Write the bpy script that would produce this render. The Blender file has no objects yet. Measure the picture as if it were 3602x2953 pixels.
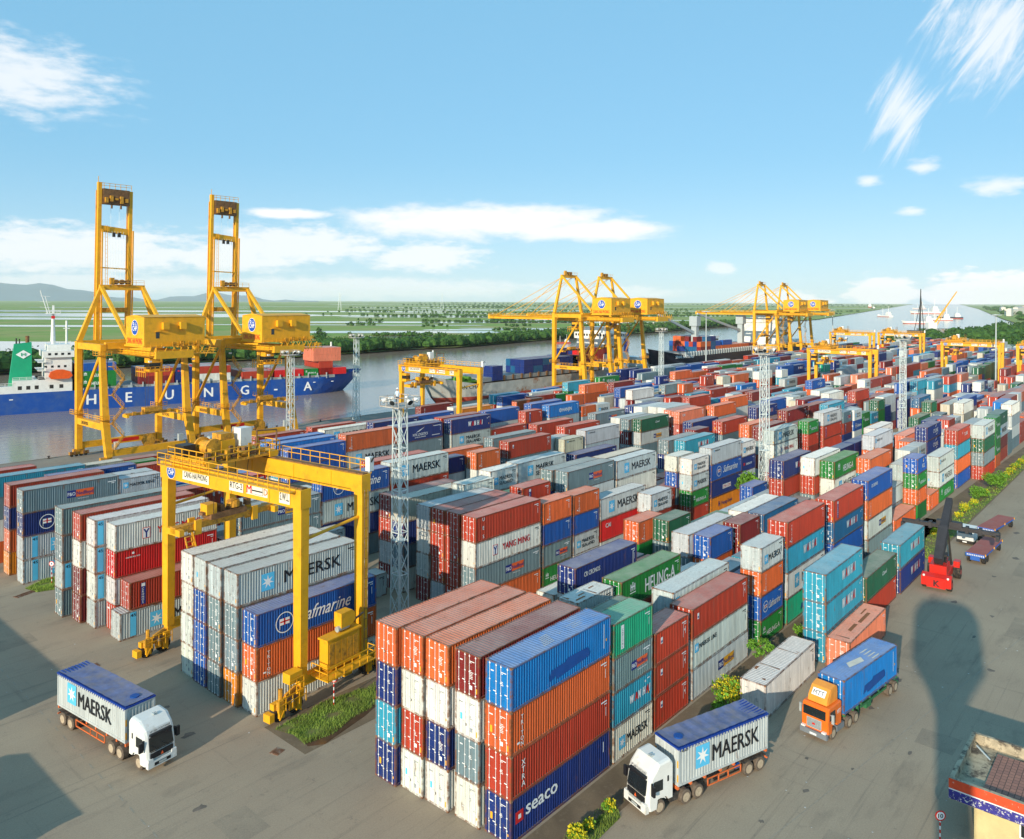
import bpy, math, random
from mathutils import Vector, Matrix
R_=math.radians
S=bpy.context.scene
# ---------------------------------------------------------------- camera
cam_d=bpy.data.cameras.new('camera'); cam=bpy.data.objects.new('camera',cam_d); S.collection.objects.link(cam); S.camera=cam
CP=Vector((-40.522,-35.146,37.648))
pt,ro,yw=R_(0.048),R_(0.243),R_(40.979)
fw=Vector((math.cos(yw)*math.cos(pt),math.sin(yw)*math.cos(pt),-math.sin(pt)))
rt=Vector((math.sin(yw),-math.cos(yw),0)); up=rt.cross(fw)
r2=rt*math.cos(ro)+up*math.sin(ro); u2=-rt*math.sin(ro)+up*math.cos(ro)
cam.matrix_world=Matrix(((r2.x,u2.x,-fw.x,CP.x),(r2.y,u2.y,-fw.y,CP.y),(r2.z,u2.z,-fw.z,CP.z),(0,0,0,1)))
cam_d.sensor_width=36; cam_d.lens=2738.6/3602*36; cam_d.shift_x=-0.0004; cam_d.shift_y=-0.1150
cam_d.clip_start=0.5; cam_d.clip_end=60000
# ---------------------------------------------------------------- world, sun, exposure
SUN_AZ=R_(192.5); SUN_EL=R_(17.4)      # direction towards the sun, from +X
SUN_W=3.0; SKY_S=0.130
W=bpy.data.worlds.new('World'); S.world=W; W.use_nodes=True
nt=W.node_tree; N=nt.nodes; Lk=nt.links
for n in list(N): N.remove(n)
def nd(t,**k):
    n=N.new(t)
    for a,b in k.items(): setattr(n,a,b)
    return n
def mth(op,a,b=None,c=None,clamp=False):
    n=N.new('ShaderNodeMath'); n.operation=op; n.use_clamp=clamp
    for i,v in enumerate((a,b,c)):
        if v is None: continue
        if isinstance(v,(int,float)): n.inputs[i].default_value=v
        else: Lk.new(v,n.inputs[i])
    return n.outputs[0]
sky=nd('ShaderNodeTexSky',sky_type='NISHITA',sun_disc=False,sun_elevation=SUN_EL,altitude=0,air_density=1.0,dust_density=0.3,ozone_density=2.5)
sky.sun_rotation=math.pi/2-SUN_AZ
hs=nd('ShaderNodeHueSaturation'); hs.inputs['Saturation'].default_value=1.0; hs.inputs['Hue'].default_value=0.5; Lk.new(sky.outputs[0],hs.inputs['Color'])
tint=nd('ShaderNodeMix',data_type='RGBA',blend_type='MULTIPLY'); tint.inputs['Factor'].default_value=1; tint.inputs[7].default_value=(1,1,1,1)
Lk.new(hs.outputs[0],tint.inputs[6])
tc=nd('ShaderNodeTexCoord'); sp=nd('ShaderNodeSeparateXYZ'); Lk.new(tc.outputs['Generated'],sp.inputs[0])
X_,Y_,Z_=sp.outputs
az=mth('MULTIPLY',mth('SUBTRACT',mth('ARCTAN2',Y_,X_),yw),-180/math.pi)     # degrees to the right of the view axis
el=mth('MULTIPLY',mth('ARCSINE',Z_),180/math.pi)
cv=nd('ShaderNodeCombineXYZ'); Lk.new(mth('MULTIPLY',az,.11),cv.inputs[0]); Lk.new(mth('MULTIPLY',el,.33),cv.inputs[1])
def noise(scale,det,rough,off=0,src=None,dist=0):
    mp=nd('ShaderNodeMapping'); mp.inputs['Location'].default_value=(off,off*.7,off*.3); Lk.new(src or cv.outputs[0],mp.inputs[0])
    n=nd('ShaderNodeTexNoise'); n.inputs['Scale'].default_value=scale; n.inputs['Detail'].default_value=det; n.inputs['Roughness'].default_value=rough; n.inputs['Distortion'].default_value=dist
    Lk.new(mp.outputs[0],n.inputs['Vector']); return n.outputs['Fac']
n1=noise(2.2,9,.66,3.1); n2=noise(5.2,9,.62,9.7); 
cw=nd('ShaderNodeCombineXYZ'); Lk.new(mth('ADD',mth('MULTIPLY',az,.045),mth('MULTIPLY',el,.075)),cw.inputs[0]); Lk.new(mth('SUBTRACT',mth('MULTIPLY',el,.30),mth('MULTIPLY',az,.42)),cw.inputs[1])
n3=noise(1.5,8,.7,5.2,cw.outputs[0],.6)
def blob(a0,e0,ra,re,flat=None):
    # 1 at the centre of a cloud seen at azimuth a0, elevation e0 (degrees), 0 at its rim
    dx=mth('DIVIDE',mth('SUBTRACT',az,a0),ra); dy=mth('DIVIDE',mth('SUBTRACT',el,e0),re)
    if flat: 
        dn=mth('DIVIDE',mth('SUBTRACT',el,e0),flat)
        dy=mth('MAXIMUM',dy,mth('MULTIPLY',dn,-1))
    return mth('SUBTRACT',1,mth('SQRT',mth('ADD',mth('MULTIPLY',dx,dx),mth('MULTIPLY',dy,dy))))
def cl(blobs,nz,amp,lo,hi):
    m=blobs[0]
    for b in blobs[1:]: m=mth('MAXIMUM',m,b)
    v=mth('ADD',m,mth('MULTIPLY',mth('SUBTRACT',nz,.5),amp))
    mr=nd('ShaderNodeMapRange',interpolation_type='SMOOTHSTEP'); mr.inputs[1].default_value=lo; mr.inputs[2].default_value=hi; Lk.new(v,mr.inputs[0]); return mr.outputs[0]
dA=cl([blob(-2.5,5.75,14,1.75),blob(-16,6.1,4.2,.5),blob(6,5.2,8,1.1)],n1,1.3,.05,.62)
dB=cl([blob(-15.3,3.6,8.5,2.2,1.3),blob(-6.5,3.0,5,1.9,1.3),blob(-19.5,2.7,7,1.6,1.0),blob(-30,3.1,12,2.2,2.0)],n2,1.7,.0,.62)
dC=cl([blob(-11,.9,17,1.1),blob(-27,1.0,14,.9),blob(6.5,.55,7,1.0,.8),blob(15,2.4,1.5,.7)],n2,1.3,.05,.6)
dD=cl([blob(25.4,.35,2.7,1.8,.6),blob(31.5,.2,5.0,2.2,.8),blob(19,.1,4,.8,.6)],n2,1.3,.05,.34)
dE=cl([blob(-33,13.5,8.5,3.2),blob(27.8,8.8,1.3,.7),blob(31.8,7.3,2.3,.9),blob(27,6.0,1.2,.45),blob(24.6,8.1,1.2,.5)],n2,1.5,.05,.9)
dF=mth('MULTIPLY',cl([blob(31.5,17.5,6,7),blob(26.5,12.5,3.0,4.5)],n3,2.6,.25,1.0),.75)
dens=mth('MAXIMUM',mth('MAXIMUM',mth('MULTIPLY',dA,.95),mth('MULTIPLY',dB,.80)),mth('MAXIMUM',mth('MULTIPLY',dC,.62),mth('MAXIMUM',mth('MULTIPLY',dD,.97),mth('MAXIMUM',mth('MULTIPLY',dE,.75),dF))),)
gr=nd('ShaderNodeMapRange',interpolation_type='SMOOTHSTEP'); gr.inputs[1].default_value=-1; gr.inputs[2].default_value=11; Lk.new(el,gr.inputs[0])
air=nd('ShaderNodeMix',data_type='RGBA'); Lk.new(gr.outputs[0],air.inputs['Factor']); air.inputs[6].default_value=(1.75,2.9,3.8,1); air.inputs[7].default_value=(.95,2.35,3.45,1)
blend=nd('ShaderNodeMix',data_type='RGBA'); blend.inputs['Factor'].default_value=.82; Lk.new(tint.outputs[2],blend.inputs[6]); Lk.new(air.outputs[2],blend.inputs[7])
mxc=nd('ShaderNodeMix',data_type='RGBA'); Lk.new(dens,mxc.inputs['Factor']); Lk.new(blend.outputs[2],mxc.inputs[6]); mxc.inputs[7].default_value=(4.6,4.6,4.6,1)
bg=nd('ShaderNodeBackground'); bg.inputs['Strength'].default_value=SKY_S; Lk.new(mxc.outputs[2],bg.inputs['Color'])
wo=nd('ShaderNodeOutputWorld'); Lk.new(bg.outputs[0],wo.inputs['Surface'])
sl=bpy.data.lights.new('sun','SUN'); sun=bpy.data.objects.new('sun',sl); S.collection.objects.link(sun)
sl.energy=SUN_W; sl.angle=R_(0.5); sl.color=(1.0,0.885,0.70)
sd=Vector((math.cos(SUN_EL)*math.cos(SUN_AZ),math.cos(SUN_EL)*math.sin(SUN_AZ),math.sin(SUN_EL)))
sun.rotation_euler=(-sd).to_track_quat('-Z','Y').to_euler(); sun.location=(-80,-60,120)
S.view_settings.view_transform='Standard'; S.view_settings.look='None'; S.view_settings.gamma=1; S.view_settings.use_curve_mapping=False
S.view_settings.exposure=0.85
S.render.engine='CYCLES'; S.cycles.max_bounces=6; S.cycles.transparent_max_bounces=8; S.cycles.diffuse_bounces=3; S.cycles.glossy_bounces=2; S.cycles.volume_bounces=1
S.cycles.use_denoising=True
# ---------------------------------------------------------------- helpers
def lin(h):
    h=h.lstrip('#'); o=[]
    for i in (0,2,4):
        c=int(h[i:i+2],16)/255; o.append(c/12.92 if c<.04045 else ((c+.055)/1.055)**2.4)
    return (*o,1)
MATS={}
def mat(name,col,rough=.55,metal=0,var=.12,vs=1.2,bump=0,emit=None,spec=.4,dark=None,ds=.6,dt=(.5,.7)):
    if name in MATS: return MATS[name]
    m=bpy.data.materials.new(name); m.use_nodes=True; t=m.node_tree; b=t.nodes['Principled BSDF']
    if isinstance(col,str): col=lin(col)
    col=(*col[:3],1)
    b.inputs['Roughness'].default_value=rough; b.inputs['Metallic'].default_value=metal; b.inputs['Specular IOR Level'].default_value=spec
    tcn=t.nodes.new('ShaderNodeTexCoord'); nz=t.nodes.new('ShaderNodeTexNoise'); nz.inputs['Scale'].default_value=vs; nz.inputs['Detail'].default_value=6; nz.inputs['Roughness'].default_value=.65
    t.links.new(tcn.outputs['Object'],nz.inputs['Vector'])
    mr=t.nodes.new('ShaderNodeMapRange'); mr.inputs[1].default_value=.3; mr.inputs[2].default_value=.7; mr.inputs[3].default_value=1-var; mr.inputs[4].default_value=1+var; t.links.new(nz.outputs['Fac'],mr.inputs[0])
    mx=t.nodes.new('ShaderNodeVectorMath'); mx.operation='SCALE'; mx.inputs[0].default_value=col[:3]; t.links.new(mr.outputs[0],mx.inputs['Scale'])
    out=mx.outputs[0]
    if dark:
        n2=t.nodes.new('ShaderNodeTexNoise'); n2.inputs['Scale'].default_value=ds; n2.inputs['Detail'].default_value=7; n2.inputs['Roughness'].default_value=.7; t.links.new(tcn.outputs['Object'],n2.inputs['Vector'])
        m2=t.nodes.new('ShaderNodeMapRange'); m2.inputs[1].default_value=dt[0]; m2.inputs[2].default_value=dt[1]; t.links.new(n2.outputs['Fac'],m2.inputs[0])
        mm=t.nodes.new('ShaderNodeMix'); mm.data_type='RGBA'; t.links.new(m2.outputs[0],mm.inputs['Factor']); t.links.new(out,mm.inputs[6]); mm.inputs[7].default_value=lin(dark) if isinstance(dark,str) else (*dark[:3],1)
        out=mm.outputs[2]
    t.links.new(out,b.inputs['Base Color'])
    if bump:
        bp=t.nodes.new('ShaderNodeBump'); bp.inputs['Strength'].default_value=bump; bp.inputs['Distance'].default_value=.05; t.links.new(nz.outputs['Fac'],bp.inputs['Height']); t.links.new(bp.outputs[0],b.inputs['Normal'])
    if emit: b.inputs['Emission Color'].default_value=col; b.inputs['Emission Strength'].default_value=emit
    MATS[name]=m; return m
class MB:
    def __init__(s): s.v=[];s.f=[];s.m=[];s.ms=[]
    def mi(s,m):
        if m not in s.ms: s.ms.append(m)
        return s.ms.index(m)
    def poly(s,pts,faces,m,T=None):
        b=len(s.v)
        for p in pts: s.v.append(tuple(T@Vector(p)) if T is not None else tuple(p))
        i=s.mi(m)
        for f in faces: s.f.append([b+q for q in f]); s.m.append(i)
        return s
    def box(s,x0,x1,y0,y1,z0,z1,m,T=None):
        return s.poly([(x0,y0,z0),(x1,y0,z0),(x1,y1,z0),(x0,y1,z0),(x0,y0,z1),(x1,y0,z1),(x1,y1,z1),(x0,y1,z1)],[(0,3,2,1),(4,5,6,7),(0,1,5,4),(1,2,6,5),(2,3,7,6),(3,0,4,7)],m,T)
    def beam(s,p,q,w,h,m,w2=None,h2=None,upv=(0,0,1)):
        p=Vector(p);q=Vector(q);d=(q-p).normalized();u=Vector(upv)
        if abs(d.dot(u))>.95: u=Vector((1,0,0))
        a=d.cross(u).normalized(); b=a.cross(d); w2=w if w2 is None else w2; h2=h if h2 is None else h2
        P=[p+a*i*w/2+b*j*h/2 for i,j in ((-1,-1),(1,-1),(1,1),(-1,1))]+[q+a*i*w2/2+b*j*h2/2 for i,j in ((-1,-1),(1,-1),(1,1),(-1,1))]
        return s.poly(P,[(0,1,2,3),(7,6,5,4),(0,4,5,1),(1,5,6,2),(2,6,7,3),(3,7,4,0)],m)
    def tube(s,p,q,r,m,n=8,r2=None,cap=True):
        p=Vector(p);q=Vector(q);d=(q-p).normalized();u=Vector((0,0,1)) if abs(d.z)<.9 else Vector((1,0,0))
        a=d.cross(u).normalized();b=a.cross(d);r2=r if r2 is None else r2
        P=[p+(a*math.cos(6.28319*i/n)+b*math.sin(6.28319*i/n))*r for i in range(n)]+[q+(a*math.cos(6.28319*i/n)+b*math.sin(6.28319*i/n))*r2 for i in range(n)]
        F=[(i,(i+1)%n,n+(i+1)%n,n+i) for i in range(n)]
        if cap: F+=[tuple(range(n-1,-1,-1)),tuple(range(n,2*n))]
        return s.poly(P,F,m)
    def prism(s,pts,axis,a0,a1,m):
        # pts: outline in the two other axes; axis 0/1/2
        def mk(t,a):
            t=list(t); t.insert(axis,a); return t
        n=len(pts); P=[mk(t,a0) for t in pts]+[mk(t,a1) for t in pts]
        return s.poly(P,[(i,(i+1)%n,n+(i+1)%n,n+i) for i in range(n)]+[tuple(range(n-1,-1,-1)),tuple(range(n,2*n))],m)
    def lath(s,c,prof,axis,m,n=16,sc=(1,1)):
        # prof: list of (r, t) turned about axis through c
        P=[]
        for r,t in prof:
            for i in range(n):
                a=6.28319*i/n; q=[r*math.cos(a)*sc[0],r*math.sin(a)*sc[1]]; q.insert(axis,t); P.append((c[0]+q[0],c[1]+q[1],c[2]+q[2]))
        k=len(prof); F=[(j*n+i,j*n+(i+1)%n,(j+1)*n+(i+1)%n,(j+1)*n+i) for j in range(k-1) for i in range(n)]
        F+=[tuple(range(n-1,-1,-1)),tuple(range((k-1)*n,k*n))]
        return s.poly(P,F,m)
    def rail(s,pts,m,h=1.1,step=2.0,r=.035):
        for a,b in zip(pts,pts[1:]):
            a=Vector(a);b=Vector(b);L=(b-a).length;k=max(1,int(L/step))
            for i in range(k+1):
                p=a.lerp(b,i/k); s.beam(p,p+Vector((0,0,h)),r*2,r*2,m)
            for z in (h,h*.55): s.beam(a+Vector((0,0,z)),b+Vector((0,0,z)),r*2,r*2,m)
        return s
    def add(s,o,T=None):
        b=len(s.v)
        s.v+= [tuple(T@Vector(p)) for p in o.v] if T is not None else o.v
        mp=[s.mi(m) for m in o.ms]
        s.f+=[[b+q for q in f] for f in o.f]; s.m+=[mp[i] for i in o.m]
        return s
    def mesh(s,name,smooth=False):
        me=bpy.data.meshes.new(name); me.from_pydata(s.v,[],s.f)
        for m in s.ms: me.materials.append(m)
        me.polygons.foreach_set('material_index',s.m)
        if smooth: me.polygons.foreach_set('use_smooth',[True]*len(s.f))
        me.update(); return me
    def build(s,name,parent=None,smooth=False,loc=None):
        return link(name,s.mesh(name,smooth),parent,loc)
def link(name,me,parent=None,loc=None):
    o=bpy.data.objects.new(name,me); S.collection.objects.link(o)
    if parent: o.parent=parent
    if loc: o.location=loc
    return o
def tag(o,label=None,cat=None,group=None,kind=None):
    if label: o['label']=label
    if cat: o['category']=cat
    if group: o['group']=group
    if kind: o['kind']=kind
    return o
def empty(name,loc=(0,0,0),rz=0,label=None,cat=None,group=None):
    o=bpy.data.objects.new(name,None); S.collection.objects.link(o); o.location=loc; o.rotation_euler=(0,0,rz); o.empty_display_size=.5
    return tag(o,label,cat,group)
def kids(o): return [c for c in S.collection.objects if c.parent==o]
KID={}
def copy_tree(o,parent=None):
    c=o.copy(); S.collection.objects.link(c); c.parent=parent
    if o.name not in KID: KID[o.name]=kids(o)
    for ch in KID[o.name]: copy_tree(ch,c)
    return c
def text(s,h,m,bold=0,italic=0,width=None,serif=False,vertical=False):
    # flat letters standing in the XZ plane facing -Y, lower left corner at the origin
    if vertical:
        o=MB(); z=0
        for ch in reversed(s):
            if ch!=' ': 
                t=text(ch,h,m,bold); w=max(p[0] for p in t.v); o.add(t,Matrix.Translation((h*.35-w/2,0,z)))
            z+=h*1.22
        return o
    cu=bpy.data.curves.new('t','FONT'); cu.body=s; cu.size=h/.7; cu.offset=0; cu.shear=italic; cu.resolution_u=2
    ob=bpy.data.objects.new('t',cu); S.collection.objects.link(ob); dg=bpy.context.evaluated_depsgraph_get()
    me=bpy.data.meshes.new_from_object(ob.evaluated_get(dg))
    o=MB(); xs=[v.co.x for v in me.vertices] or [0]; x0=min(xs); w=max(xs)-x0 or 1; k=(width/w) if width else 1
    FF=[tuple(p.vertices) for p in me.polygons]; st=bold*h*.6
    for i,(sx,sz) in enumerate(((0,0),(-st,0),(st,0),(-st/2,st/2),(st/2,-st/2)) if bold else ((0,0),)):
        o.poly([((v.co.x-x0)*k+sx,-.0012*i,v.co.y+sz) for v in me.vertices],FF,m)
    bpy.data.objects.remove(ob); bpy.data.meshes.remove(me); bpy.data.curves.remove(cu)
    return o
def TR(x,y,z): return Matrix.Translation((x,y,z))
def RZ(a): return Matrix.Rotation(a,4,'Z')
# ---------------------------------------------------------------- container paint
def paint(name,src,frame=False):
    m=bpy.data.materials.new(name); m.use_nodes=True; t=m.node_tree; b=t.nodes['Principled BSDF']; n=t.nodes.new; l=t.links.new
    b.inputs['Roughness'].default_value=.5; b.inputs['Specular IOR Level'].default_value=.35
    if src=='obj': c=n('ShaderNodeObjectInfo').outputs['Color']
    else:
        a=n('ShaderNodeAttribute'); a.attribute_name='Col'; c=a.outputs['Color']
    g=n('ShaderNodeNewGeometry'); tcn=n('ShaderNodeTexCoord')
    mp=n('ShaderNodeMapping'); mp.inputs['Scale'].default_value=(1,1,.35); l(g.outputs['Position'],mp.inputs[0])
    def nz(s,d,vec):
        q=n('ShaderNodeTexNoise'); q.inputs['Scale'].default_value=s; q.inputs['Detail'].default_value=d; q.inputs['Roughness'].default_value=.7; l(vec,q.inputs['Vector']); return q.outputs['Fac']
    def mr(v,a,b_,c_,d_):
        q=n('ShaderNodeMapRange'); q.inputs[1].default_value=a;q.inputs[2].default_value=b_;q.inputs[3].default_value=c_;q.inputs[4].default_value=d_; l(v,q.inputs[0]); return q.outputs[0]
    def mix(f,x,y,col=None):
        q=n('ShaderNodeMix'); q.data_type='RGBA'; l(f,q.inputs['Factor']); l(x,q.inputs[6])
        if col: q.inputs[7].default_value=col
        else: l(y,q.inputs[7])
        return q.outputs[2]
    v=mr(nz(.5,5,mp.outputs[0]),.3,.7,.86,1.12)
    s=n('ShaderNodeVectorMath'); s.operation='SCALE'; l(c,s.inputs[0]); l(v,s.inputs['Scale']); c=s.outputs[0]
    sp=n('ShaderNodeSeparateXYZ'); l(g.outputs['Normal'],sp.inputs[0])
    upm=mr(sp.outputs[2],.6,.9,0,1)
    mp2=n('ShaderNodeMapping'); mp2.inputs['Scale'].default_value=(3.5,3.5,.22); l(g.outputs['Position'],mp2.inputs[0])
    s2=n('ShaderNodeVectorMath'); s2.operation='SCALE'; l(c,s2.inputs[0]); l(mr(nz(1.3,6,mp2.outputs[0]),.35,.7,1.08,.72),s2.inputs['Scale']); c=s2.outputs[0]
    grime=mr(nz(.8,7,mp2.outputs[0]),.56,.74,0,.42); c=mix(grime,c,None,(.13,.10,.075,1))
    # sun-bleached, dusty roof paint
    roofn=mr(nz(.35,4,g.outputs['Position']),.3,.7,.20,.48)
    q=n('ShaderNodeMath'); q.operation='MULTIPLY'; l(upm,q.inputs[0]); l(roofn,q.inputs[1])
    c=mix(q.outputs[0],c,None,(.66,.57,.48,1))
    rust=mr(nz(1.1,8,mp.outputs[0]),.61,.70,0,.75) if not frame else mr(nz(1.6,6,g.outputs['Position']),.40,.60,.15,.9)
    c=mix(rust,c,None,(.17,.07,.03,1))
    l(c,b.inputs['Base Color']); return m
PAINT=paint('container_paint','obj'); FRAME=paint('container_frame_paint','obj',True); PAINTM=paint('container_paint_mass','att')
FADED=mat('faded_grey_lettering',(.30,.32,.33),.7,var=.3); WHITE=mat('white_lettering',(.82,.82,.80),.5,var=.05); BLACK=mat('black_lettering',(.012,.012,.015),.5,var=.05); RED=mat('red_lettering',(.62,.02,.02),.5); NAVY=mat('navy_lettering',(.015,.03,.20),.5)
LBLUE=mat('light_blue_panel',(.10,.50,.78),.5,var=.05); AMBER=mat('amber_lettering',(.85,.40,.02),.5); ORANGE=mat('orange_panel',(.85,.13,.03),.5); DGREEN=mat('green_panel',(.03,.20,.14),.5); DBLUE=mat('dark_blue_patch',(.005,.07,.30),.5)
ROD=mat('galvanised_rod',(.72,.72,.70),.45,.2); STICK=mat('dark_sticker',(.08,.06,.04),.8); RUST=mat('rusty_frame',(.22,.10,.05),.8,dark=(.42,.36,.28),ds=1.5); STAIN=mat('scraped_paint',(.70,.62,.50),.8); RUSTS=mat('rust_stain',(.30,.12,.05),.9)
COL=dict(o=(.66,.125,.03),r=(.42,.042,.018),R=(.60,.012,.012),m=(.20,.016,.016),w=(.70,.70,.64),g=(.47,.52,.52),s=(.155,.23,.25),b=(.006,.085,.36),B=(.003,.165,.50),n=(.008,.028,.16),t=(.025,.29,.42),T=(.008,.10,.22),e=(.010,.19,.03),E=(.008,.36,.20),k=(.012,.11,.055),y=(.70,.22,.01),c=(.56,.52,.40),p=(.72,.20,.11))
CN=dict(o='orange',r='brick red',R='bright red',m='maroon',w='white',g='light grey',s='slate grey',b='blue',B='bright blue',n='navy blue',t='turquoise blue',T='dark teal',e='green',E='sea green',k='dark green',y='amber',c='cream',p='salmon pink')
LN={2:6.06,4:12.19,5:13.72,3:9.2}; CW=2.44; CH=3.0
CF='OFF'
def body_mesh(L):
    b=MB(); P=PAINT; cs=.16; d=.075
    F=MATS['rusty_frame']
    # corner posts and rails
    for x in (0,L-cs):
        for y in (0,CW-cs): b.box(x,x+cs,y,y+cs,0,CH,FRAME)
    for y in (.0,CW-.1):
        b.box(cs,L-cs,y,y+.1,.0,.16,FRAME); b.box(cs,L-cs,y,y+.1,CH-.1,CH,FRAME)
    b.box(L-.1,L,cs,CW-cs,0,.16,FRAME); b.box(L-.1,L,cs,CW-cs,CH-.12,CH,FRAME)
    # corner castings stand 4 mm proud
    for x in (-.004,L-.174):
        for y in (-.004,CW-.174):
            for z in (-.0,CH-.12): b.box(x,x+.178,y,y+.178,z+.001,z+.119 if z==0 else z+.123,F)
    # corrugated long walls
    n=int(round((L-2*cs)/.28)); pit=(L-2*cs)/n
    for side in (0,1):
        pts=[]
        for i in range(n):
            x=cs+i*pit; a,c=(.03,.03+d)
            pts+=[(x,a),(x+pit*.32,a),(x+pit*.5,c),(x+pit*.82,c)]
        pts.append((cs+n*pit,.03))
        V=[];Fc=[]
        for x,y in pts:
            yy=y if side==0 else CW-y
            V+=[(x,yy,.16),(x,yy,CH-.1)]
        for i in range(len(pts)-1): Fc.append((2*i,2*i+2,2*i+3,2*i+1) if side==0 else (2*i,2*i+1,2*i+3,2*i+2))
        b.poly(V,Fc,P)
    # corrugated front wall at +X
    n2=8; pit=(CW-2*cs)/n2; V=[];Fc=[]; pts=[]
    for i in range(n2):
        y=cs+i*pit; pts+=[(y,.03),(y+pit*.32,.03),(y+pit*.5,.085),(y+pit*.82,.085)]
    pts.append((CW-cs,.03))
    for y,x in pts: V+=[(L-x,y,.16),(L-x,y,CH-.12)]
    for i in range(len(pts)-1): Fc.append((2*i,2*i+2,2*i+3,2*i+1))
    b.poly(V,Fc,P)
    # roof with shallow cross ribs
    n3=int(L/.32); pit=(L-.2)/n3; V=[];Fc=[]; pts=[]
    for i in range(n3):
        x=.1+i*pit; pts+=[(x,CH-.04),(x+pit*.45,CH-.04),(x+pit*.55,CH-.016),(x+pit*.9,CH-.016)]
    pts.append((L-.1,CH-.04))
    for x,z in pts: V+=[(x,.1,z),(x,CW-.1,z)]
    for i in range(len(pts)-1): Fc.append((2*i,2*i+2,2*i+3,2*i+1))
    b.poly(V,Fc,P)
    b.poly([(0,.1,.02),(L,.1,.02),(L,CW-.1,.02),(0,CW-.1,.02)],[(0,1,2,3)],P)
    # door sill and header
    b.box(0,.1,cs,CW-cs,0,.14,FRAME); b.box(0,.1,cs,CW-cs,CH-.1,CH,FRAME)
    return b.mesh('shipping_container')
def door_mesh(side,light,var=0):
    b=MB(); P=PAINT; y0,y1=(.165,1.215) if side==0 else (1.225,2.275)
    b.box(.03,.07,y0,y1,.145,CH-.105,P)
    for y in (y0,y1-.07): b.box(.008,.031,y,y+.07,.145,CH-.105,P)
    for z in (.145,.62,1.1,1.58,2.06,2.54,CH-.165): b.box(.012,.0305,y0+.07,y1-.07,z,z+.06,P)
    R=WHITE if not light else ROD
    for y in (y0+.2,y1-.24):
        b.tube((-.012,y,.06),(-.012,y,CH-.04),.018,R,6)
        for z in (.12,.85,1.7,CH-.2): b.box(-.02,.012,y-.06,y+.06,z,z+.07,R)
        b.box(-.035,-.012,y-.02,y+.25 if y<y0+.5 else y+.04,1.02,1.08,R)
    M=WHITE if not light else FADED
    if side==0:   # right-hand leaf as seen: number block
        rv=random.Random(40+var); b.box(.004,.0075,y1-.72,y1-.2,2.46,2.51,M); b.box(.004,.0075,y1-.42,y1-.2,2.36,2.405,M)
        zz=rv.choice((1.95,1.8,1.6))
        for i in range(rv.choice((3,4,6,7))):
            w=rv.uniform(.14,.4); a0=y1-.2-rv.choice((0,.04)); b.box(.004,.0075,a0-w,a0,zz,zz+.045,M); zz-=.11
        if rv.random()<.6: b.box(.004,.0075,y0+.06,y0+.16,rv.uniform(.3,.6),.7,AMBER)
        if rv.random()<.4: b.box(.004,.0078,y1-.5,y1-.25,.5,.78,M)
    else:
        rv=random.Random(80+var); 
        if rv.random()<.7: b.box(.004,.0075,y0+.45,y0+.45+rv.uniform(.15,.4),2.33,2.41,M)
        if rv.random()<.5: b.box(.004,.0075,y0+.5,y0+.7,rv.uniform(.9,1.5),1.6,LBLUE if light else AMBER)
        if rv.random()<.5: b.box(.004,.0075,y0+.05,y0+.15,.8,.98,STICK)
    return b.mesh('door')
STAR=None
def star(x,z,s,m=None):
    o=MB(); o.poly([(x,0,z),(x+s*.86,0,z),(x+s*.86,0,z+s),(x,0,z+s)],[(0,1,2,3)],m or LBLUE)
    cx,cz=x+s*.43,z+s*.5; P=[(cx,-.006,cz)]
    for i in range(14):
        r=s*(.40 if i%2==0 else .15); a=math.pi/2+i*math.pi/7; P.append((cx+r*math.cos(a),-.006,cz+r*math.sin(a)))
    o.poly(P,[(0,(i)%14+1,(i+1)%14+1) for i in range(14)],WHITE); return o
def rect(o,x0,z0,x1,z1,m,y=0): o.poly([(x0,y,z0),(x1,y,z0),(x1,y,z1),(x0,y,z1)],[(0,1,2,3)],m)
def ring(o,cx,cz,r,w,m,y=0,n=24):
    P=[];F=[]
    for i in range(n):
        a=6.28319*i/n; P+=[(cx+r*math.cos(a),y,cz+r*math.sin(a)),(cx+(r-w)*math.cos(a),y,cz+(r-w)*math.sin(a))]
    for i in range(n): F.append((2*i,2*((i+1)%n),2*((i+1)%n)+1,2*i+1))
    o.poly(P,F,m)
def put(o,t,x,z,y=0): o.add(t,TR(x,y,z))
LOGO={}
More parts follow.
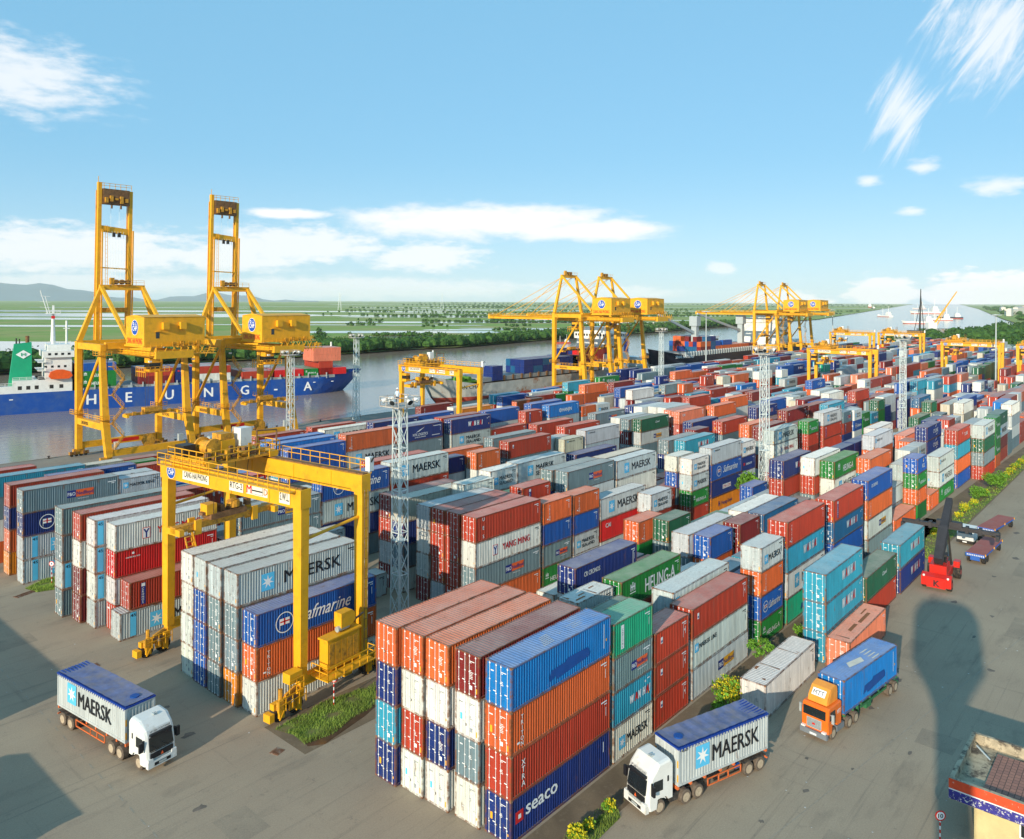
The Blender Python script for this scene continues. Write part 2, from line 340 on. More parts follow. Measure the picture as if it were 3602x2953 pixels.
def logo(k,L,c):
    key=(k,L,c in 'wgc')
    if key in LOGO: return LOGO[key]
    o=MB(); S4=L>8; f=LN[L if L in LN else 4] if False else L; dk=c in 'wgc'
    I=BLACK if dk else WHITE
    q=f/12.19
    if k=='M':
        if S4: o.add(star(2.2*q,.75,1.6)); put(o,text('MAERSK',1.15 if L>10 else 1.2,BLACK,.035,width=5.9*q if L>10 else 4.9),4.3*q+.1,1.0 if L>10 else .85)
        else: o.add(star(.8,.8,1.1)); put(o,text('MAERSK',.8,BLACK,.03,width=3.3),1.95,1.0)
    elif k=='MS':
        if S4: o.add(star(2.4,.85,1.5)); put(o,text('MAERSK',.72,BLACK,.035,width=4.5),4.4,1.55); put(o,text('SEALAND',.62,BLACK,.035,width=4.5),4.4,.7)
        else: o.add(star(.8,.95,1.0)); put(o,text('MAERSK',.55,BLACK,.03,width=3.0),1.95,1.5); put(o,text('SEALAND',.5,BLACK,.03,width=3.0),1.95,.8)
    elif k=='ML': o.add(star(.5,1.55,.85)); put(o,text('MAERSK LINE',.45,BLACK,.03,width=3.6),1.4,1.75)
    elif k=='ml': o.add(star(.9,2.25,.35)); put(o,text('MAERSK LINE',.24,BLACK,.03,width=1.9),1.35,2.3)
    elif k in('P','PY'):
        x=f*.44; w=1.15 if S4 else .85; hh=.95 if S4 else .75; z=1.05
        rect(o,x,z,x+w,z+hh,NAVY); rect(o,x+w,z,x+w*3,z+hh,ORANGE if k=='P' else AMBER)
        put(o,text('P&O',hh*.5,WHITE,.03,width=w*.85),x+w*.07,z+hh*.25,-.008); put(o,text('Nedlloyd',hh*.5,NAVY,.03,width=w*1.85),x+w*1.08,z+hh*.25,-.008)
        put(o,text('www.ponl.com',.16,WHITE,.02),x+w*1.2,z-.32)
        rect(o,f-1.5,2.3,f-.4,2.42,WHITE); rect(o,f-1.0,2.1,f-.6,2.2,WHITE)
    elif k=='W':
        x=f*.42; s=1 if S4 else .72; X=x
        for ch,m,w in (('W',WHITE,.85),('A',RED,.62),('N',WHITE,.55),(' ',None,.12),('H',WHITE,.55),('A',RED,.62),('I',WHITE,.14)):
            if m: put(o,text(ch,1.0*s,m,.11,width=w*s,italic=.15),X,1.15); 
            X+=(w+.16)*s
        if c=='n': put(o,text('WE CARRY, WE CARE.',.24*s,AMBER,.04,width=X-x),x,.75)
        rect(o,f-1.2,2.2,f-1.0,2.4,WHITE); rect(o,f-.8,2.4,f-.4,2.5,WHITE); rect(o,f-.7,1.0,f-.5,1.25,AMBER)
    elif k in('H','HB','HG'):
        s=1.5 if k=='HB' else (1.1 if S4 else .62); x=4.6 if k=='HB' else (4.2 if S4 else 1.6)
        put(o,text('HEUNG-A',s,WHITE,.035,width=(6.3 if k=='HB' else 5.0) if S4 else 3.5),x,.75 if S4 else .8)
        sx=1.7 if S4 else .6; ss=.9 if S4 else .55; z0=1.5
        for a,b_ in ((0,.18),(.41,.59),(.82,1)): rect(o,sx+a*ss,z0+.1,sx+b_*ss,z0+.1+ss*(.8 if a!=.41 else 1.0),WHITE)
        rect(o,sx,z0+ss*.5,sx+ss,z0+ss*.66,WHITE,-.002); rect(o,sx-.1,z0-.15,sx+ss+.1,z0-.05,WHITE)
    elif k=='S':
        cx=2.9 if S4 else 1.3; r=.95 if S4 else .7; ring(o,cx,1.5,r,.09,WHITE)
        rect(o,cx-.5*r,1.3,cx+.55*r,1.3+.62*r,WHITE,-.004); rect(o,cx-.1*r,1.3,cx+.08*r,1.3+.62*r,RED,-.008); rect(o,cx-.5*r,1.3+.24*r,cx+.55*r,1.3+.38*r,RED,-.008); rect(o,cx-.56*r,1.5-.6*r,cx-.5*r,1.3+.62*r,WHITE,-.004)
        put(o,text('Safmarine',1.25 if S4 else .9,WHITE,.02,italic=.45,width=6.0 if S4 else 3.2),4.5 if S4 else 2.2,1.0)
    elif k=='Y':
        x=3.0 if S4 else 1.1; s=1.25 if S4 else .8
        rect(o,x,.85,x+s*.72,.85+s,RED); rect(o,x+.07,.92,x+s*.72-.07,.78+s,WHITE,-.004)
        put(o,text('Y',s*.8,NAVY,.06,width=s*.5),x+s*.11,.95,-.008)
        put(o,text('YANG MING',.8 if S4 else .5,RED,.045,width=5.2 if S4 else 3.0),x+s+.5 if S4 else 2.1,1.15)
    elif k=='T': put(o,text('TRITON',.30,WHITE,.03,vertical=True),1.15,.35); rect(o,.7,.55,1.0,.7,WHITE)
    elif k=='C': rect(o,1.25,.35,1.75,2.7,NAVY); put(o,text('CRONOS',.24,WHITE,.03,vertical=True),1.38,.45,-.006); rect(o,1.3,2.3,1.7,2.65,WHITE,-.004)
    elif k=='U': put(o,text('S E U'[::-1],.42,WHITE,.04,vertical=True),1.2,.35)
    elif k=='X': put(o,text('XTRA',.4,WHITE,.03,vertical=True),1.2,.5)
    elif k=='D':
        rect(o,1.0,1.75,1.35,2.35,WHITE); rect(o,1.05,1.85,1.3,2.05,NAVY,-.004); rect(o,f-1.0,1.0,f-.95,2.4,WHITE); rect(o,f-.8,1.6,f-.65,1.8,WHITE)
    elif k=='V': rect(o,1.1,.5,1.55,2.6,WHITE); put(o,text('CAPITAL',.20,DGREEN,.03,vertical=True),1.25,.62,-.006)
    elif k=='CAI': put(o,text('CAI',.6,WHITE,.05,width=1.3),1.3 if S4 else .9,1.8); rect(o,f-.8,1.4,f-.6,2.4,WHITE)
    elif k=='J':
        ring(o,4.4,1.5,.5,.13,WHITE); ring(o,4.4,1.5,.28,.12,WHITE,-.002); put(o,text('HANJIN',.85,WHITE,.04,width=3.9),5.1,1.1)
    elif k=='N':
        put(o,text('NYK LOGISTICS',.5,WHITE,.03,width=4.0),4.0,.95); put(o,text('& MEGACARRIER',.22,WHITE,.02,width=3.0),4.5,.55)
        o.poly([(4.8,0,1.6),(5.6,0,1.75),(7.2,0,2.5),(5.9,0,2.1)],[(0,1,2,3)],WHITE); rect(o,9.6,2.4,11.6,2.5,WHITE); rect(o,9.2,.6,11.4,.7,WHITE)
    elif k=='N2': put(o,text('WAN HAI',.8,BLACK,.05,width=3),2.4,1.1)
    elif k=='K':
        put(o,text('CYLINE',.85,WHITE,.05,width=4.2),5.0,1.15)
        o.poly([(6.6,0,2.3),(7.3,0,2.45),(8.2,0,2.9),(7.4,0,2.75)],[(0,1,2,3)],WHITE); o.poly([(7.2,0,.55),(7.9,0,.6),(8.9,0,1.0),(7.7,0,.8)],[(0,1,2,3)],WHITE)
    elif k=='F': put(o,text('T.S.LINE',.7,WHITE,.05,width=3.2),6.3,1.2); rect(o,4.6,1.7,4.9,2.2,WHITE)
    elif k=='cc': put(o,text('CR CRONOS',.5,WHITE,.04,width=3.0),1.6,1.75); rect(o,f-.9,.7,f-.78,2.3,WHITE)
    elif k=='CM': put(o,text('Camel',.5,WHITE,.02,italic=.4,width=1.9),f*.5,1.6)
    elif k=='CG': rect(o,f*.36,1.0,f*.63,1.8,WHITE); put(o,text('CMA CGM',.5,RED,.04,width=f*.24),f*.375,1.15,-.006)
    elif k=='HL': put(o,text('Hapag-Lloyd',.65,NAVY,.03,width=4.2),4.0,1.2); rect(o,2.8,1.1,3.0,2.0,NAVY); rect(o,3.2,1.1,3.4,2.0,NAVY); rect(o,3.0,1.45,3.2,1.62,NAVY)
    elif k=='seaco':
        put(o,text('seaco',1.0,WHITE,.06,width=3.6),1.65,1.35); rect(o,.5,1.2,1.35,2.0,RED); rect(o,.8,1.45,1.1,1.75,WHITE,-.004); rect(o,11.2,1.6,11.3,2.4,WHITE)
    elif k=='se': put(o,text('seaco',.6,WHITE,.05,width=2.6),1.9,1.2); rect(o,.8,1.2,1.5,1.75,RED)
    elif k=='RIL': put(o,text('RCL',.8,WHITE,.05,width=1.7),3.0,.8); rect(o,3.4,1.9,4.1,2.1,WHITE); rect(o,3.5,2.1,4.0,2.5,AMBER)
    elif k=='h': put(o,text('HAMBURG SUD',.16,WHITE,.03,width=1.6),1.2,2.0); ring(o,2.0,2.5,.14,.13,WHITE)
    elif k=='patch' : o.poly([(4.2,0,.55),(5.0,0,.8),(5.1,0,.5),(9.2,0,.85),(9.3,0,1.1),(9.0,0,1.55),(6.4,0,1.6),(6.2,0,1.4),(4.4,0,1.3)] if c=='B' else [(4.5,0,.8),(8.5,0,.8),(8.5,0,1.8),(4.5,0,1.8)],[tuple(range(9 if c=='B' else 4))],DBLUE if c=='B' else DGREEN); rect(o,11.2,.7,11.28,2.6,WHITE); rect(o,11.5,1.2,11.65,1.4,AMBER)
    elif k=='st':
        rect(o,1.1,.2,1.75,2.85,LBLUE); put(o,text('45',.34,BLACK,.04,width=.6),1.12,2.35,-.006); o.add(star(3.3,.55,1.7)); put(o,text('MAERSK',1.2,BLACK,.035,width=5.5),6.0,.8)
    elif k=='45': rect(o,.3,.2,.95,2.85,LBLUE); put(o,text('45',.34,BLACK,.04,width=.5),.36,2.35,-.006)
    elif k=='box': rect(o,.1,.1,.11,.11,WHITE)
    LOGO[key]=o; return o
def code_marks(L,light):
    o=MB(); m=BLACK if light else WHITE
    rect(o,L-1.25,2.42,L-.45,2.52,m); rect(o,L-.8,2.22,L-.45,2.3,m)
    rect(o,L-.62,1.3,L-.56,2.0,m)
    return o
BODY={L:body_mesh(L) for L in LN.values()}
DOOR={(s,l,v):door_mesh(s,l,v) for s in (0,1) for l in (0,1) for v in range(5)}
LM={}
def container(X,Y,z,h,L,col,lg,label,group='shipping containers in the yard',rz=0,both=False,tilt=0,doors=True):
    Lm=LN[L]; r=link('shipping_container',BODY[Lm]); q0=random.Random(int(X*91+Y*57+z*31)); r.location=(X+q0.uniform(-.04,.04)*(rz==0),Y+q0.uniform(-.03,.03)*(rz==0),z); r.rotation_euler=(0,0,rz+q0.uniform(-.002,.002)*(rz==0)); r.scale=(1,1,(h-.012)/CH)
    rr=random.Random(int(X*13+Y*7+z*3)); k=1+rr.uniform(-.10,.10); c=COL[col]; c=tuple(min(.9,a*k*(1+rr.uniform(-.04,.04))) for a in c)
    r.color=(*c,1); tag(r,label,'shipping container',group)
    lt=1 if col in 'wgc' else 0
    if doors:
        for s in (0,1):
            d=link('door',DOOR[(s,lt,rr.randrange(5))],r); d.color=(*c,1)
    key=(lg,Lm,lt,col if lg in('patch','W') else '')
    if key not in LM:
        o=MB()
        if lg: o.add(logo(lg,Lm,col))
        if lg not in ('patch','seaco','P','PY','W','st'): o.add(code_marks(Lm,lt))
        LM[key]=o.mesh('lettering')
    q=link('lettering',LM[key],r,(0,.012,0))
    if both:
        q=link('lettering',LM[key],r); q.rotation_euler=(0,0,math.pi); q.location=(Lm,CW-.012,0)
    return r
# ---------------------------------------------------------------- the yard's stacks: X Y level-height levels length colours(:marks) + levels that stand alone
STK='''0 0 3.07 4 4 B:patch,o:T,r:X,n:seaco
-0.2 2.8 3.07 4 4 m,w,s,w
-0.4 5.75 3.07 4 4 o,w,n,w
-0.5 8.4 3.07 4 4 o,w,r,w
-0.9 11 3.07 4 4 o,n,t,n
12.7 0 2.83 4 2 E:V,s:P,t:W,w:M
19.2 0 2.83 3 2 r:D,r:D,r:D
26 0 2.87 3 4 r:D,g:ML,g:PY
41.6 0 2.67 4 2 g:M,o:T,b:S,e:H
49 0 2.99 4 4 r:T,t:W,g:M,E:patch
64.7 0 2.87 4 4 r:C,T:W,b,b
79.3 0 2.89 4 4 b:cc,o:T,g:PY,s
106.8 0 2.66 4 2 b:RIL,e:H,o:T,e:H
93.5 0 2.85 1 4 o
115.5 0 2.85 1 2 o:T
122.2 0 2.89 3 4 g:ML,g:M,e:H
137.4 0 2.94 4 4 r:F,t,o,b
154.5 0 2.85 2 2 o,r
162 0.47 2.85 1 2 o
165.8 -2.07 2.85 4 2 e:HG,e:HG,e:HG,o
172.3 -1.6 2.85 4 4 k:CM,g:M,m,r
184.8 -1.6 2.85 2 2 s,s
42.1 -6.8 3.09 3 4 t:W,t:W,t
54.6 -7.1 2.85 2 4 k:CM,r
68.2 -7.2 3.15 2 4 t:W,n:W
41.6 -9.4 3.08 1 4 p
27.3 -6.6 3.13 1 4 w:box
26.8 8.4 2.98 3 4 e:HB,r,g
27.4 2.8 3.04 3 4 g:ML,s,w
26.2 13.8 3.09 3 4 n:cc,g,s
19.9 8.93 2.9 3 2 w,r,s
18.4 4.85 2.9 3 2 k,g,r
47.4 19.02 2.9 3 2 o:T,e:H,s
50.5 16.48 2.9 3 2 k,s,g
46.8 11.55 2.9 3 4 g,s,w
47.6 9.01 2.9 3 2 b,o,r
55.2 8.65 2.9 3 2 m,m,s
61.4 10.87 2.9 3 4 w,g,s
61.9 8.33 2.9 3 4 T,s,r
87.7 21.28 2.9 2 2 b,s
82.4 13.8 3.02 4 4 n:W,r,g,s
90 8.4 2.89 4 4 e:H,w:M,o,s
88.3 11 3.01 4 4 w,r,s,b
100.2 5.75 2.71 4 4 o,t,r,b
138.7 5.85 2.9 4 4 n:K,n:K,o,s
135.6 8.39 2.9 3 2 o,w,r
120.2 10.88 2.9 4 4 g:ML,o,r,s
129.9 13.42 2.9 4 4 w:M,o,g,b
149.7 -2.54 2.9 4 4 g:M,k,s,r
-2.6 28.2 3.07 3 5 b:S,o:T,w
-2.9 31 3.07 4 5 g:M,s,s,y
-3 33.8 3.07 4 5 g,s,s,s
-3 36.6 3.07 4 5 g,b,b,b
-2.9 39.4 3.07 4 5 w,w,w,w
12.1 42.22 2.9 1 4 g
26 28.2 3 4 4 r:U,w:Y,s:P,o
26 30.88 3 4 4 r,r,r,r
25.9 33.42 3 4 4 r,r,r,g
25.8 35.96 3 4 4 g,w,g,m
26 41.04 3 4 4 c,n,s,w
26 43.58 3 4 4 m,r,g,m
38.8 28.2 2.81 4 2 o:T,b,s:P,e:H
45.4 28.2 2.76 4 2 o:T,b,g:MS,w
51.8 28.2 3.11 3 4 g:M,R:CAI,w
61.1 25.45 2.9 3 2 g:MS,r,s
51.5 33.8 3.11 4 4 s:P,w:M,s,r
64.5 33.8 3.01 4 4 g:M,w,w,s
51.3 36.6 3.08 4 4 s,n,s,g
64.9 36.6 3.01 4 4 c,w,r,s
40.8 33.38 3.01 4 2 r:C,e,s,w
38.2 35.92 2.68 4 2 e,r,w,s
49.8 42.1 3.19 4 4 g:MS,r,s,w
43.7 42.1 3.14 4 2 w:MS,r,s,g
34.5 38.5 3.2 4 2 w:MS,s,r,g
64.8 42.1 2.98 4 4 n,r,s,w
92.1 36.6 2.82 4 4 t:W,s,r,g
90.8 39.4 2.8 4 4 s,n,g,w
79 28.2 2.73 4 2 w:MS,g:M,e:H,r
78.9 31 2.76 4 2 w,b,s,r
86.1 28.2 2.94 4 4 g:ml,b:S,n:CG,y:HL
98.4 28.2 2.78 4 2 w:M,n:se,w:M,s
113.8 28.2 2.87 4 4 g:M,w:Y,g:ML,r
132.6 28.2 2.79 4 2 e:H,r,r,s
142 28.2 3.02 4 4 g:MS,r:C,r,s
155.6 28.2 2.71 4 2 s:P,r:C,n,g
163.7 28.2 2.62 4 2 w:MS,b:S,w,o
177.6 28.2 2.74 3 2 t:W,y,g
198.8 31 2.59 4 4 w,w:MS,s,r
-4.1 53.4 3 1 5 g:st
-3.1 53.41 3.07 2 4 r:C,!
-3.5 56.2 3.02 4 4 w:Y,R:h,w,r
-4.6 59 3.09 4 5 w:45,w:45,w:45,g
-5.1 61.8 3.16 4 5 r,w,m,m
-5.9 65.2 3.21 4 5 s,s,g:45,s
11.9 56.2 2.69 4 4 s:PY,s,o,s
13 59 2.73 4 4 g,s,w,r
3.3 68.5 2.9 4 4 r:CAI,b,s,w
17.7 69.66 2.9 4 2 R,b:S,s,w
14 53.4 3 2 4 g:MS,n:W
24.2 56.2 3.12 4 4 b:S,g:M,n,s
36.7 56.2 3.23 4 4 g:M,r,s,w
34.8 59 3.23 4 4 r,b,s,g
49.5 59 2.76 4 2 n,g,s,r
55.5 56.2 2.94 4 2 o:T,w,s,r
51 61.8 2.84 4 4 o,s,r,g
63.3 59.52 3.2 4 4 s,n:W,s,r
64.8 56.98 3.07 4 4 r:D,s,g,w
87.3 56.2 2.9 4 4 g:ml,g,s,r
80.3 56.2 2.68 4 2 c:ml,w,r,s
79.4 59 2.69 4 2 w,s,b,r
108.3 56.2 2.87 4 4 k:CM,g:PY,s,w
107.8 59 2.81 4 4 s,m,g,r
108.2 61.8 2.81 4 4 w,s,r,b
85.5 60 3.04 4 4 r:X,m,s,g
82.6 64.9 3.11 4 4 r:D,m,s,g
124 55.34 2.9 4 4 p:CAI,r:C,s,w
125 68.88 2.9 4 4 n,s,w,r
125.2 66.34 2.9 4 4 w,s,b,r
127.8 63.8 2.9 4 4 w,r,s,r
127.9 61.26 2.9 4 4 w,g,s,r
107.9 68.14 2.9 4 4 s:P,r,w,b
108.6 82.2 3.05 4 4 B:J,g:M,s,r
122.1 82.2 2.66 4 2 o:T,g,s,w
128.7 82.2 2.62 4 2 w:M,s,r,w
105 85 3.16 4 4 b,n,s,w
-5.3 80.69 3.09 4 4 s:P,n:S,g:st,g:st
-5.4 85.77 3.07 4 4 r,n,o,y
7 80.69 2.94 4 2 g:ML,s,n,r
0.7 83.23 2.97 4 4 g,s,w,r
0.5 88.31 3.02 4 4 b,w,s,r
-5.4 92.5 3.07 4 4 t,s,w,o
-11 96.2 3.11 4 4 r,s,b,w
1.4 95.04 2.9 4 4 c,s,w,r
12 106.07 2.9 3 4 e,s,w
11.7 102.16 2.9 3 4 r,s,n
13.6 109.48 2.9 3 4 r,s,w
35.7 82.2 2.94 4 4 b,b,s,w
35.5 85 3.11 4 4 B,t,w,s
35 87.8 3.15 4 4 B,s,w,r
48 82.2 3.19 4 4 o:T,g:M,s,w
60.4 82.2 3.12 4 4 n:N,s,g,r
75.2 82.2 3.11 4 4 n:W,g:MS,s,r
75 85 3.14 4 4 r,n,s,w
87.7 82.2 2.96 3 4 r:D,w,s
91.7 87.8 2.98 4 4 b,w,s,r
100 82.46 2.9 4 2 r:C,n,s,w
62.1 85 3.08 4 4 g,s,w,b
61.2 90.6 3.14 4 4 n,s,w,r
74.8 93.4 3.03 4 4 b,s,r,w
51.2 93.4 3 4 4 w:M,s,r,b
48 113.34 2.9 3 4 r,s,w
63.1 114.82 2.9 3 4 r,w,b
103.7 122.95 2.9 3 4 m:X,s,w
108.2 115.09 2.9 3 4 w,s,b
107.8 111.13 2.9 3 4 y,s,r
156.6 125.31 2.9 3 4 B:J,s,w
135.2 121.3 2.9 3 4 b,w,s
130.6 111.2 2.9 3 4 o,s,w
131.2 104.93 2.9 3 4 b,s,r
162.2 112.15 2.9 3 4 t,s,w
160.2 100.82 2.9 3 4 T,s,w
184.9 102.49 2.9 3 4 B:J,n,s
194.1 99.76 2.9 3 4 b:S,o,w
206.4 99.98 2.9 3 4 b,r,w
199.1 122.42 2.9 2 4 o,s
276.2 140.9 2.9 2 4 w:Y,g
249.6 134.39 2.9 2 4 w,s
256.8 144.25 2.9 2 2 r,b
240.7 156.6 2.9 1 2 w:N2
150.1 66.67 2.9 4 4 r,p,s,w
217.8 90.82 2.9 4 4 r,b,g,s
221.2 87.18 2.9 4 4 o,R,s,w
239 85.69 2.9 4 4 w,o,r,s
252.5 82.51 2.9 4 2 w,t,r,s
216.2 81.98 2.9 3 4 B:J,s,w
139.2 53.98 2.9 4 4 o,g:M,s,w
156.2 58.3 2.9 4 4 o,w:MS,s,r
157.2 47.78 2.9 4 4 b,s,r,w
143.7 44.88 2.9 4 4 n:W,c,s,r
219.2 58.78 2.9 4 4 b:K,o,s,w
191.6 46.69 2.9 4 4 w:MS,w,s,r
239.3 56.21 2.9 4 4 g,k:CM,s,w
143.4 37.28 2.9 4 4 m:D,g,s,r
111.5 45.39 2.9 4 4 n,r,g,s
117 41.08 2.9 4 4 r:X,s,g,w
116.8 34.88 2.9 4 4 o,s,b,w
115.7 31.54 2.9 4 4 m,s,r,w
103.1 40.3 2.9 4 2 m,r,s,g
125.2 57.88 2.9 4 4 p,r,s,w
279.9 109.8 2.9 4 4 s:P,r,b,w
280.5 126.96 2.9 3 4 t,n,r
281.6 120.21 2.9 3 4 n,s,r
289.1 78.78 2.9 4 2 E,g,s,r
318 82.75 2.9 4 4 g:M,w,s,r
193.2 20.22 2.9 4 4 T:W,o,r,s
259.7 38.48 2.9 3 4 p,w,s
246.9 28.57 2.9 4 4 t:W,w,w:Y,g
268.5 28.52 2.9 4 4 r,t:W,o,s
281.4 27.3 2.9 4 4 p,w:MS,o,s
352.6 34.15 2.9 3 4 g:M,n,r
276.7 51.64 2.9 3 4 w:Y,s,r
188.5 8.73 2.9 4 4 w,c,s,r
215.2 11.35 2.9 3 4 r,e,s
214.2 7.54 2.9 3 4 r,w,s
197.6 1.37 2.9 4 4 B,b,s,w
193.5 -1.17 2.9 4 4 w,g,w,s
346.9 21.1 2.9 2 4 w:M,r
169.8 11.96 2.9 3 4 n,B,s
165.3 8.02 2.9 3 4 g,s,w
172.5 3.61 2.9 3 4 g:M,e,n
305.8 19.79 2.9 1 4 r
300.4 15.21 2.9 1 4 r
326.8 16.03 2.9 2 4 R,e
40.1 2.82 2.9 2 4 n,n:W
52.6 2.89 3 2 4 n,n:W
65.1 2.77 2.9 2 4 n,n:W
77.8 2.82 2.9 2 4 o,o:T
90.4 2.89 2.75 2 2 g,r
96.8 2.78 3 2 4 g,g
109.5 2.89 2.9 3 4 g:M,r:D,w:MS
122 2.8 2.9 2 4 g:M,g:M
134.5 2.79 2.75 2 4 g:M,g
147 2.7 3 3 4 g,g,g:M
185.6 2.84 2.75 4 2 g,B,g,w:MS
26.2 5.73 2.75 2 4 g:M,o:T
38.8 5.75 2.9 2 4 g:M,o
51.4 5.66 2.9 2 4 t:W,b
63.9 5.79 2.9 2 4 t,t:W
76.4 5.84 2.75 2 4 t,m
89 5.67 3 2 2 t,t:W
112.5 5.78 2.9 2 4 t,t
125 5.74 2.9 3 2 w:MS,r,t
131.3 5.74 2.9 3 2 w:MS,o:T,w:MS
151.7 5.66 3 3 2 w:MS,w,o:T
158 5.81 2.75 4 2 r,m,s,w
197.8 5.66 2.9 3 2 w:MS,w,w:MS
39.9 8.36 2.9 2 2 w,r:D
74.2 8.39 3 2 2 g,g:M
80.7 8.44 2.9 2 2 o,o:T
103.1 8.36 3 2 4 o:T,w
177.7 8.41 3 3 2 w:MS,w:MS,w
26.1 11.07 3 2 4 p,p
38.8 10.93 2.75 2 2 s:P,s:P
74.3 10.93 3 2 4 s:P,g:M
100.9 10.9 2.9 2 4 m,s
142.8 10.97 2.9 3 4 p,g:M,m
155.4 11.03 2.9 3 2 p,w:MS,p
182.4 10.93 2.75 3 2 r,r,b
38.9 13.88 2.9 2 2 o,o:T
59.5 13.86 2.9 2 4 o:T,o:T
72 13.7 2.75 2 2 n,n
95.5 13.76 2.9 2 4 t:W,r
108.1 13.9 3 2 4 w,t:W
120.6 13.7 3 2 2 w,t:W
143 13.71 3 2 4 w,w
188.6 13.78 2.75 3 2 s:P,s,s
26.1 16.61 2.9 2 2 w,w
32.6 16.68 2.9 2 4 s:P,s:P
57.2 16.53 3 2 4 e,w
69.8 16.54 2.9 2 4 g,e:H
82.4 16.54 2.9 2 2 g,m
88.9 16.66 2.75 2 4 w,w
101.5 16.59 3 2 4 w:MS,w
114.1 16.59 2.9 3 4 n,n:W,e
126.8 16.58 2.9 3 4 n:W,n:W,n
139.4 16.6 2.9 2 4 n,n:W
152 16.67 3 2 4 g,g
164.7 16.59 2.9 2 4 g,g
177.3 16.68 2.75 3 4 k,g:M,p
189.8 16.59 2.75 4 2 k,w,g:M,w:MS
206.2 -1.18 2.75 2 4 r:D,r:D
218.9 -1.22 2.9 2 2 o:T,w
225.4 -1.11 2.9 2 4 o,o
210.3 1.75 2.9 4 4 r,B,r,p
222.9 1.64 2.9 4 2 w,w,w:MS,w
229.3 1.66 2.9 4 2 o:T,s:P,w:MS,m
235.9 1.63 2.9 4 4 o,o,o:T,o:T
248.4 1.74 2.9 4 4 o:T,o:T,o,o:T
204 4.68 3 3 2 r,r,r:D
210.4 4.67 2.9 4 4 r:D,r:D,r,r:D
223.1 4.56 2.75 4 4 r,r:D,r,r
235.8 4.59 2.75 4 4 r,p,r:D,p
271.6 7.4 3 3 2 s,s,s
278.1 7.43 2.9 3 4 r:D,r,r
201.1 10.2 2.9 4 4 b,g:M,w,r
227.6 10.27 2.75 3 4 o,b,t
240.2 10.22 3 3 4 o,e,t
252.7 10.21 2.75 3 4 o:T,s,e
284.4 10.33 3 3 4 k,k,k
297 10.37 2.75 4 4 w:MS,k,n,k
208.1 13.21 3 2 2 B,o
228.5 13.15 3 3 4 B,r,B
241 13.24 2.9 3 4 o:T,o,o
278.6 13.19 3 3 2 c,g,o:T
208.1 16.01 2.9 3 4 c,p,w
220.6 16.17 2.9 3 4 w,g,c
233 16.18 2.9 3 4 w:MS,w,w:MS
245.7 16.03 2.75 3 2 w,w,w
252.1 16.06 2.9 4 2 w:MS,n:W,w:MS,w
258.6 16.15 2.9 4 2 n:W,t,o,r:D
265.1 16.09 2.9 3 2 n,n:W,n
271.6 16.12 3 2 4 n,b
284.1 16.14 2.9 2 4 r,B
313.6 16.07 3 3 4 r:D,r:D,r
339.1 16.06 3 3 4 r,t,b
351.8 16.04 2.9 4 2 r,r,g,r
205.9 18.97 3 3 4 r,r:D,m
218.6 18.95 2.9 3 4 r:D,b,o
237.5 19.1 2.75 3 4 w:MS,r:D,p
250.1 18.95 2.75 4 2 n:W,n,n,n
256.6 19.02 2.75 4 4 o:T,c,o,n
281.6 19.04 3 3 2 w:MS,g,m
288 19.08 3 3 2 w:MS,g,n:W
294.5 18.99 2.9 3 2 r,w,w
318.9 19.02 2.9 4 4 m,r:D,t,w:MS
331.4 18.94 3 4 4 r,r,r,r
359.8 18.99 2.9 4 2 r,r,p,t
170.5 28.22 3 3 2 e:H,e,e:H
183.9 28.26 2.75 4 2 k,e,e:H,e
47.1 31.08 2.9 2 4 r,B
59.8 31.08 3 2 4 r,b
72.3 31.06 3 2 2 r:D,r
85.8 30.98 2.9 2 4 r,m
98.3 30.93 2.9 2 2 g,o:T
104.7 31.03 2.9 2 2 t,p
128.2 30.92 2.9 3 4 w,c,g
77 33.73 2.9 2 4 r,g
89.5 33.74 2.9 2 4 o:T,o:T
102.1 33.77 2.75 3 4 g,g,g:M
129.6 33.85 3 2 2 r,t:W
135.9 33.85 3 2 2 r:D,r:D
142.4 33.77 2.9 3 4 r:D,r:D,r
161.4 33.74 2.9 4 4 t:W,w,t,n
173.8 33.76 2.9 3 4 g,g:M,g
77.3 36.7 2.9 2 2 r,e:H
83.7 36.63 2.9 2 2 r:D,w
105 36.52 2.9 3 2 r:D,r:D,r:D
129.5 36.57 2.75 3 4 s:P,s:P,s
156.1 36.56 2.9 4 4 m,r:D,c,s:P
168.7 36.53 2.75 4 4 m,r,m,m
181.2 36.56 2.9 3 4 n:W,n,n:W
41.1 39.45 2.9 2 4 r:D,r
53.8 39.43 2.75 2 4 o:T,b
66.3 39.48 2.9 2 4 o:T,o
78.8 39.48 2.9 2 2 t:W,t
110.3 39.36 3 2 2 t,n:W
129.6 39.49 2.9 2 4 b,b
168.8 39.36 2.75 4 4 b,b,r,w:MS
181.4 39.48 2.9 3 4 b,t:W,r
77.8 42.2 2.9 2 4 r,r
90.3 42.18 2.75 2 4 c,c
110 42.02 2.75 2 2 m,c
129.4 42.15 3 3 4 m,m,m
142 42.13 2.9 3 4 m,m,m
167.3 42.06 2.9 4 4 m,m,m,m
186.3 42.07 2.9 4 4 w,t:W,m,m
190.8 28.54 2.9 3 2 n,n,n:W
211.4 28.51 2.9 3 4 n,n,n:W
260 28.65 2.9 2 2 b,m
294.5 28.51 2.75 3 4 c,g:M,b
307.1 28.57 2.9 3 4 c,w,c
319.6 28.51 2.9 4 2 k,o,c,c
326.1 28.65 2.75 4 2 k,n:W,k,r:D
332.6 28.61 2.9 4 4 k,k,r,k
345.1 28.66 3 4 4 k,k,k,k
357.8 28.57 2.9 4 2 w,k,k,k
364.2 28.53 2.9 4 4 w,w,w,w
376.8 28.6 3 4 2 o,o,o,o
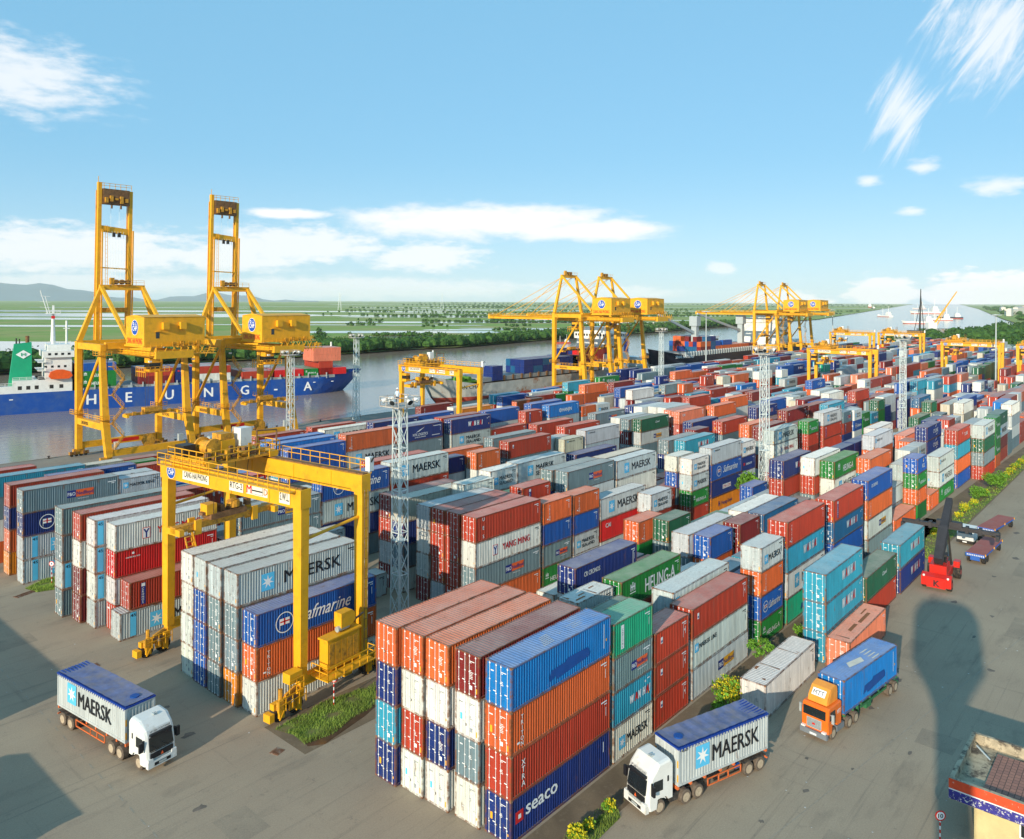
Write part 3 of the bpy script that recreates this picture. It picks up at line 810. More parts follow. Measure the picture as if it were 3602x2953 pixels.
383.3 28.61 2.9 4 4 r,m,o,o
395.9 28.65 2.75 3 4 r,r,r
408.4 28.58 2.75 3 4 g,r,r
421 28.55 3 3 4 w,w,w
433.6 28.53 3 3 2 n,g,g
440.1 28.57 2.75 4 2 p,r,b,r
446.4 28.58 2.9 4 4 n,w,p,p
212.1 31.37 3 3 4 m,m,m
224.7 31.48 2.9 3 4 w:MS,m,m
237.4 31.38 3 4 4 t,t:W,t,t:W
249.9 31.41 2.9 4 4 g:M,t,t:W,t:W
262.5 31.44 2.9 4 4 g,B,g:M,g
313 31.47 2.9 3 4 s,s,s:P
325.5 31.31 2.9 4 2 s,s,s:P,s
331.8 31.46 3 4 4 w,s,c,p
344.3 31.49 3 4 4 b,w,w,w
356.9 31.33 2.9 4 4 b,b,b,b
369.4 31.37 2.9 4 4 b,b,b,b
381.9 31.46 2.9 4 4 b,c,b,s
394.3 31.47 2.9 4 4 b,b,b,b
406.9 31.44 2.9 3 4 b,b,w
419.3 31.33 3 3 4 b,k,b
431.9 31.39 3 3 4 c,c,c
198.9 34.17 2.9 3 4 s,w:MS,g:M
230.6 34.17 2.9 4 4 b,b,b,b
255.7 34.22 2.75 4 4 r,b,w:MS,g
268.3 34.23 2.9 4 4 n:W,n,n:W,n
318.6 34.11 2.9 4 4 n:W,b,r,w
331.2 34.28 2.75 4 4 g,B,w,n
343.7 34.29 2.9 4 2 g,s,g,b
453.6 34.12 2.9 3 2 o,w,w
460 34.23 2.9 3 2 B,m,o
466.4 34.25 3 3 2 B,o,o
472.9 34.14 3 3 4 B,B,B
193.7 37.08 3 4 4 r,r,r,o:T
206.2 36.93 3 3 4 r,r:D,r
218.8 37.06 3 3 2 r:D,w:MS,r
225.1 37.07 2.75 3 2 r:D,r:D,r:D
361 36.98 2.9 4 4 B,B,s,B
373.5 37.05 2.9 4 4 B,B,B,B
386.1 36.93 2.75 4 4 b,o,B,g
398.6 37 2.9 4 4 n,b,m,b
411.2 36.99 3 4 4 n,w,n,n
423.7 37.1 2.9 4 4 n,n,n,n
436.1 36.96 2.75 4 4 s,t,w,n
448.7 37.01 2.9 4 4 m,r,g,s
461.2 36.91 3 4 2 r,r,r,r
467.6 36.91 3 4 4 b,b,b,b
480.2 37.05 2.9 4 4 r,w,t,s
492.9 37.08 3 4 4 r,r,r,r
505.5 36.92 3 4 4 r,r,r,r
198.9 39.84 2.9 3 4 s,g:M,r:D
211.4 39.78 2.9 3 4 b,b,b
230.5 39.83 2.9 3 4 o,t:W,o
249.3 39.85 3 3 2 w,w,w
272.7 39.9 3 3 4 s:P,s,s
285.2 39.79 2.9 4 4 o,r,s,r
297.7 39.85 2.9 4 4 o:T,o:T,o,o:T
310.2 39.73 2.75 4 4 s,o,o,t
322.8 39.72 2.9 3 2 e:H,e,e
329.1 39.86 2.9 4 2 g,e,p,g:M
335.5 39.79 2.9 4 4 b,b,b,b
348.1 39.74 3 4 4 b,m,b,b
199.2 42.6 2.9 3 4 B,r:D,o:T
218.3 42.69 2.75 3 4 g:M,g,g:M
230.7 42.53 2.75 3 2 g,B,o
237.2 42.52 2.75 3 4 g,g,g:M
249.6 42.55 3 3 4 g,g,g
262.2 42.54 2.9 3 4 g:M,g:M,g
274.8 42.53 2.9 3 4 w,w,w:MS
293.9 42.65 3 3 2 p,p,p
357.3 42.65 2.9 4 4 o,s,w,w
369.9 42.67 2.9 4 2 o,o,o,o
376.4 42.64 2.75 4 2 o,o,o,o
382.7 42.64 2.9 4 4 s,s,s,s
426.9 42.67 2.75 4 4 n,g,g,B
439.6 42.52 3 4 2 n,n,b,g
446.1 42.53 3 4 4 n,n,n,n
458.6 42.53 2.9 4 2 n,n,r,c
465 42.69 3 4 2 g,t,g,n
478 42.65 3 4 4 w,w,w,w
490.5 42.56 3 4 2 g,t,w,k
497 42.69 2.75 4 2 g,g,g,g
503.3 42.54 2.75 4 4 g,g,g,g
515.8 42.66 2.9 4 4 g,r,g,g
217.4 45.62 2.9 3 4 m,m,m
230.1 45.53 3 4 2 w:MS,w,w,w:MS
236.4 45.61 2.9 4 4 r:D,w,r,n:W
249 45.57 2.9 4 4 r:D,r:D,r,r:D
261.5 45.54 2.9 3 4 r:D,r,r:D
273.9 45.57 2.75 3 4 n:W,w,r
286.6 45.64 2.75 3 2 n,r,g
293 45.63 2.75 3 4 r:D,b,c
425.3 45.66 2.9 4 2 c,o,g,g
431.8 45.57 3 4 4 k,g,w,c
444.3 45.53 3 4 2 k,k,p,o
463.2 45.55 3 4 4 c,t,o,k
482.2 45.68 2.9 4 2 r,m,c,r
99.7 56.16 2.75 2 2 r,B
169.2 56.16 2.75 3 4 c,r,r
26.1 58.94 2.9 2 2 k,k
56.6 59.07 2.75 2 2 k,o
97.9 59.06 3 2 2 k,k
169.2 58.97 2.75 3 2 b,b,c
188.2 59.04 2.9 3 4 w:MS,m,w:MS
12.8 61.74 2.75 2 4 r,r:D
25.4 61.79 3 2 4 r:D,r
38 61.79 2.9 2 4 m,r
76.6 61.88 2.9 2 2 B,s
98.1 61.71 2.9 2 2 n,o:T
121.5 61.85 2.9 2 2 s:P,g
166.1 61.75 2.9 4 2 g:M,g:M,g,g
172.5 61.77 2.9 3 2 g,w:MS,B
178.9 61.71 2.75 4 4 m,g:M,n,m
12.9 64.98 3 2 4 w,w
32 64.88 2.9 2 4 w,e
44.5 64.87 2.9 2 2 o:T,o
50.9 64.92 2.75 2 4 o:T,o:T
63.5 64.88 3 2 2 o:T,o
70 64.92 2.9 2 4 r:D,o:T
95.6 64.84 3 2 2 k,k
102.2 64.85 2.9 3 4 m,o,w:MS
114.7 64.84 2.9 2 2 m,n
175.2 64.87 2.75 4 4 r:D,w,p,w:MS
187.9 64.82 2.9 3 4 r,r,o
24.2 67.79 2.75 2 4 n,n
36.8 67.7 2.9 2 2 r,n:W
43.3 67.63 2.9 2 2 g,g:M
49.7 67.75 3 2 4 g:M,b
62.3 67.78 2.9 2 4 s:P,s:P
74.9 67.77 2.9 2 4 s,s
87.5 67.75 2.9 2 4 n,s:P
100 67.73 2.9 2 2 t,s:P
138.4 67.75 2.75 2 2 b,g
24 70.52 2.9 2 4 r,r
36.5 70.55 3 2 2 r,r
42.9 70.51 2.75 2 4 o:T,r
55.4 70.46 3 2 4 o,o
67.9 70.59 3 2 4 o:T,o
80.5 70.5 2.75 2 4 o:T,w:MS
93 70.58 2.75 2 4 o,m
137.6 70.49 3 2 4 o,o
162.8 70.52 3 3 4 t,o,o
175.4 70.52 2.9 3 4 b,w,t:W
190.3 52.98 2.75 3 2 c,r,g:M
196.8 52.97 2.75 3 4 c,c,c
215.6 53.03 2.9 3 4 s:P,c,p
228.2 52.9 2.9 3 4 r,s,s:P
240.7 53.07 3 3 2 p,g,r:D
247.2 53.07 3 4 4 p,p,p,p
259.7 53.03 2.9 4 4 p,B,o:T,o
289.3 53.08 3 4 2 p,p,p,p
295.9 52.98 3 4 4 r,g:M,p,g:M
308.5 52.98 2.9 4 4 r,r,s,r
321 53.08 2.9 4 4 r,t,r:D,c
333.5 53.01 2.75 4 4 p,r,r,r
346 53.01 2.75 4 4 e,p,p,p
358.5 52.99 2.9 3 4 r,e,e
383.6 52.99 2.75 3 4 e,r,r
396.2 52.97 2.9 3 2 e,e,e
402.8 52.94 3 4 2 o,o,o,o
409.3 53.09 3 4 4 o,g,p,B
421.8 53.05 2.9 4 2 o,r,c,o
428.3 53.09 2.9 4 4 g,g,g,g
440.9 52.96 2.9 3 4 g,g,g
453.5 53.07 2.75 3 4 g,g,g
194.8 55.76 2.9 3 2 w:MS,r,n
284.3 55.73 3 3 4 r:D,b,s:P
353.4 55.75 2.9 4 4 n,c,n,n
366 55.89 2.9 3 4 r,n,g
466.9 55.74 2.75 3 2 r,w,s
473.3 55.89 3 3 4 m,n,r
485.9 55.76 2.9 4 4 b,m,r,m
498.5 55.83 2.9 4 2 g,b,b,k
517.4 55.85 2.75 4 4 n,n,n,n
530.1 55.88 3 4 4 r,r,r,r
542.7 55.89 2.75 4 4 w,m,r,r
555.1 55.78 3 4 4 w,w,w,w
567.7 55.84 3 3 4 w,w,w
580.1 55.84 2.75 3 2 w,w,w
586.5 55.71 2.9 3 4 k,w,s
201.2 58.52 2.9 3 4 g:M,e,r
231.9 58.65 2.9 3 2 g:M,r,g
384.8 58.54 2.75 3 4 r,g,b
397.3 58.69 2.9 3 4 r,g,r
466.8 58.63 2.9 3 4 c,r,e
479.3 58.54 3 3 2 c,o,r
485.7 58.66 3 3 4 t,c,t
561.8 58.52 3 4 4 r,r,r,r
586.9 58.65 2.9 3 4 c,r,b
200.7 61.42 2.75 3 4 r,r,r
225.7 61.46 2.9 3 2 r,r:D,r:D
232.2 61.49 2.9 3 4 b,b,b
244.8 61.39 3 3 2 g:M,b,b
295.3 61.47 2.75 3 4 o:T,o:T,o
307.8 61.34 2.9 3 4 o,o,w:MS
383.5 61.41 3 3 4 g,g,g
396.1 61.49 2.9 3 4 c,c,c
421.2 61.47 2.9 3 4 c,c,w
433.7 61.49 3 3 2 c,c,c
452.6 61.39 2.75 4 4 o,o,o,B
465.2 61.39 2.9 4 4 o,o,o,o
490.4 61.34 2.9 4 4 y,o,w,n
502.9 61.37 3 4 2 g,y,y,r
200.9 64.17 2.75 3 4 t,t:W,t:W
213.5 64.29 2.9 3 4 t:W,t,t
226 64.15 2.9 3 4 o:T,w:MS,o
238.5 64.17 2.9 3 4 b,b,o
251.1 64.27 2.75 4 4 o:T,w:MS,b,w
307.8 64.27 2.9 3 4 m,m,m
320.2 64.18 3 4 4 m,B,m,m
345.2 64.24 2.9 4 2 s,s,s,s
351.6 64.13 3 4 4 s,s,s,s
364.1 64.16 2.9 3 4 g,c,b
376.6 64.26 2.9 4 2 g,n,r,o
382.9 64.13 2.9 4 4 g,g,g,g
395.4 64.18 2.9 4 4 g,g,g,o
414.3 64.17 3 4 4 n,g,o,s
427 64.22 3 3 4 n,g,b
439.4 64.1 3 4 2 r,n,g,o
445.9 64.21 2.9 4 2 o,g,r,k
452.4 64.21 3 4 4 o,t,n,b
578 64.13 2.9 3 4 n,n,n
232.6 66.91 2.75 3 4 w,w:MS,w:MS
308.1 67.04 3 3 4 s:P,s:P,n
352.6 66.93 2.75 3 4 w,w,w
365.3 67.02 3 3 4 B,w,c
377.8 67.01 3 4 4 B,g,B,B
396.9 67.03 2.9 4 4 t,s,c,B
409.5 67.03 3 4 4 t,t,n,b
548.6 67.02 2.9 3 4 s,g,r
573.8 66.96 2.9 3 4 b,s,n
586.4 66.96 2.9 3 4 b,B,b
257.6 69.91 2.9 3 4 t,t,t
270.3 69.99 2.9 3 4 n:W,n,n
282.8 69.95 2.75 4 2 g,n,n:W,w:MS
289.2 69.93 2.9 4 4 g,g,g:M,g:M
308.1 69.97 3 3 4 g,g,g:M
320.7 69.97 2.75 3 4 m,b,r:D
333.4 70 2.75 3 2 m,m,m
339.8 70.06 3 3 4 c,g,m
352.3 69.92 3 3 4 g,c,r
535 70.04 3 4 4 b,b,r,r
547.6 70.07 2.9 4 4 b,n,b,k
560.3 70.01 2.75 3 4 b,b,b
572.8 69.95 3 3 4 t,m,g
585.3 69.99 3 3 4 r,t,w
167.4 82.22 2.9 3 2 r,r,r
173.9 82.29 2.75 3 2 r:D,c,r:D
180.2 82.29 2.9 3 4 t,t:W,t
13.3 85.02 2.9 2 4 r,r
25.7 84.95 2.75 2 2 w,t:W
48.2 84.98 2.9 2 2 w,w
54.7 85.01 2.9 2 2 m,w:MS
88.1 84.91 2.75 2 4 o,w
117.5 85.06 2.75 3 4 o:T,o,o:T
130.1 85 2.9 2 4 g,n
155.5 84.94 2.9 3 4 g:M,g:M,g
168.1 85.05 2.75 3 4 n:W,c,g:M
180.5 84.94 2.9 4 2 o:T,m,o:T,g
187 84.9 2.9 3 4 o:T,m,o:T
12.9 87.71 2.75 2 2 m,m
19.2 87.82 2.75 2 4 y,y
47.9 87.73 2.9 2 2 n,n
54.2 87.79 2.9 2 4 s:P,b
66.8 87.82 2.75 2 2 s,s
73.2 87.75 3 2 4 t:W,g
104.8 87.78 2.9 2 4 r,t
117.3 87.81 2.9 2 4 s:P,s
129.8 87.82 3 2 4 b,b
154.8 87.72 2.9 4 4 w,m,k,m
167.3 87.79 2.9 3 2 b,g,B
173.8 87.74 2.9 4 4 s,r,s,o:T
13 90.54 3 2 4 r,r:D
25.6 90.52 2.9 2 2 r,r
32 90.62 3 2 2 t:W,r
38.3 90.55 2.9 2 2 b,b
44.7 90.6 2.75 2 4 b,k
74.1 90.59 3 2 2 r:D,b
80.6 90.59 2.9 2 4 w:MS,s
93.2 90.69 2.75 2 4 w:MS,r:D
105.8 90.56 2.9 3 4 r,r:D,r
118.4 90.57 2.9 2 4 s,r
131 90.59 3 2 4 n:W,n:W
156 90.53 2.9 3 4 g,r:D,s:P
168.4 90.56 2.75 3 4 g,g:M,r:D
13.7 93.31 2.9 2 4 s,g:M
26.4 93.44 2.75 2 4 n:W,g
38.9 93.45 3 2 4 m,m
63.5 93.42 2.75 2 2 r,r:D
88 93.46 2.75 2 4 k,k
100.6 93.35 2.75 3 4 g:M,o:T,k
113.1 93.31 2.75 2 4 g,t:W
125.6 93.4 3 2 2 g:M,n
132.1 93.36 3 2 4 g,g:M
144.6 93.33 2.9 2 4 o:T,o:T
157.1 93.39 2.9 4 4 b,n,o,B
169.6 93.38 2.9 4 2 b,b,b,o
176.1 93.41 2.9 3 2 c,c,c
13.7 96.29 3 2 4 B,B
26.3 96.14 2.9 2 4 B,B
38.9 96.26 2.75 2 2 B,g
45.3 96.18 2.9 2 4 b,b
57.9 96.11 3 2 4 o:T,o
70.4 96.27 2.9 2 2 o:T,o:T
76.9 96.26 2.9 2 4 r:D,o
89.5 96.16 2.9 2 4 b,n
102 96.24 2.75 2 4 e:H,n:W
114.5 96.16 3 2 4 w,r
127.2 96.27 2.9 2 4 w:MS,b
139.8 96.14 2.9 2 2 B,b
152.7 96.28 3 3 4 c,c,c
177.7 96.3 2.9 3 4 g:M,g,g
221.9 79.09 2.9 2 4 m,m
234.4 78.96 3 2 4 m,g
246.9 78.97 2.9 3 4 g:M,s,m
259.4 79.07 2.9 3 4 r,r,r:D
271.8 79.02 2.9 3 4 r,r,r
395.8 78.99 2.75 3 2 r,w,w
402.2 78.92 2.75 3 4 m,c,r
414.9 79.05 3 3 4 m,m,m
427.6 78.99 2.9 4 4 p,p,p,p
440.1 78.9 2.75 4 4 s,p,p,p
452.6 78.99 3 4 4 s,g,s,g
465.2 79.06 2.75 4 4 o,c,s,r
477.9 79.09 3 3 4 w,o,o
490.5 78.94 3 4 4 o,o,o,o
503 78.97 3 4 2 c,y,n,o
509.4 78.91 2.75 4 4 e,c,m,s
522.1 78.95 2.9 4 2 g,w,c,e
528.5 78.91 2.75 4 4 k,k,k,k
541 79.08 2.75 4 4 k,k,r,k
553.6 78.94 3 4 2 k,r,k,t
559.9 78.99 2.9 4 4 k,s,w,o
192.9 81.88 3 3 4 r:D,r,B
205.3 81.89 2.9 3 2 r,r:D,r
228.8 81.73 2.9 2 4 r,r
241.4 81.78 3 2 2 r,r
258.8 81.84 2.9 3 4 g,g:M,g
271.4 81.72 2.9 3 4 n:W,g,w
284 81.73 2.9 3 4 e,r,n
296.6 81.77 2.75 3 4 o:T,o,o
309.2 81.72 3 4 2 n:W,n,n,n
330.7 81.82 2.9 4 2 m,m,m,m
337.3 81.74 2.9 4 4 g,m,m,m
349.9 81.77 2.9 3 4 g,g,s
362.4 81.73 2.9 3 4 n,n,n
374.9 81.81 3 4 4 n,n,n,e
387.4 81.89 2.9 4 4 g,g,n,w
400 81.72 2.9 3 4 g,g,g
412.5 81.86 2.9 3 2 g,g,g
418.8 81.72 2.9 4 2 g,g,g,g
425.2 81.82 2.9 4 4 g,g,g,g
437.7 81.72 3 4 4 p,r,r,g
450.2 81.78 3 4 4 o,p,p,p
481.9 81.73 2.9 4 4 t,t,t,t
494.6 81.81 3 4 4 w,w,w,w
507.1 81.8 3 4 2 B,g,w,y
551.4 81.81 2.75 4 4 o,o,o,o
563.9 81.87 3 4 4 e,b,m,g
576.4 81.86 3 4 4 e,r,e,e
588.9 81.82 2.9 4 4 o,e,w,e
212.5 84.66 3 3 4 g:M,g,g
225.1 84.57 2.9 2 4 w:MS,w
368 84.58 2.9 3 4 g,o,r
588.3 84.56 3 4 4 w,w,w,w
200.2 87.47 2.9 3 4 r,r:D,r:D
212.7 87.48 2.9 4 2 c,r:D,o,p
252.1 87.44 2.9 3 4 m,c,c
264.8 87.33 3 4 4 b,b,b,b
277.3 87.45 2.9 4 4 n:W,n,n,n
289.8 87.49 2.9 3 4 n:W,t:W,n
302.4 87.39 3 3 2 c,n,n
365.4 87.3 2.75 3 4 m,o,m
384.4 87.45 3 3 4 n,e,m
397 87.47 2.9 4 2 n,b,n,o
403.4 87.48 2.75 4 4 n,r,t,w
416.1 87.47 2.9 4 4 g,p,n,e
428.7 87.34 2.9 4 4 B,B,B,B
517 87.4 3 4 4 r,k,g,p
529.7 87.44 2.9 4 4 r,r,r,r
567.5 87.32 2.9 4 4 g,r,r,b
586.5 87.5 2.9 4 2 w,w,w,w
199.2 90.28 2.9 3 2 r,r,o:T
205.6 90.29 3 4 2 r:D,r,r:D,r:D
230.1 90.29 3 3 4 e,r:D,r
242.8 90.12 2.9 3 2 w,w,w
261.9 90.12 2.9 3 2 m,r:D,w
268.3 90.11 3 3 4 m,n:W,o:T
293.3 90.14 3 3 2 t:W,t,t:W
299.8 90.21 2.9 3 2 r,t,t
306.3 90.17 2.9 3 2 r,r,r
312.8 90.22 2.75 4 4 t,t,t,t:W
325.4 90.13 2.75 4 4 w,e:H,t:W,n
338 90.19 2.9 4 4 m,m,m,m
350.7 90.2 2.9 4 4 o,o,o,o
363.2 90.23 2.75 4 2 o,r,o,o
369.6 90.22 2.9 4 2 p,w,w,o
375.9 90.13 3 4 2 r,t,n,p
382.3 90.18 3 4 4 r,r,r,r
394.9 90.28 3 4 2 b,b,b,b
401.3 90.12 2.9 4 2 r,b,r,b
407.8 90.21 2.9 4 4 r,r,w,r
432.9 90.14 2.9 4 4 w,r,r,r
445.4 90.24 2.9 4 2 w,w,s,o
451.8 90.22 2.9 4 4 k,w,w,w
464.2 90.2 2.9 4 4 c,c,c,c
476.9 90.27 3 4 4 c,t,p,g
489.3 90.26 2.9 4 2 p,e,c,c
495.7 90.18 2.9 4 4 c,p,b,r
508.2 90.22 2.75 4 2 r,g,c,w
514.7 90.16 2.9 4 4 b,r,g,r
527.2 90.26 2.9 4 4 b,o,B,b
539.7 90.28 2.9 4 4 n,s,b,n
552.3 90.21 2.9 4 4 r,s,o,n
564.9 90.22 2.9 4 4 g,g,g,g
590.1 90.21 3 4 4 n,g,m,w
201.2 92.91 2.9 3 4 s,o:T,g:M
230.9 93.08 2.9 4 2 g,o,b,s
237.3 93.1 2.75 4 4 g:M,o,g,g
249.8 93.01 3 4 4 g:M,g,t,n
262.4 93.08 3 4 4 g,g:M,g:M,g
275 92.93 2.75 4 4 b,g,n:W,n
287.7 93.01 2.9 4 2 b,b,c,m
294.2 93.07 2.9 4 4 b,b,r,g
306.9 93.05 2.9 4 4 b,m,b,b
345.1 92.95 2.9 4 4 g,g,g,g
357.7 92.92 3 4 2 o,o,o,o
364.1 92.97 2.9 4 4 s,o,o,o
376.5 92.9 3 4 4 n,s,b,s
395.6 93.04 2.9 4 4 o,o,o,o
408.2 93.04 2.9 4 4 e,e,e,e
420.7 93.01 2.9 4 4 e,e,r,g
515.4 92.91 3 4 2 r,c,n,g
521.9 93.1 3 4 4 r,r,g,r
565.9 92.97 3 4 4 r,g,m,c
578.5 92.92 2.9 4 4 r,r,r,r
202.2 95.75 2.9 3 4 r,r,r:D
214.7 95.71 3 3 2 r:D,r:D,t:W
221.2 95.89 2.9 4 2 r:D,t,r,r
227.6 95.75 3 4 2 g,r:D,r,r:D
234.1 95.81 2.9 4 4 r,r,r,r:D
246.7 95.76 3 4 4 o,r,r:D,r:D
259.1 95.75 2.9 4 2 o:T,n:W,o,o
265.6 95.73 3 4 4 o,n:W,o:T,c
278.1 95.86 2.75 4 2 B,B,B,B
284.6 95.83 2.75 4 4 s:P,r,B,r:D
297.1 95.83 2.9 4 4 s,s:P,s,n
309.6 95.81 3 4 2 r,s,g,s:P
316.1 95.73 2.9 4 2 m,o,w,B
322.5 95.79 3 4 2 b,b,b,b
328.9 95.79 2.75 4 4 w:MS,B,b,o
341.5 95.75 3 4 4 w,w,w,g
354 95.74 2.9 4 4 r,w,w,b
238.1 98.68 2.9 4 4 m,t:W,t,n:W
263.4 98.51 2.9 4 4 o:T,t,s:P,g:M
288.5 98.52 2.9 4 4 g:M,g,g:M,g
301.1 98.53 2.9 4 4 g:M,g,g,g:M
313.6 98.57 3 4 2 b,b,b,b
377 98.56 3 4 4 n,o,t,c
402.2 98.52 2.9 4 4 n,n,n,n
414.8 98.59 3 4 2 n,n,n,n
421.3 98.5 3 4 4 n,n,n,n
434 98.62 2.75 4 4 b,b,b,b
446.4 98.64 2.9 4 2 r,b,w,b
452.9 98.56 2.9 4 4 s,r,r,s
465.5 98.52 2.9 4 2 B,s,g,o
472 98.63 2.75 4 4 y,B,B,e
484.6 98.6 2.75 4 4 p,c,y,y
503.5 98.54 2.75 4 4 p,p,p,p
516.2 98.6 2.9 4 4 r,k,p,p
528.8 98.66 2.9 4 4 o,s,r,r
541.3 98.59 2.9 4 4 g,g,g,g
553.8 98.54 2.75 4 2 t,t,t,t
560.2 98.59 3 4 4 p,p,p,p
572.9 98.53 3 4 4 p,p,p,p
585.5 98.6 2.9 4 4 c,c,c,c
598.1 98.6 2.9 4 4 s,c,g,c
29.9 103.53 2.9 1 4 r
42.4 103.57 2.9 1 4 r
54.8 103.59 2.9 1 2 r
61.3 103.42 2.9 1 2 r
67.8 103.41 2.75 2 4 r,o
80.4 103.59 3 2 2 e,e
86.7 103.41 2.9 2 2 r,t:W
93.1 103.5 3 1 2 r
99.6 103.42 2.9 1 4 o
112.1 103.51 3 2 4 r,r
124.6 103.48 2.9 1 2 b
156.5 103.56 3 2 4 b,b
169.1 103.6 2.9 4 4 m,m,m,m
197.6 103.52 2.9 4 2 n:W,m,o,w:MS
204 103.54 2.9 3 4 t:W,n:W,B
216.6 103.47 3 3 4 r:D,w,t:W
29.9 106.32 2.75 1 4 r
42.4 106.23 3 1 4 b
54.9 106.32 2.9 1 4 b
67.4 106.22 2.9 2 2 m,b
73.8 106.29 2.75 1 2 c
80.3 106.3 2.9 1 2 o
86.7 106.34 2.9 1 4 r:D
99.3 106.29 2.75 2 2 r,r:D
105.6 106.28 2.75 1 2 r
112 106.28 2.9 2 4 t,t:W
124.5 106.4 3 1 2 t:W
150.3 106.37 3 3 2 o,o:T,o:T
156.9 106.29 2.9 4 4 o:T,o,m,o
169.5 106.34 2.9 3 4 o,o,o:T
200.9 106.39 2.9 3 4 o:T,o:T,o:T
213.4 106.27 3 4 4 o,g:M,p,g
226 106.25 2.75 4 4 o,o,o:T,o:T
238.6 106.22 2.9 4 4 r:D,B,o:T,s
251.3 106.21 3 4 4 e,w,r,n:W
263.9 106.24 2.9 4 2 e:H,e,e,e
270.4 106.26 2.75 4 2 n,e:H,e,e:H
30.2 109.12 3 1 2 w:MS
36.7 109.19 3 1 4 g
49.3 109.15 2.9 1 4 s:P
61.9 109.13 2.9 1 4 s
74.4 109.02 2.9 2 4 s,s:P
87 109.07 2.9 1 4 g
99.5 109.18 2.75 2 2 g:M,g:M
120.9 109.09 2.75 2 2 g:M,g:M
193.4 109.18 2.9 3 4 B,B,B
206 109.12 3 3 4 s:P,B,B
218.7 109.12 2.9 4 4 n:W,n,s:P,s:P
231.3 109 2.75 4 4 b,b,b,b
243.9 109.13 3 4 4 w:MS,b,g,b
256.5 109.19 2.9 4 4 w:MS,o:T,o,w:MS
268.9 109.1 2.9 4 2 w:MS,g:M,n,t:W
292.4 109.02 3 4 4 t,c,c,w
304.9 109.18 3 4 4 t:W,t,o,s:P
317.4 109.04 3 4 4 m,m,m,m
330.1 109.17 2.9 4 4 c,m,r,o
342.7 109.19 3 4 4 c,c,c,c
355.2 109.05 2.9 4 4 g,c,s,c
437.5 109.17 2.75 4 2 o,o,o,o
443.8 109.17 2.9 4 2 o,o,o,o
450.3 109.16 3 4 4 b,o,o,n
475.5 109.08 2.9 4 4 o,o,n,o
488.1 109.04 2.9 4 2 r,o,g,o
494.4 109.09 3 4 4 w,w,w,w
507 109.14 3 4 4 w,b,w,r
519.6 109.09 2.9 4 4 m,g,w,g
532.2 109.02 2.9 4 4 c,c,c,c
544.6 109.07 2.9 4 4 o,c,c,n
557.2 109.11 2.75 4 2 o,o,p,e
563.6 109.06 2.9 4 4 o,o,o,o
576.1 109.15 2.75 4 4 c,g,n,s
588.7 109.08 3 4 4 n,n,n,n
29.8 111.98 2.9 1 4 r
60.4 111.88 3 1 4 r
72.9 111.89 3 1 4 r
85.3 111.82 2.9 2 2 g:M,w
91.8 111.92 2.9 1 2 g:M
98.1 111.94 2.9 1 2 t:W
120.5 112 2.9 1 2 w
174.6 111.85 2.9 3 4 w:MS,w,w:MS
187.2 111.87 2.9 3 4 w,w,c
206.2 111.95 3 3 4 w,w:MS,w
437.9 111.88 2.9 4 4 o,o,o,o
475.6 111.83 3 4 2 b,b,b,b
30.1 114.74 3 1 4 n:W
75.6 114.69 2.75 2 4 n,b
88.3 114.75 2.9 2 4 r,n:W
101 114.62 2.9 2 2 t,r
121.4 114.71 2.9 2 2 t:W,t
127.9 114.71 2.9 2 4 t:W,w:MS
140.5 114.63 2.9 3 4 r:D,r:D,n:W
153.2 114.77 2.75 3 2 e,r,r:D
159.5 114.74 2.9 4 4 t,e,e:H,e:H
184.5 114.75 3 3 4 p,p,p
197.1 114.66 3 3 2 b,p,p
380.5 114.73 2.9 3 2 e,e,e
386.8 114.69 2.9 3 4 e,k,e
399.4 114.78 3 3 4 e,r,k
418.5 114.72 2.75 3 2 o,e,r
538.2 114.61 3 4 2 g,b,g,g
544.5 114.79 2.9 4 4 g,e,r,g
563.6 114.61 3 4 2 s,g,n,n
570.1 114.79 3 4 4 r,t,g,s
29.9 117.51 2.9 1 4 r:D
42.4 117.48 2.9 1 4 b
55 117.54 2.9 1 2 b
61.4 117.49 2.75 2 4 b,o:T
74 117.54 2.9 2 4 t:W,b
86.5 117.42 3 2 2 t,t
93 117.42 2.9 1 4 c
120.6 117.48 2.9 2 2 g:M,g:M
126.9 117.41 2.9 2 4 g:M,g:M
139.5 117.47 2.9 2 2 m,e:H
158.5 117.54 2.9 3 4 r:D,r:D,r:D
196.2 117.43 2.9 3 4 r:D,p,w
208.7 117.42 2.75 4 4 s,w,s,r:D
221.2 117.42 3 4 4 s,r,t,g
233.8 117.46 2.9 4 4 b,s:P,s:P,s
246.5 117.54 3 4 4 b,b,b,b
259 117.44 2.9 4 4 b,e:H,w,b
271.7 117.55 3 4 4 r:D,n:W,g,b
284.2 117.46 2.9 4 4 o:T,r:D,b,w
296.8 117.55 2.75 4 4 m,m,m,m
309.3 117.54 2.9 4 4 n:W,n,n,n:W
321.9 117.45 2.9 4 4 n:W,n,m,n
340.9 117.56 2.9 4 4 n,n,n,n
397.9 117.47 2.75 3 2 r,r,r
417.1 117.56 2.9 3 2 r,r,w
423.5 117.58 3 3 4 r,w,r
455.1 117.59 3 4 4 n,n,b,n
467.5 117.52 3 4 4 w,t,g,n
30.2 120.31 3 1 4 r:D
42.8 120.31 2.9 1 4 r
55.4 120.24 3 1 4 r:D
68.1 120.22 3 1 4 w
80.6 120.26 2.9 1 4 w:MS
93.2 120.3 2.9 2 4 w:MS,w:MS
105.8 120.32 2.9 1 4 w
118.3 120.4 2.9 1 4 w:MS
147.9 120.26 2.9 3 4 w,w:MS,w:MS
160.4 120.33 2.9 3 4 w,w:MS,w
185.6 120.39 2.75 4 4 e:H,g,t,b
212.3 120.31 2.9 3 4 g,w,e
224.9 120.23 3 4 4 g,g,o,g
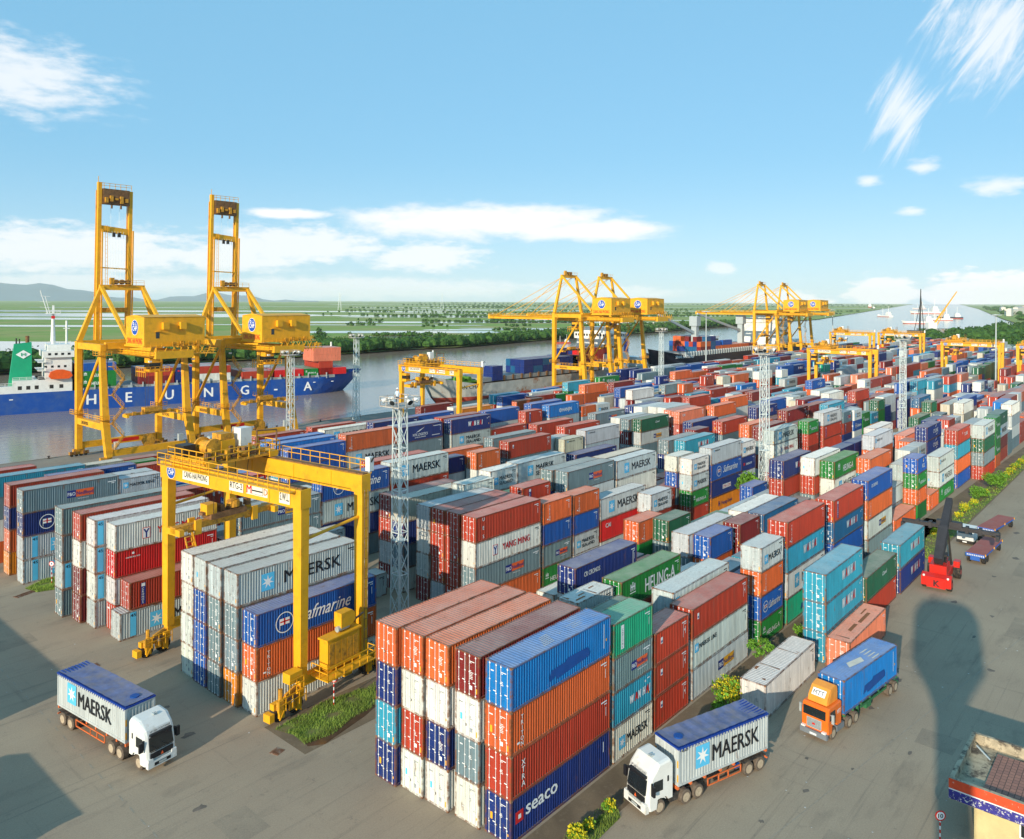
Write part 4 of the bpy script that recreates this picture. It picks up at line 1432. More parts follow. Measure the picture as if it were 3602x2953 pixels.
237.4 120.28 2.9 4 4 n,n:W,n,n:W
250.1 120.28 3 4 4 n:W,w,B,n:W
338.6 120.4 3 4 4 m,s,s,g
351.2 120.34 3 4 4 w,w,o,c
363.7 120.37 2.75 4 4 w,w,s,p
376.2 120.22 3 4 4 r,w,B,w
388.8 120.24 2.9 4 4 g,n,p,m
401.2 120.38 2.9 4 4 r,r,r,r
413.8 120.3 2.9 3 4 t,t,t
30 123.07 2.9 1 2 p
36.5 123.07 2.9 1 4 p
49 123.02 3 1 2 o
55.3 123.18 3 1 2 b
61.7 123.17 2.75 2 2 o,b
68.1 123.02 2.9 2 4 o:T,o:T
80.6 123.06 2.9 2 4 o:T,o
93.1 123.01 2.75 1 2 s
116.7 123.02 2.9 2 4 s:P,s:P
212.1 123.06 2.9 4 4 n,m,n:W,w
269 123.19 2.9 4 4 r,g,n,w
281.6 123.18 2.9 4 4 w,w,w,w
432.9 123.03 2.9 3 2 s,w,p
584.3 123.15 3 4 4 s,s,s,s
596.9 123.11 3 4 4 g,g,g,g
29.7 125.96 2.9 1 4 g
42.4 125.92 2.75 1 4 r:D
55 125.89 2.9 1 4 r
67.6 125.99 3 2 4 r,B
80.1 125.85 3 2 2 r:D,t:W
86.4 125.83 3 2 4 r:D,b
99 125.98 2.75 2 4 w,w
111.6 125.86 3 2 4 s,s
124.1 125.86 3 1 4 g:M
136.7 125.92 2.9 3 4 t:W,r:D,g:M
188.8 125.89 2.75 3 4 t,w,t:W
201.2 125.92 2.75 4 2 n:W,n:W,n:W,n:W
207.6 125.92 3 4 4 n,n:W,g:M,b
220.2 125.83 2.75 4 4 w,g:M,o,n:W
232.7 125.95 2.9 4 4 w,w,w,m
245.2 125.97 2.9 4 4 g:M,w,o:T,w
319 125.86 2.9 4 4 r:D,w,w,n
331.6 125.84 2.9 4 4 w,w,w,w
344.2 125.88 2.9 4 4 b,b,b,b
356.8 125.92 3 4 4 o,r,s,g
375.8 125.99 2.75 4 4 o,o,o,o
394.7 125.91 3 4 4 n,g,e,w
407.3 125.86 2.9 4 4 n,r,n,n
426.3 125.84 2.9 3 4 g,s,o
438.7 125.95 3 4 4 t,t,g,c
451.2 125.96 3 4 4 t,s,n,s
463.9 125.98 3 4 4 m,m,m,m
476.4 125.93 3 4 4 e,m,s,b
545.7 125.94 3 3 4 p,p,r
185.3 142.92 2.9 2 4 r,r'''
SOLO=set('''0.3 49.2 50.3 0.2 0.1 0.0 49.1 49.0 26.0 1.3 2.3 90.3 3.3 7.2 25.0 4.3 22.2 125.3 55.3 29.2 90.2 27.2 94.3 5.3 89.1 88.0 55.2 99.3 9.3 28.2 22.1 7.0 51.3 7.1 55.1 6.2 52.3 91.3 100.3 5.2 53.3 93.3 5.1 5.0 65.3 8.3 99.2 23.1 1.2 1.1 1.0 24.1 92.3 136.3 10.3 2.1 2.2 2.0 35.2 6.1 59.3 6.0 63.2 97.3 9.2 34.2 139.3 136.2 3.2 3.1 3.0 106.3 4.1 4.0 4.2 30.2 66.3 71.3 56.3 11.3 125.2 8.2 125.0 125.1 126.3 41.3 33.2 8.1 8.0 57.3 32.2 140.3 58.3 61.3 40.3 10.2 36.2 99.1 141.3 50.2 64.2 130.3 79.3 127.3 62.3 38.2 72.3 24.0 103.3 60.3 107.3 9.1 61.1 61.2 43.3 50.1 50.0 139.2 42.3 63.1 95.3 141.2 69.3 81.3 59.1 59.2 59.0 77.3 137.3 75.3 11.2 15.2 46.3 11.1 110.3 94.2 62.1 62.2 91.2 91.0 91.1 79.2 40.2 79.1 93.1 121.3 93.2 93.0 73.3 22.0 51.2 55.0 9.0 96.3 51.0 13.0 16.3 184.3 51.1 140.2 77.2 77.1 99.0 67.3 23.0 12.3 52.0 44.3 74.3 52.1 37.2 138.3 66.2 110.2 144.3 52.2 81.2 114.3 115.3 48.3 108.3 79.0 129.3 15.1 83.3 105.3 56.2 53.2 150.2 56.1 182.3 178.3 53.1 39.1 41.2 175.3 90.1 10.1 113.3 11.0 53.0 76.3 57.2 12.1 12.2 57.1 101.3 120.3 78.3 149.3 92.0 92.2 92.1 42.2 147.3 54.0 58.2 58.1 100.2 48.1 145.3 48.0 48.2 58.0 61.0 638.3 82.3 183.3 102.3 186.3 185.3 83.2 126.0 152.2 169.3 126.1 874.3 201.3 143.2 60.1 126.2 134.2 77.0 60.2 402.3 156.2 82.2 16.2 668.1 256.1 104.3 15.0 219.2 14.0 80.3 218.1 31.2 481.3 16.1 16.0 68.3 176.3 205.3 111.3 148.3 78.2 938.3 950.0 57.0 930.0 194.3 151.2 83.1 179.3 154.2 131.3 640.3 124.3 268.2 132.3 877.3 44.2 98.1 80.2 269.3 245.2 338.3 47.3 664.3 318.3 332.3 858.3 377.3 138.2 177.3 355.3 157.2 918.0'''.split())
ORD=['front','second','third','fourth','fifth','sixth','seventh','eighth','ninth','tenth','eleventh','twelfth','thirteenth','fourteenth','fifteenth','sixteenth','seventeenth','eighteenth','nineteenth','twentieth','twenty-first','twenty-second','twenty-third','twenty-fourth','twenty-fifth']
MK=dict(T='with a vertical white name',C='with a navy name strip',D='with a small badge',P='with orange panel',PY='with yellow panel',W='with white lettering',H='with white lettering',HB='with huge white lettering',HG='with white lettering',M='with bold black lettering',MS='with two-line lettering',ML='with small black lettering',ml='with tiny black lettering',S='with flag and script',Y='with red lettering',J='with ring mark',st='with star panel',patch='with painted-over patch')
def block_of(Y):
    for nm,a,b in (('road-verge',-20,-5),('roadside',-5,24),('under-gantry',24,52),('middle',52,76),('riverward',76,100),('quayside',100,128),('apron',128,200)):
        if a<=Y<b: return nm,a
stacks=[]
for i,l in enumerate(STK.strip().split('\n')):
    p=l.split(' '); stacks.append([i,float(p[0]),float(p[1]),float(p[2]),int(p[3]),int(p[4]),p[5].split(',')])
rowof={}
for s in stacks: rowof.setdefault((block_of(s[2])[0],int(round((s[2]-block_of(s[2])[1])/2.85))),[]).append((s[1],s[0]))
ordn={}; rown={}
bl={}
for (b,r),v in rowof.items(): bl.setdefault(b,[]).append(r)
for b in bl: bl[b].sort()
for (b,r),v in rowof.items():
    v.sort()
    for j,(x,i) in enumerate(v): ordn[i]=j
    for x,i in v: rown[i]=bl[b].index(r)
TN=['ground','second','third','fourth','top fifth']
mass=MB(); mcol=[]
for i,X,Y,h,n,L,cols in stacks:
    Lm=LN[L]
    for k in range(n):
        if k>=len(cols): cc='s'
        else: cc=cols[n-1-k] if n-1-k<len(cols) else 's'
        if '!' in cols:
            if k==0: continue
            cc=cols[0]
        col,_,lg=cc.partition(':'); z=.02+k*h
        if '%d.%d'%(i,k) in SOLO:
            m=MK.get(lg,''); tier='top' if k==n-1 and n>1 else TN[k]
            o=ordn[i]; on=ORD[o] if o<len(ORD) else 'far'
            sz='long' if L>2 else 'short'
            lab='%s %s container%s, %s tier, %s stack, %s %s row'%(sz,CN[col],' '+m if m and len(m.split())<5 else '',tier,on,ORD[rown[i]] if rown[i] else 'nearest',block_of(Y)[0])
            c=container(X,Y,z,h,L,col,lg,lab)
        else:
            b0=len(mass.f); lt=col in 'wgc'
            x1=X+Lm; mass.box(X+.02,x1-.02,Y+.02,Y+CW-.02,z,z+h-.03,PAINTM)
            rr=random.Random(i*7+k); q=1+rr.uniform(-.12,.12); c=tuple(min(.9,a*q) for a in COL[col])
            mcol+= [c]*6
            d=X*X+Y*Y
            if d<330**2:
                e=MB(); R=ROD if lt else WHITE
                if d<170**2:
                    for y in (.4,.95,1.45,2.0): e.box(-.03,0,y,y+.06,.1,2.85,R)
                    e.box(-.035,-.02,1.5,2.1,2.3,2.45,R); e.box(-.035,-.02,.3,.8,1.2,1.7,R)
                else:
                    e.box(-.05,0,.4,.55,.2,2.7,R); e.box(-.05,0,1.9,2.05,.2,2.7,R)
                if lg and (k==n-1 or rown[i]==0): e.add(logo(lg,Lm,col))
                T=TR(X,Y-.01,z)@Matrix.Scale(h/3,4,(0,0,1)); bb=len(mass.f); mass.add(e,T); mcol+=[(.5,.5,.5)]*(len(mass.f)-bb)
me=mass.mesh('distant_containers')
ca=me.color_attributes.new('Col','FLOAT_COLOR','CORNER'); buf=[]
for p,c in zip(me.polygons,mcol): buf+=list((*c,1))*len(p.vertices)
ca.data.foreach_set('color',buf)
tag(link('distant_containers',me),'hundreds of smaller-looking containers stacked in rows towards the far yard','containers',None,'stuff')
# ---------------------------------------------------------------- ground, quay, river, far land
def ground_mat(name,base,c2,c3,s1=.05,s2=.6,rough=.9,bump=.15,stripes=False):
    m=bpy.data.materials.new(name); m.use_nodes=True; t=m.node_tree; b=t.nodes['Principled BSDF']; n=t.nodes.new; l=t.links.new
    b.inputs['Roughness'].default_value=rough; b.inputs['Specular IOR Level'].default_value=.25
    g=n('ShaderNodeTexCoord')
    def nz(s,d,sc=(1,1,1),r=.65):
        mp=n('ShaderNodeMapping'); mp.inputs['Scale'].default_value=sc; l(g.outputs['Object'],mp.inputs[0])
        q=n('ShaderNodeTexNoise'); q.inputs['Scale'].default_value=s; q.inputs['Detail'].default_value=d; q.inputs['Roughness'].default_value=r; l(mp.outputs[0],q.inputs['Vector']); return q.outputs['Fac']
    def mr(v,a,b_,c_=0,d_=1):
        q=n('ShaderNodeMapRange'); q.inputs[1].default_value=a;q.inputs[2].default_value=b_;q.inputs[3].default_value=c_;q.inputs[4].default_value=d_; l(v,q.inputs[0]); return q.outputs[0]
    def mix(f,x,col):
        q=n('ShaderNodeMix'); q.data_type='RGBA'; l(f,q.inputs['Factor'])
        if isinstance(x,tuple): q.inputs[6].default_value=x
        else: l(x,q.inputs[6])
        q.inputs[7].default_value=col; return q.outputs[2]
    L_=(lambda c:lin(c) if isinstance(c,str) else (*c,1))
    c=mix(mr(nz(s1,6),.4,.62),L_(base),L_(c2)); c=mix(mr(nz(s2,8,(.35,1,1) if stripes else (1,1,1)),.55,.75),c,L_(c3))
    if stripes: c=mix(mr(nz(1,5,(.03,1.6,1),.75),.56,.70,0,.5),c,(.15,.125,.10,1)); c=mix(mr(nz(1,5,(.9,.05,1),.75),.60,.74,0,.4),c,(.15,.125,.10,1)); c=mix(mr(nz(.8,9,(1,1,1),.8),.58,.66,0,.45),c,(.14,.12,.10,1))
    s=n('ShaderNodeVectorMath'); s.operation='SCALE'; l(c,s.inputs[0]); l(mr(nz(9,5),.2,.8,.78,1.2),s.inputs['Scale']); l(s.outputs[0],b.inputs['Base Color'])
    bp=n('ShaderNodeBump'); bp.inputs['Strength'].default_value=bump; bp.inputs['Distance'].default_value=.03; l(nz(6,6),bp.inputs['Height']); l(bp.outputs[0],b.inputs['Normal'])
    return m
ASPH=ground_mat('worn_asphalt',(.325,.255,.182),(.375,.300,.212),(.235,.190,.140),.045,.35,stripes=True)
CONC=ground_mat('quay_concrete',(.28,.25,.20),(.23,.20,.17),(.18,.16,.13),.06,.4)
DIRT=ground_mat('bare_dirt',(.22,.16,.10),(.15,.11,.07),(.26,.20,.13),.3,1.2)
GRASSG=ground_mat('grass_soil',(.13,.20,.035),(.20,.15,.07),(.09,.17,.025),.5,2)
def sheet(name,pts,z,m,lab=None,cat=None,kind='structure'):
    b=MB(); b.poly([(x,y,z) for x,y in pts],[tuple(range(len(pts)))],m); o=b.build(name); return tag(o,lab,cat,None,kind)
QY=168.4; WZ=-2.2
b=MB(); b.box(-260,1500,-420,QY,-14,0,ASPH); tag(b.build('ground'),kind='structure')
b=MB(); b.box(-260,1499,QY-22,QY-.35,.001,.006,CONC); b.box(-260,1499,QY-.35,QY+.12,-3.5,.12,CONC); tag(b.build('quay_apron'),kind='structure')
WATER=bpy.data.materials.new('river_water'); WATER.use_nodes=True
t=WATER.node_tree; bb=t.nodes['Principled BSDF']; bb.inputs['Base Color'].default_value=(.34,.26,.19,1); bb.inputs['Roughness'].default_value=.10; bb.inputs['IOR'].default_value=1.33; bb.inputs['Specular IOR Level'].default_value=.6
tcn=t.nodes.new('ShaderNodeTexCoord'); hb=None
for s,d,st,sc in ((.22,4,.12,(1,1.8,1)),(1.1,3,.10,(1,1.5,1))):
    mp=t.nodes.new('ShaderNodeMapping'); mp.inputs['Scale'].default_value=sc; t.links.new(tcn.outputs['Object'],mp.inputs[0])
    q=t.nodes.new('ShaderNodeTexNoise'); q.inputs['Scale'].default_value=s; q.inputs['Detail'].default_value=d; t.links.new(mp.outputs[0],q.inputs['Vector'])
    bp=t.nodes.new('ShaderNodeBump'); bp.inputs['Strength'].default_value=st; bp.inputs['Distance'].default_value=.5; t.links.new(q.outputs['Fac'],bp.inputs['Height'])
    if hb: t.links.new(hb,bp.inputs['Normal'])
    hb=bp.outputs[0]
t.links.new(hb,bb.inputs['Normal'])
b=MB(); b.poly([(-3000,QY-5,WZ),(26000,QY-5,WZ),(26000,7500,WZ),(-3000,480,WZ)],[(0,1,2,3)],WATER); tag(b.build('river_water'),kind='structure')
FIELD=ground_mat('marsh_grass',(.20,.33,.05),(.36,.34,.11),(.10,.20,.035),.009,.028,bump=0)
rr=random.Random(3)
def bank(x):  # Y of the far bank
    if x<420: return 431+3*math.sin(x*.02)+2*math.sin(x*.07)
    if x>1800: return 431+1380*.134+(x-1800)*.235
    return 431+(x-420)*.134+4*math.sin(x*.013)
b=MB(); P=[];xs=[-3000]+[-400+20*i for i in range(160)]+[3200,5000,9000,26000]
for x in xs: P.append((x,bank(max(-400,x)),-1.1))
n=len(P); b.poly(P+[(26000,40000,-1.1),(-12000,40000,-1.1),(-12000,431,-1.1)],[tuple(range(n+3))],FIELD); tag(b.build('far_land'),kind='structure')
sheet('right_bank',[(1500,-3000),(26000,-3000),(26000,5100),(6000,1040),(2200,310),(1500,168.2)],-.9,FIELD)
# ponds and channels between the fields: long sheets just above the marsh
POND=mat('pond_water',(.30,.30,.28),.06,0,.1,.01,spec=.6)
k=0
def pond(cx,cy,w,d,rz=0,z=-1.0):
    global k
    b=MB(); P=[]
    for i in range(28):
        a=6.28319*i/28; ca,sa=math.cos(a),math.sin(a); e=.45
        x=w/2*math.copysign(abs(ca)**e,ca)*(1+rr.uniform(-.05,.05)); y=d/2*math.copysign(abs(sa)**e,sa)*(1+rr.uniform(-.12,.12))
        P.append((cx+x*math.cos(rz)-y*math.sin(rz),cy+x*math.sin(rz)+y*math.cos(rz),z+.02*(k%9)))
    b.poly(P,[tuple(range(28))],POND); tag(b.build('pond_water'),kind='structure'); k+=1
VD=R_(-49.0)
pond(150,700,420,175,VD+.0); pond(800,1960,900,420,VD); pond(540,1660,500,160,VD); pond(900,1010,420,95,VD+.1); pond(590,700,260,70,VD+.1); pond(560,560,230,42,VD+.25); pond(760,650,260,42,VD+.2)
pond(1150,905,330,60,VD); pond(330,1250,500,70,VD); pond(1250,1500,700,120,VD); pond(1700,1100,600,80,VD+.2); pond(1500,2300,1200,260,VD); pond(2500,1900,1300,160,VD+.1); pond(800,2900,1500,330,VD); pond(3300,2900,1800,300,VD)
for i in range(26):
    dd=1100*1.14**i; a=yw+R_(rr.uniform(-28,30)); x,y=CP.x+dd*math.cos(a),CP.y+dd*math.sin(a)
    if y>bank(x)+120 and dd<20000: pond(x,y,dd*rr.uniform(.15,.4),dd*rr.uniform(.02,.06),VD+rr.uniform(-.1,.1))
# far hills
HILL=mat('hill_haze_tinted',(.12,.19,.22),.95,0,.1,.001)  # distance haze put into the colour: paler and bluer than forested slopes
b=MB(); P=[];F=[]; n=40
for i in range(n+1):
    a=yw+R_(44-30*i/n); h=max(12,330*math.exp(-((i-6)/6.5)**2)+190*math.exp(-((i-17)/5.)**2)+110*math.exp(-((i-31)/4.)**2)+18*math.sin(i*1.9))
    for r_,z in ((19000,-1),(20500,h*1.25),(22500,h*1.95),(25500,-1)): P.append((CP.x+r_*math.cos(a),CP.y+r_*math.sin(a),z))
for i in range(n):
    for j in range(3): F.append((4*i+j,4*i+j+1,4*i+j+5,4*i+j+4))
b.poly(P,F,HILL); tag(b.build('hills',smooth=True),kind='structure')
# ---------------------------------------------------------------- foliage
def leafmat(name,c,c2):
    m=mat(name,c,.75,0,.45,.35,dark=c2,ds=.22,dt=(.42,.6)); m.node_tree.nodes['Principled BSDF'].inputs['Specular IOR Level'].default_value=.15; return m
LF1=leafmat('mangrove_leaves',(.060,.135,.025),(.022,.060,.012)); LF2=leafmat('bush_leaves',(.16,.34,.035),(.07,.17,.02)); LF3=leafmat('yellow_flowers',(.75,.60,.02),(.30,.34,.03)); LFG=leafmat('grass_blades',(.25,.36,.06),(.16,.22,.04)); TRK=mat('tree_bark',(.12,.08,.05),.9)
def clump(b,c,r,n,s,m,rg):
    # leaf-sized faces spread through the crown's volume
    for _ in range(n):
        while 1:
            p=Vector((rg.uniform(-1,1),rg.uniform(-1,1),rg.uniform(-1,1)))
            if .25<p.length<1: break
        q=Vector(c)+Vector((p.x*r[0],p.y*r[1],p.z*r[2])); a=Vector((rg.gauss(0,1),rg.gauss(0,1),rg.gauss(0,1))).normalized(); u=a.orthogonal().normalized(); v=a.cross(u); k=s*rg.uniform(.6,1.4)
        b.poly([q+u*k,q+v*k*.7,q-u*k,q-v*k*.7],[(0,1,2,3)],m)
def crown(b,c,R,n,s,m,rg,lobes=7):
    for i in range(lobes):
        a=rg.uniform(0,6.28); e=rg.uniform(-.3,.8); d=rg.uniform(.25,.6)
        clump(b,(c[0]+R*d*math.cos(a),c[1]+R*d*math.sin(a),c[2]+R*.75*e*.7),(R*.5,R*.5,R*.42),n//lobes,s,m,rg)
rg=random.Random(11); b=MB()
x=-140
while x<1500:
    d=math.hypot(x+40,470); gap=(238<x<262) or (600<x<606)
    if not gap:
        for row in range(3 if x<700 else 2):
            R=rg.uniform(4.2,7.2)*(1.25 if (x<236 or 300<x<350) else 1); y=bank(x)+5+row*9+rg.uniform(-3,3); z=-1+R*.55
            big=1 if x<700 else 2
            b.lath((x,y,z),[(R*.2,-R*.5),(R*.8,-R*.25),(R*.85,R*.2),(R*.55,R*.55),(R*.1,R*.75)],2,LF1,7)
            crown(b,(x,y,z+R*.1),R*1.05,150 if x<500 else 70,.75 if x<500 else 1.3,LF1,rg)
    x+=rg.uniform(4.5,7) if x<700 else rg.uniform(8,12)
tag(b.build('mangrove_belt'),'dense dark green mangrove belt along the far river bank','trees',None,'stuff')
b=MB()
for i in range(190):
    dd=rg.uniform(620,3500); a=yw+R_(rg.uniform(-36,14)); x,y=CP.x+dd*math.cos(a),CP.y+dd*math.sin(a)
    if y<bank(x)+60: continue
    for j in range(rg.randint(2,6)):
        xx,yy=x+rg.uniform(-1,1)*dd*.02,y+rg.uniform(-1,1)*dd*.02; R=rg.uniform(2,4.5)
        b.lath((xx,yy,-1+R*.4),[(R*.3,-R*.4),(R,-R*.1),(R*.8,R*.3),(R*.2,R*.6)],2,LF1,6); clump(b,(xx,yy,R*.4),(R*1.1,R*1.1,R*.7),22,1.2,LF1,rg)
for i in range(70):
    dd=640*1.045**i; a=yw+R_(rg.uniform(-36,13)); x,y=CP.x+dd*math.cos(a),CP.y+dd*math.sin(a)
    if y<bank(x)+50: continue
    n_=rg.randint(8,22); dr=VD+rg.uniform(-.25,.25); sp_=dd*.006
    for j in range(n_):
        xx,yy=x+math.cos(dr)*j*sp_+rg.uniform(-2,2),y+math.sin(dr)*j*sp_+rg.uniform(-4,4)
        if yy<bank(xx)+15: continue
        R=rg.uniform(1.5,3.6)*(1+dd/3000); b.lath((xx,yy,-1+R*.4),[(R*.5,-R*.4),(R*1.3,-R*.1),(R*1.0,R*.3),(R*.2,R*.5)],2,LF1,6); clump(b,(xx,yy,R*.3),(R*1.4,R*1.4,R*.5),14,1.3,LF1,rg)
for i in range(260):
    x=rg.uniform(1250,6500); ed=168+max(0,x-1500)*.19; y=ed-rg.uniform(20,700)*(.3+x/6500); R=rg.uniform(5,10)*(1+x/8000)
    b.lath((x,y,-1+R*.5),[(R*.3,-R*.5),(R,-R*.1),(R*.9,R*.3),(R*.2,R*.7)],2,LF1,6); clump(b,(x,y,R*.6),(R*1.3,R*1.3,R*.8),26,2.2,LF1,rg)
tag(b.build('far_scrub'),'scattered low scrub and tree lines across the marshes','shrubs',None,'stuff')
# right bank woods beyond the yard
b=MB()
for i in range(230):
    x=rg.uniform(650,1150); y=rg.uniform(20,165) if x<800 else rg.uniform(40,150)
    R=rg.uniform(5,9); z=R*.7
    b.lath((x,y,z),[(R*.2,-R*.6),(R*.85,-R*.3),(R*.9,R*.2),(R*.6,R*.6),(R*.1,R*.8)],2,LF1,7); crown(b,(x,y,z+1),R*1.05,110,1.3,LF1,rg,5)
tag(b.build('far_woods'),'dark green woods beyond the far end of the yard','trees',None,'stuff')
def tree(x,y,h,R,lab,n=900,m=LF1):
    t=empty('broadleaf_tree',(x,y,0),0,lab,'tree'); b=MB(); b.tube((0,0,0),(.3,.2,h*.6),.25,TRK,8,.12)
    for i in range(6): a=i*1.05; b.tube((.2,.1,h*.4+.2*i),(R*.6*math.cos(a),R*.6*math.sin(a),h*.75),.1,TRK,5,.04)
    b.build('trunk',t); b=MB(); crown(b,(0,0,h*.72),R,n,.35,m,random.Random(int(x*7+y)),10); b.build('crown',t); return t
tree(33,-34.5,6.5,3.2,'leafy green tree behind the guard hut roof')
tree(97.5,26.5,5.5,2.6,'small green tree between stacks beside an orange-yellow container',700,LF2)
def bush(x,y,R,lab,m=LF2,z=0,n=500,fl=0,cat='bush'):
    t=empty('flowering_bush' if fl or m is LF3 else 'green_bush',(x,y,z),0,lab,cat); b=MB()
    rgx=random.Random(int(x*31+y*17)); 
    for i in range(5): a=i*1.26; b.tube((0,0,0),(R*.5*math.cos(a),R*.5*math.sin(a),R*.9),.035,TRK,5,.015)
    b.build('stem',t); b=MB(); crown(b,(0,0,R*.75),R,n,.10 if R<1.2 else .14,m,rgx,9)
    if fl: crown(b,(0,0,R*.9),R*1.02,fl,.09,LF3,rgx,9)
    b.build('foliage',t); return t
bush(7.6,-3.0,.55,'small yellow flowering bush beside the white cab',LF2,n=350,fl=260)
bush(4.9,-3.1,.5,'yellow flowering bush at the middle of the grass wedge',LF2,n=300,fl=220)
bush(3.3,-3.2,.75,'largest yellow bush in the bottom grass wedge',LF2,n=450,fl=520)
bush(27.6,-3.0,1.7,'tall yellow flowering bush against the white container',LF2,n=700,fl=1300)
bush(25.7,-2.9,.8,'low green bush at the foot of the yellow one',LF2,n=500)
bush(36.5,-3.1,.9,'green shrub behind the tall white container roof',LF2,n=500,fl=60)
bush(46.0,-3.2,1.3,'green bush beside the stacked turquoise containers',LF2,n=800)
bush(99,-4.6,.9,'yellow bush behind the red lifting machine',LF2,n=350,fl=500)
bush(104,-4.8,.7,'low yellow bush beyond the lifting machine',LF2,n=250,fl=400)
bush(113,-5.0,.8,'yellow bush between machine and round shrubs',LF2,n=300,fl=400)
bush(118,-5.0,1.1,'broad yellow bush along the kerb',LF2,n=400,fl=700)
bush(124,-5.2,.9,'yellow bush in front of the smaller green shrub',LF2,n=300,fl=500)
bush(129.5,-5.4,1.9,'smaller green shrub on the verge',LF2,n=900)
bush(133,-5.6,1.0,'yellow bush next to the green shrub',LF2,n=300,fl=500)
bush(141.5,-5.8,2.6,'large round green shrub on the verge',LF2,n=1700)
for i,(x,R,l) in enumerate(((150,1.2,'nearest of the far yellow kerb bushes'),(155,1.5,'second of the far yellow kerb bushes'),(160,1.7,'third of the far yellow kerb bushes'),(166,1.9,'tall yellow kerb bush before the last'),(174,1.6,'last yellow kerb bush'))): bush(x,-5.9,R*.62,l,LF2,n=420,fl=260)
def fern(x,y,h,lab):
    t=empty('papaya_plant',(x,y,0),0,lab,'plant'); b=MB(); b.tube((0,0,0),(.1,0,h),.09,TRK,8,.06); b.build('stem',t); b=MB(); g=random.Random(5)
    for i in range(26):
        a=i*2.4; L=g.uniform(.8,1.4); e=g.uniform(-.15,.7); d=Vector((math.cos(a),math.sin(a),e)).normalized(); p=Vector((.1,0,h-.1*g.random())); q=p+d*L
        b.tube(p,q,.02,LF2,4,.01); clump(b,q,(.42,.42,.16),26,.13,LF2,g)
    b.build('crown',t)
fern(36.0,-2.4,2.2,'papaya plant with feathery leaves beside the lowest container')
# grass: soil sheets, tufts as one mass
strips=[([(-14,-2.2),(-6,-3.0),(8,-3.2),(26,-3.2),(47,-3.4),(47,-1.9),(30,-2.2),(12,-2.3),(0,-2.0)],2),([(-14,-4.8),(7.6,-4.0),(8.6,-2.9),(-6,-2.5)],4),([(86,-6.6),(110,-6.7),(140,-6.9),(205,-7.2),(205,-4.4),(150,-4.2),(110,-3.6),(86,-3.4)],3),([(-2.6,25.2),(-2.0,23.2),(-2.2,21.2),(.5,20.7),(3,21.6),(6,21.7),(10,22.6),(15,22.2),(22,22.8),(22,25.2),(14,25.6),(7,25.2),(3,25.9)],5),([(-5.6,78.9),(-5,76.3),(-3.2,75.6),(-1,76),(3,79),(2,80.2),(-2.9,80.6)],4)]
DS=MB(); GB=MB(); SH=MB()
DS.poly([(-20,-.2,.012),(110,-.2,.012),(110,-3.6,.012),(-20,-3.6,.012)],[(0,3,2,1)],DIRT)
DS.poly([(-3,26.2,.012),(24,26.2,.012),(24,20,.012),(-3,20,.012)],[(0,3,2,1)],DIRT)
DS.poly([(110,-.6,.012),(205,-2.8,.012),(205,-7.4,.012),(86,-6.9,.012),(86,-.4,.012)],[(0,4,3,2,1)],DIRT)
tag(DS.build('bare_dirt'),kind='structure')
def inside(p,P):
    c=False
    for i in range(len(P)):
        a,b_=P[i],P[i-1]
        if (a[1]>p[1])!=(b_[1]>p[1]) and p[0]<(b_[0]-a[0])*(p[1]-a[1])/(b_[1]-a[1])+a[0]: c=not c
    return c
for P,k in strips:
    xs=[p[0] for p in P]; ys=[p[1] for p in P]
    if k!=2: SH.poly([(x,y,.02) for x,y in P],[tuple(range(len(P)))],GRASSG)
    near=min(xs)<50; dens={2:90,4:260,3:12,5:240}[k]
    for i in range(int((max(xs)-min(xs))*(max(ys)-min(ys))*dens*(1 if near else .8))):
        p=(rg.uniform(min(xs),max(xs)),rg.uniform(min(ys),max(ys)))
        if not inside(p,P): continue
        if k==2 and math.sin(p[0]*1.3+math.sin(p[1]*3)*2)+math.sin(p[0]*.37)*1.2+rg.uniform(-1.2,1.2)<.3: continue
        if k!=2 and math.sin(p[0]*1.9+p[1]*1.1)+math.sin(p[0]*.8-p[1]*2.3)+rg.uniform(-.9,.9)<-.9: continue
        h=rg.uniform(.06,.34)*(.5 if k==2 else 1); a=rg.uniform(0,6.28); w=rg.uniform(.015,.035)*(1 if near else 3); dx,dy=w*math.cos(a),w*math.sin(a)
        l=(rg.uniform(-.1,.1),rg.uniform(-.1,.1))
        GB.poly([(p[0]-dx,p[1]-dy,.015),(p[0]+dx,p[1]+dy,.015),(p[0]+l[0],p[1]+l[1],h)],[(0,1,2)],LFG)
tag(SH.build('grass_verge'),kind='structure'); tag(GB.build('grass'),'rough green grass along the verges beside the stacks','grass',None,'stuff')
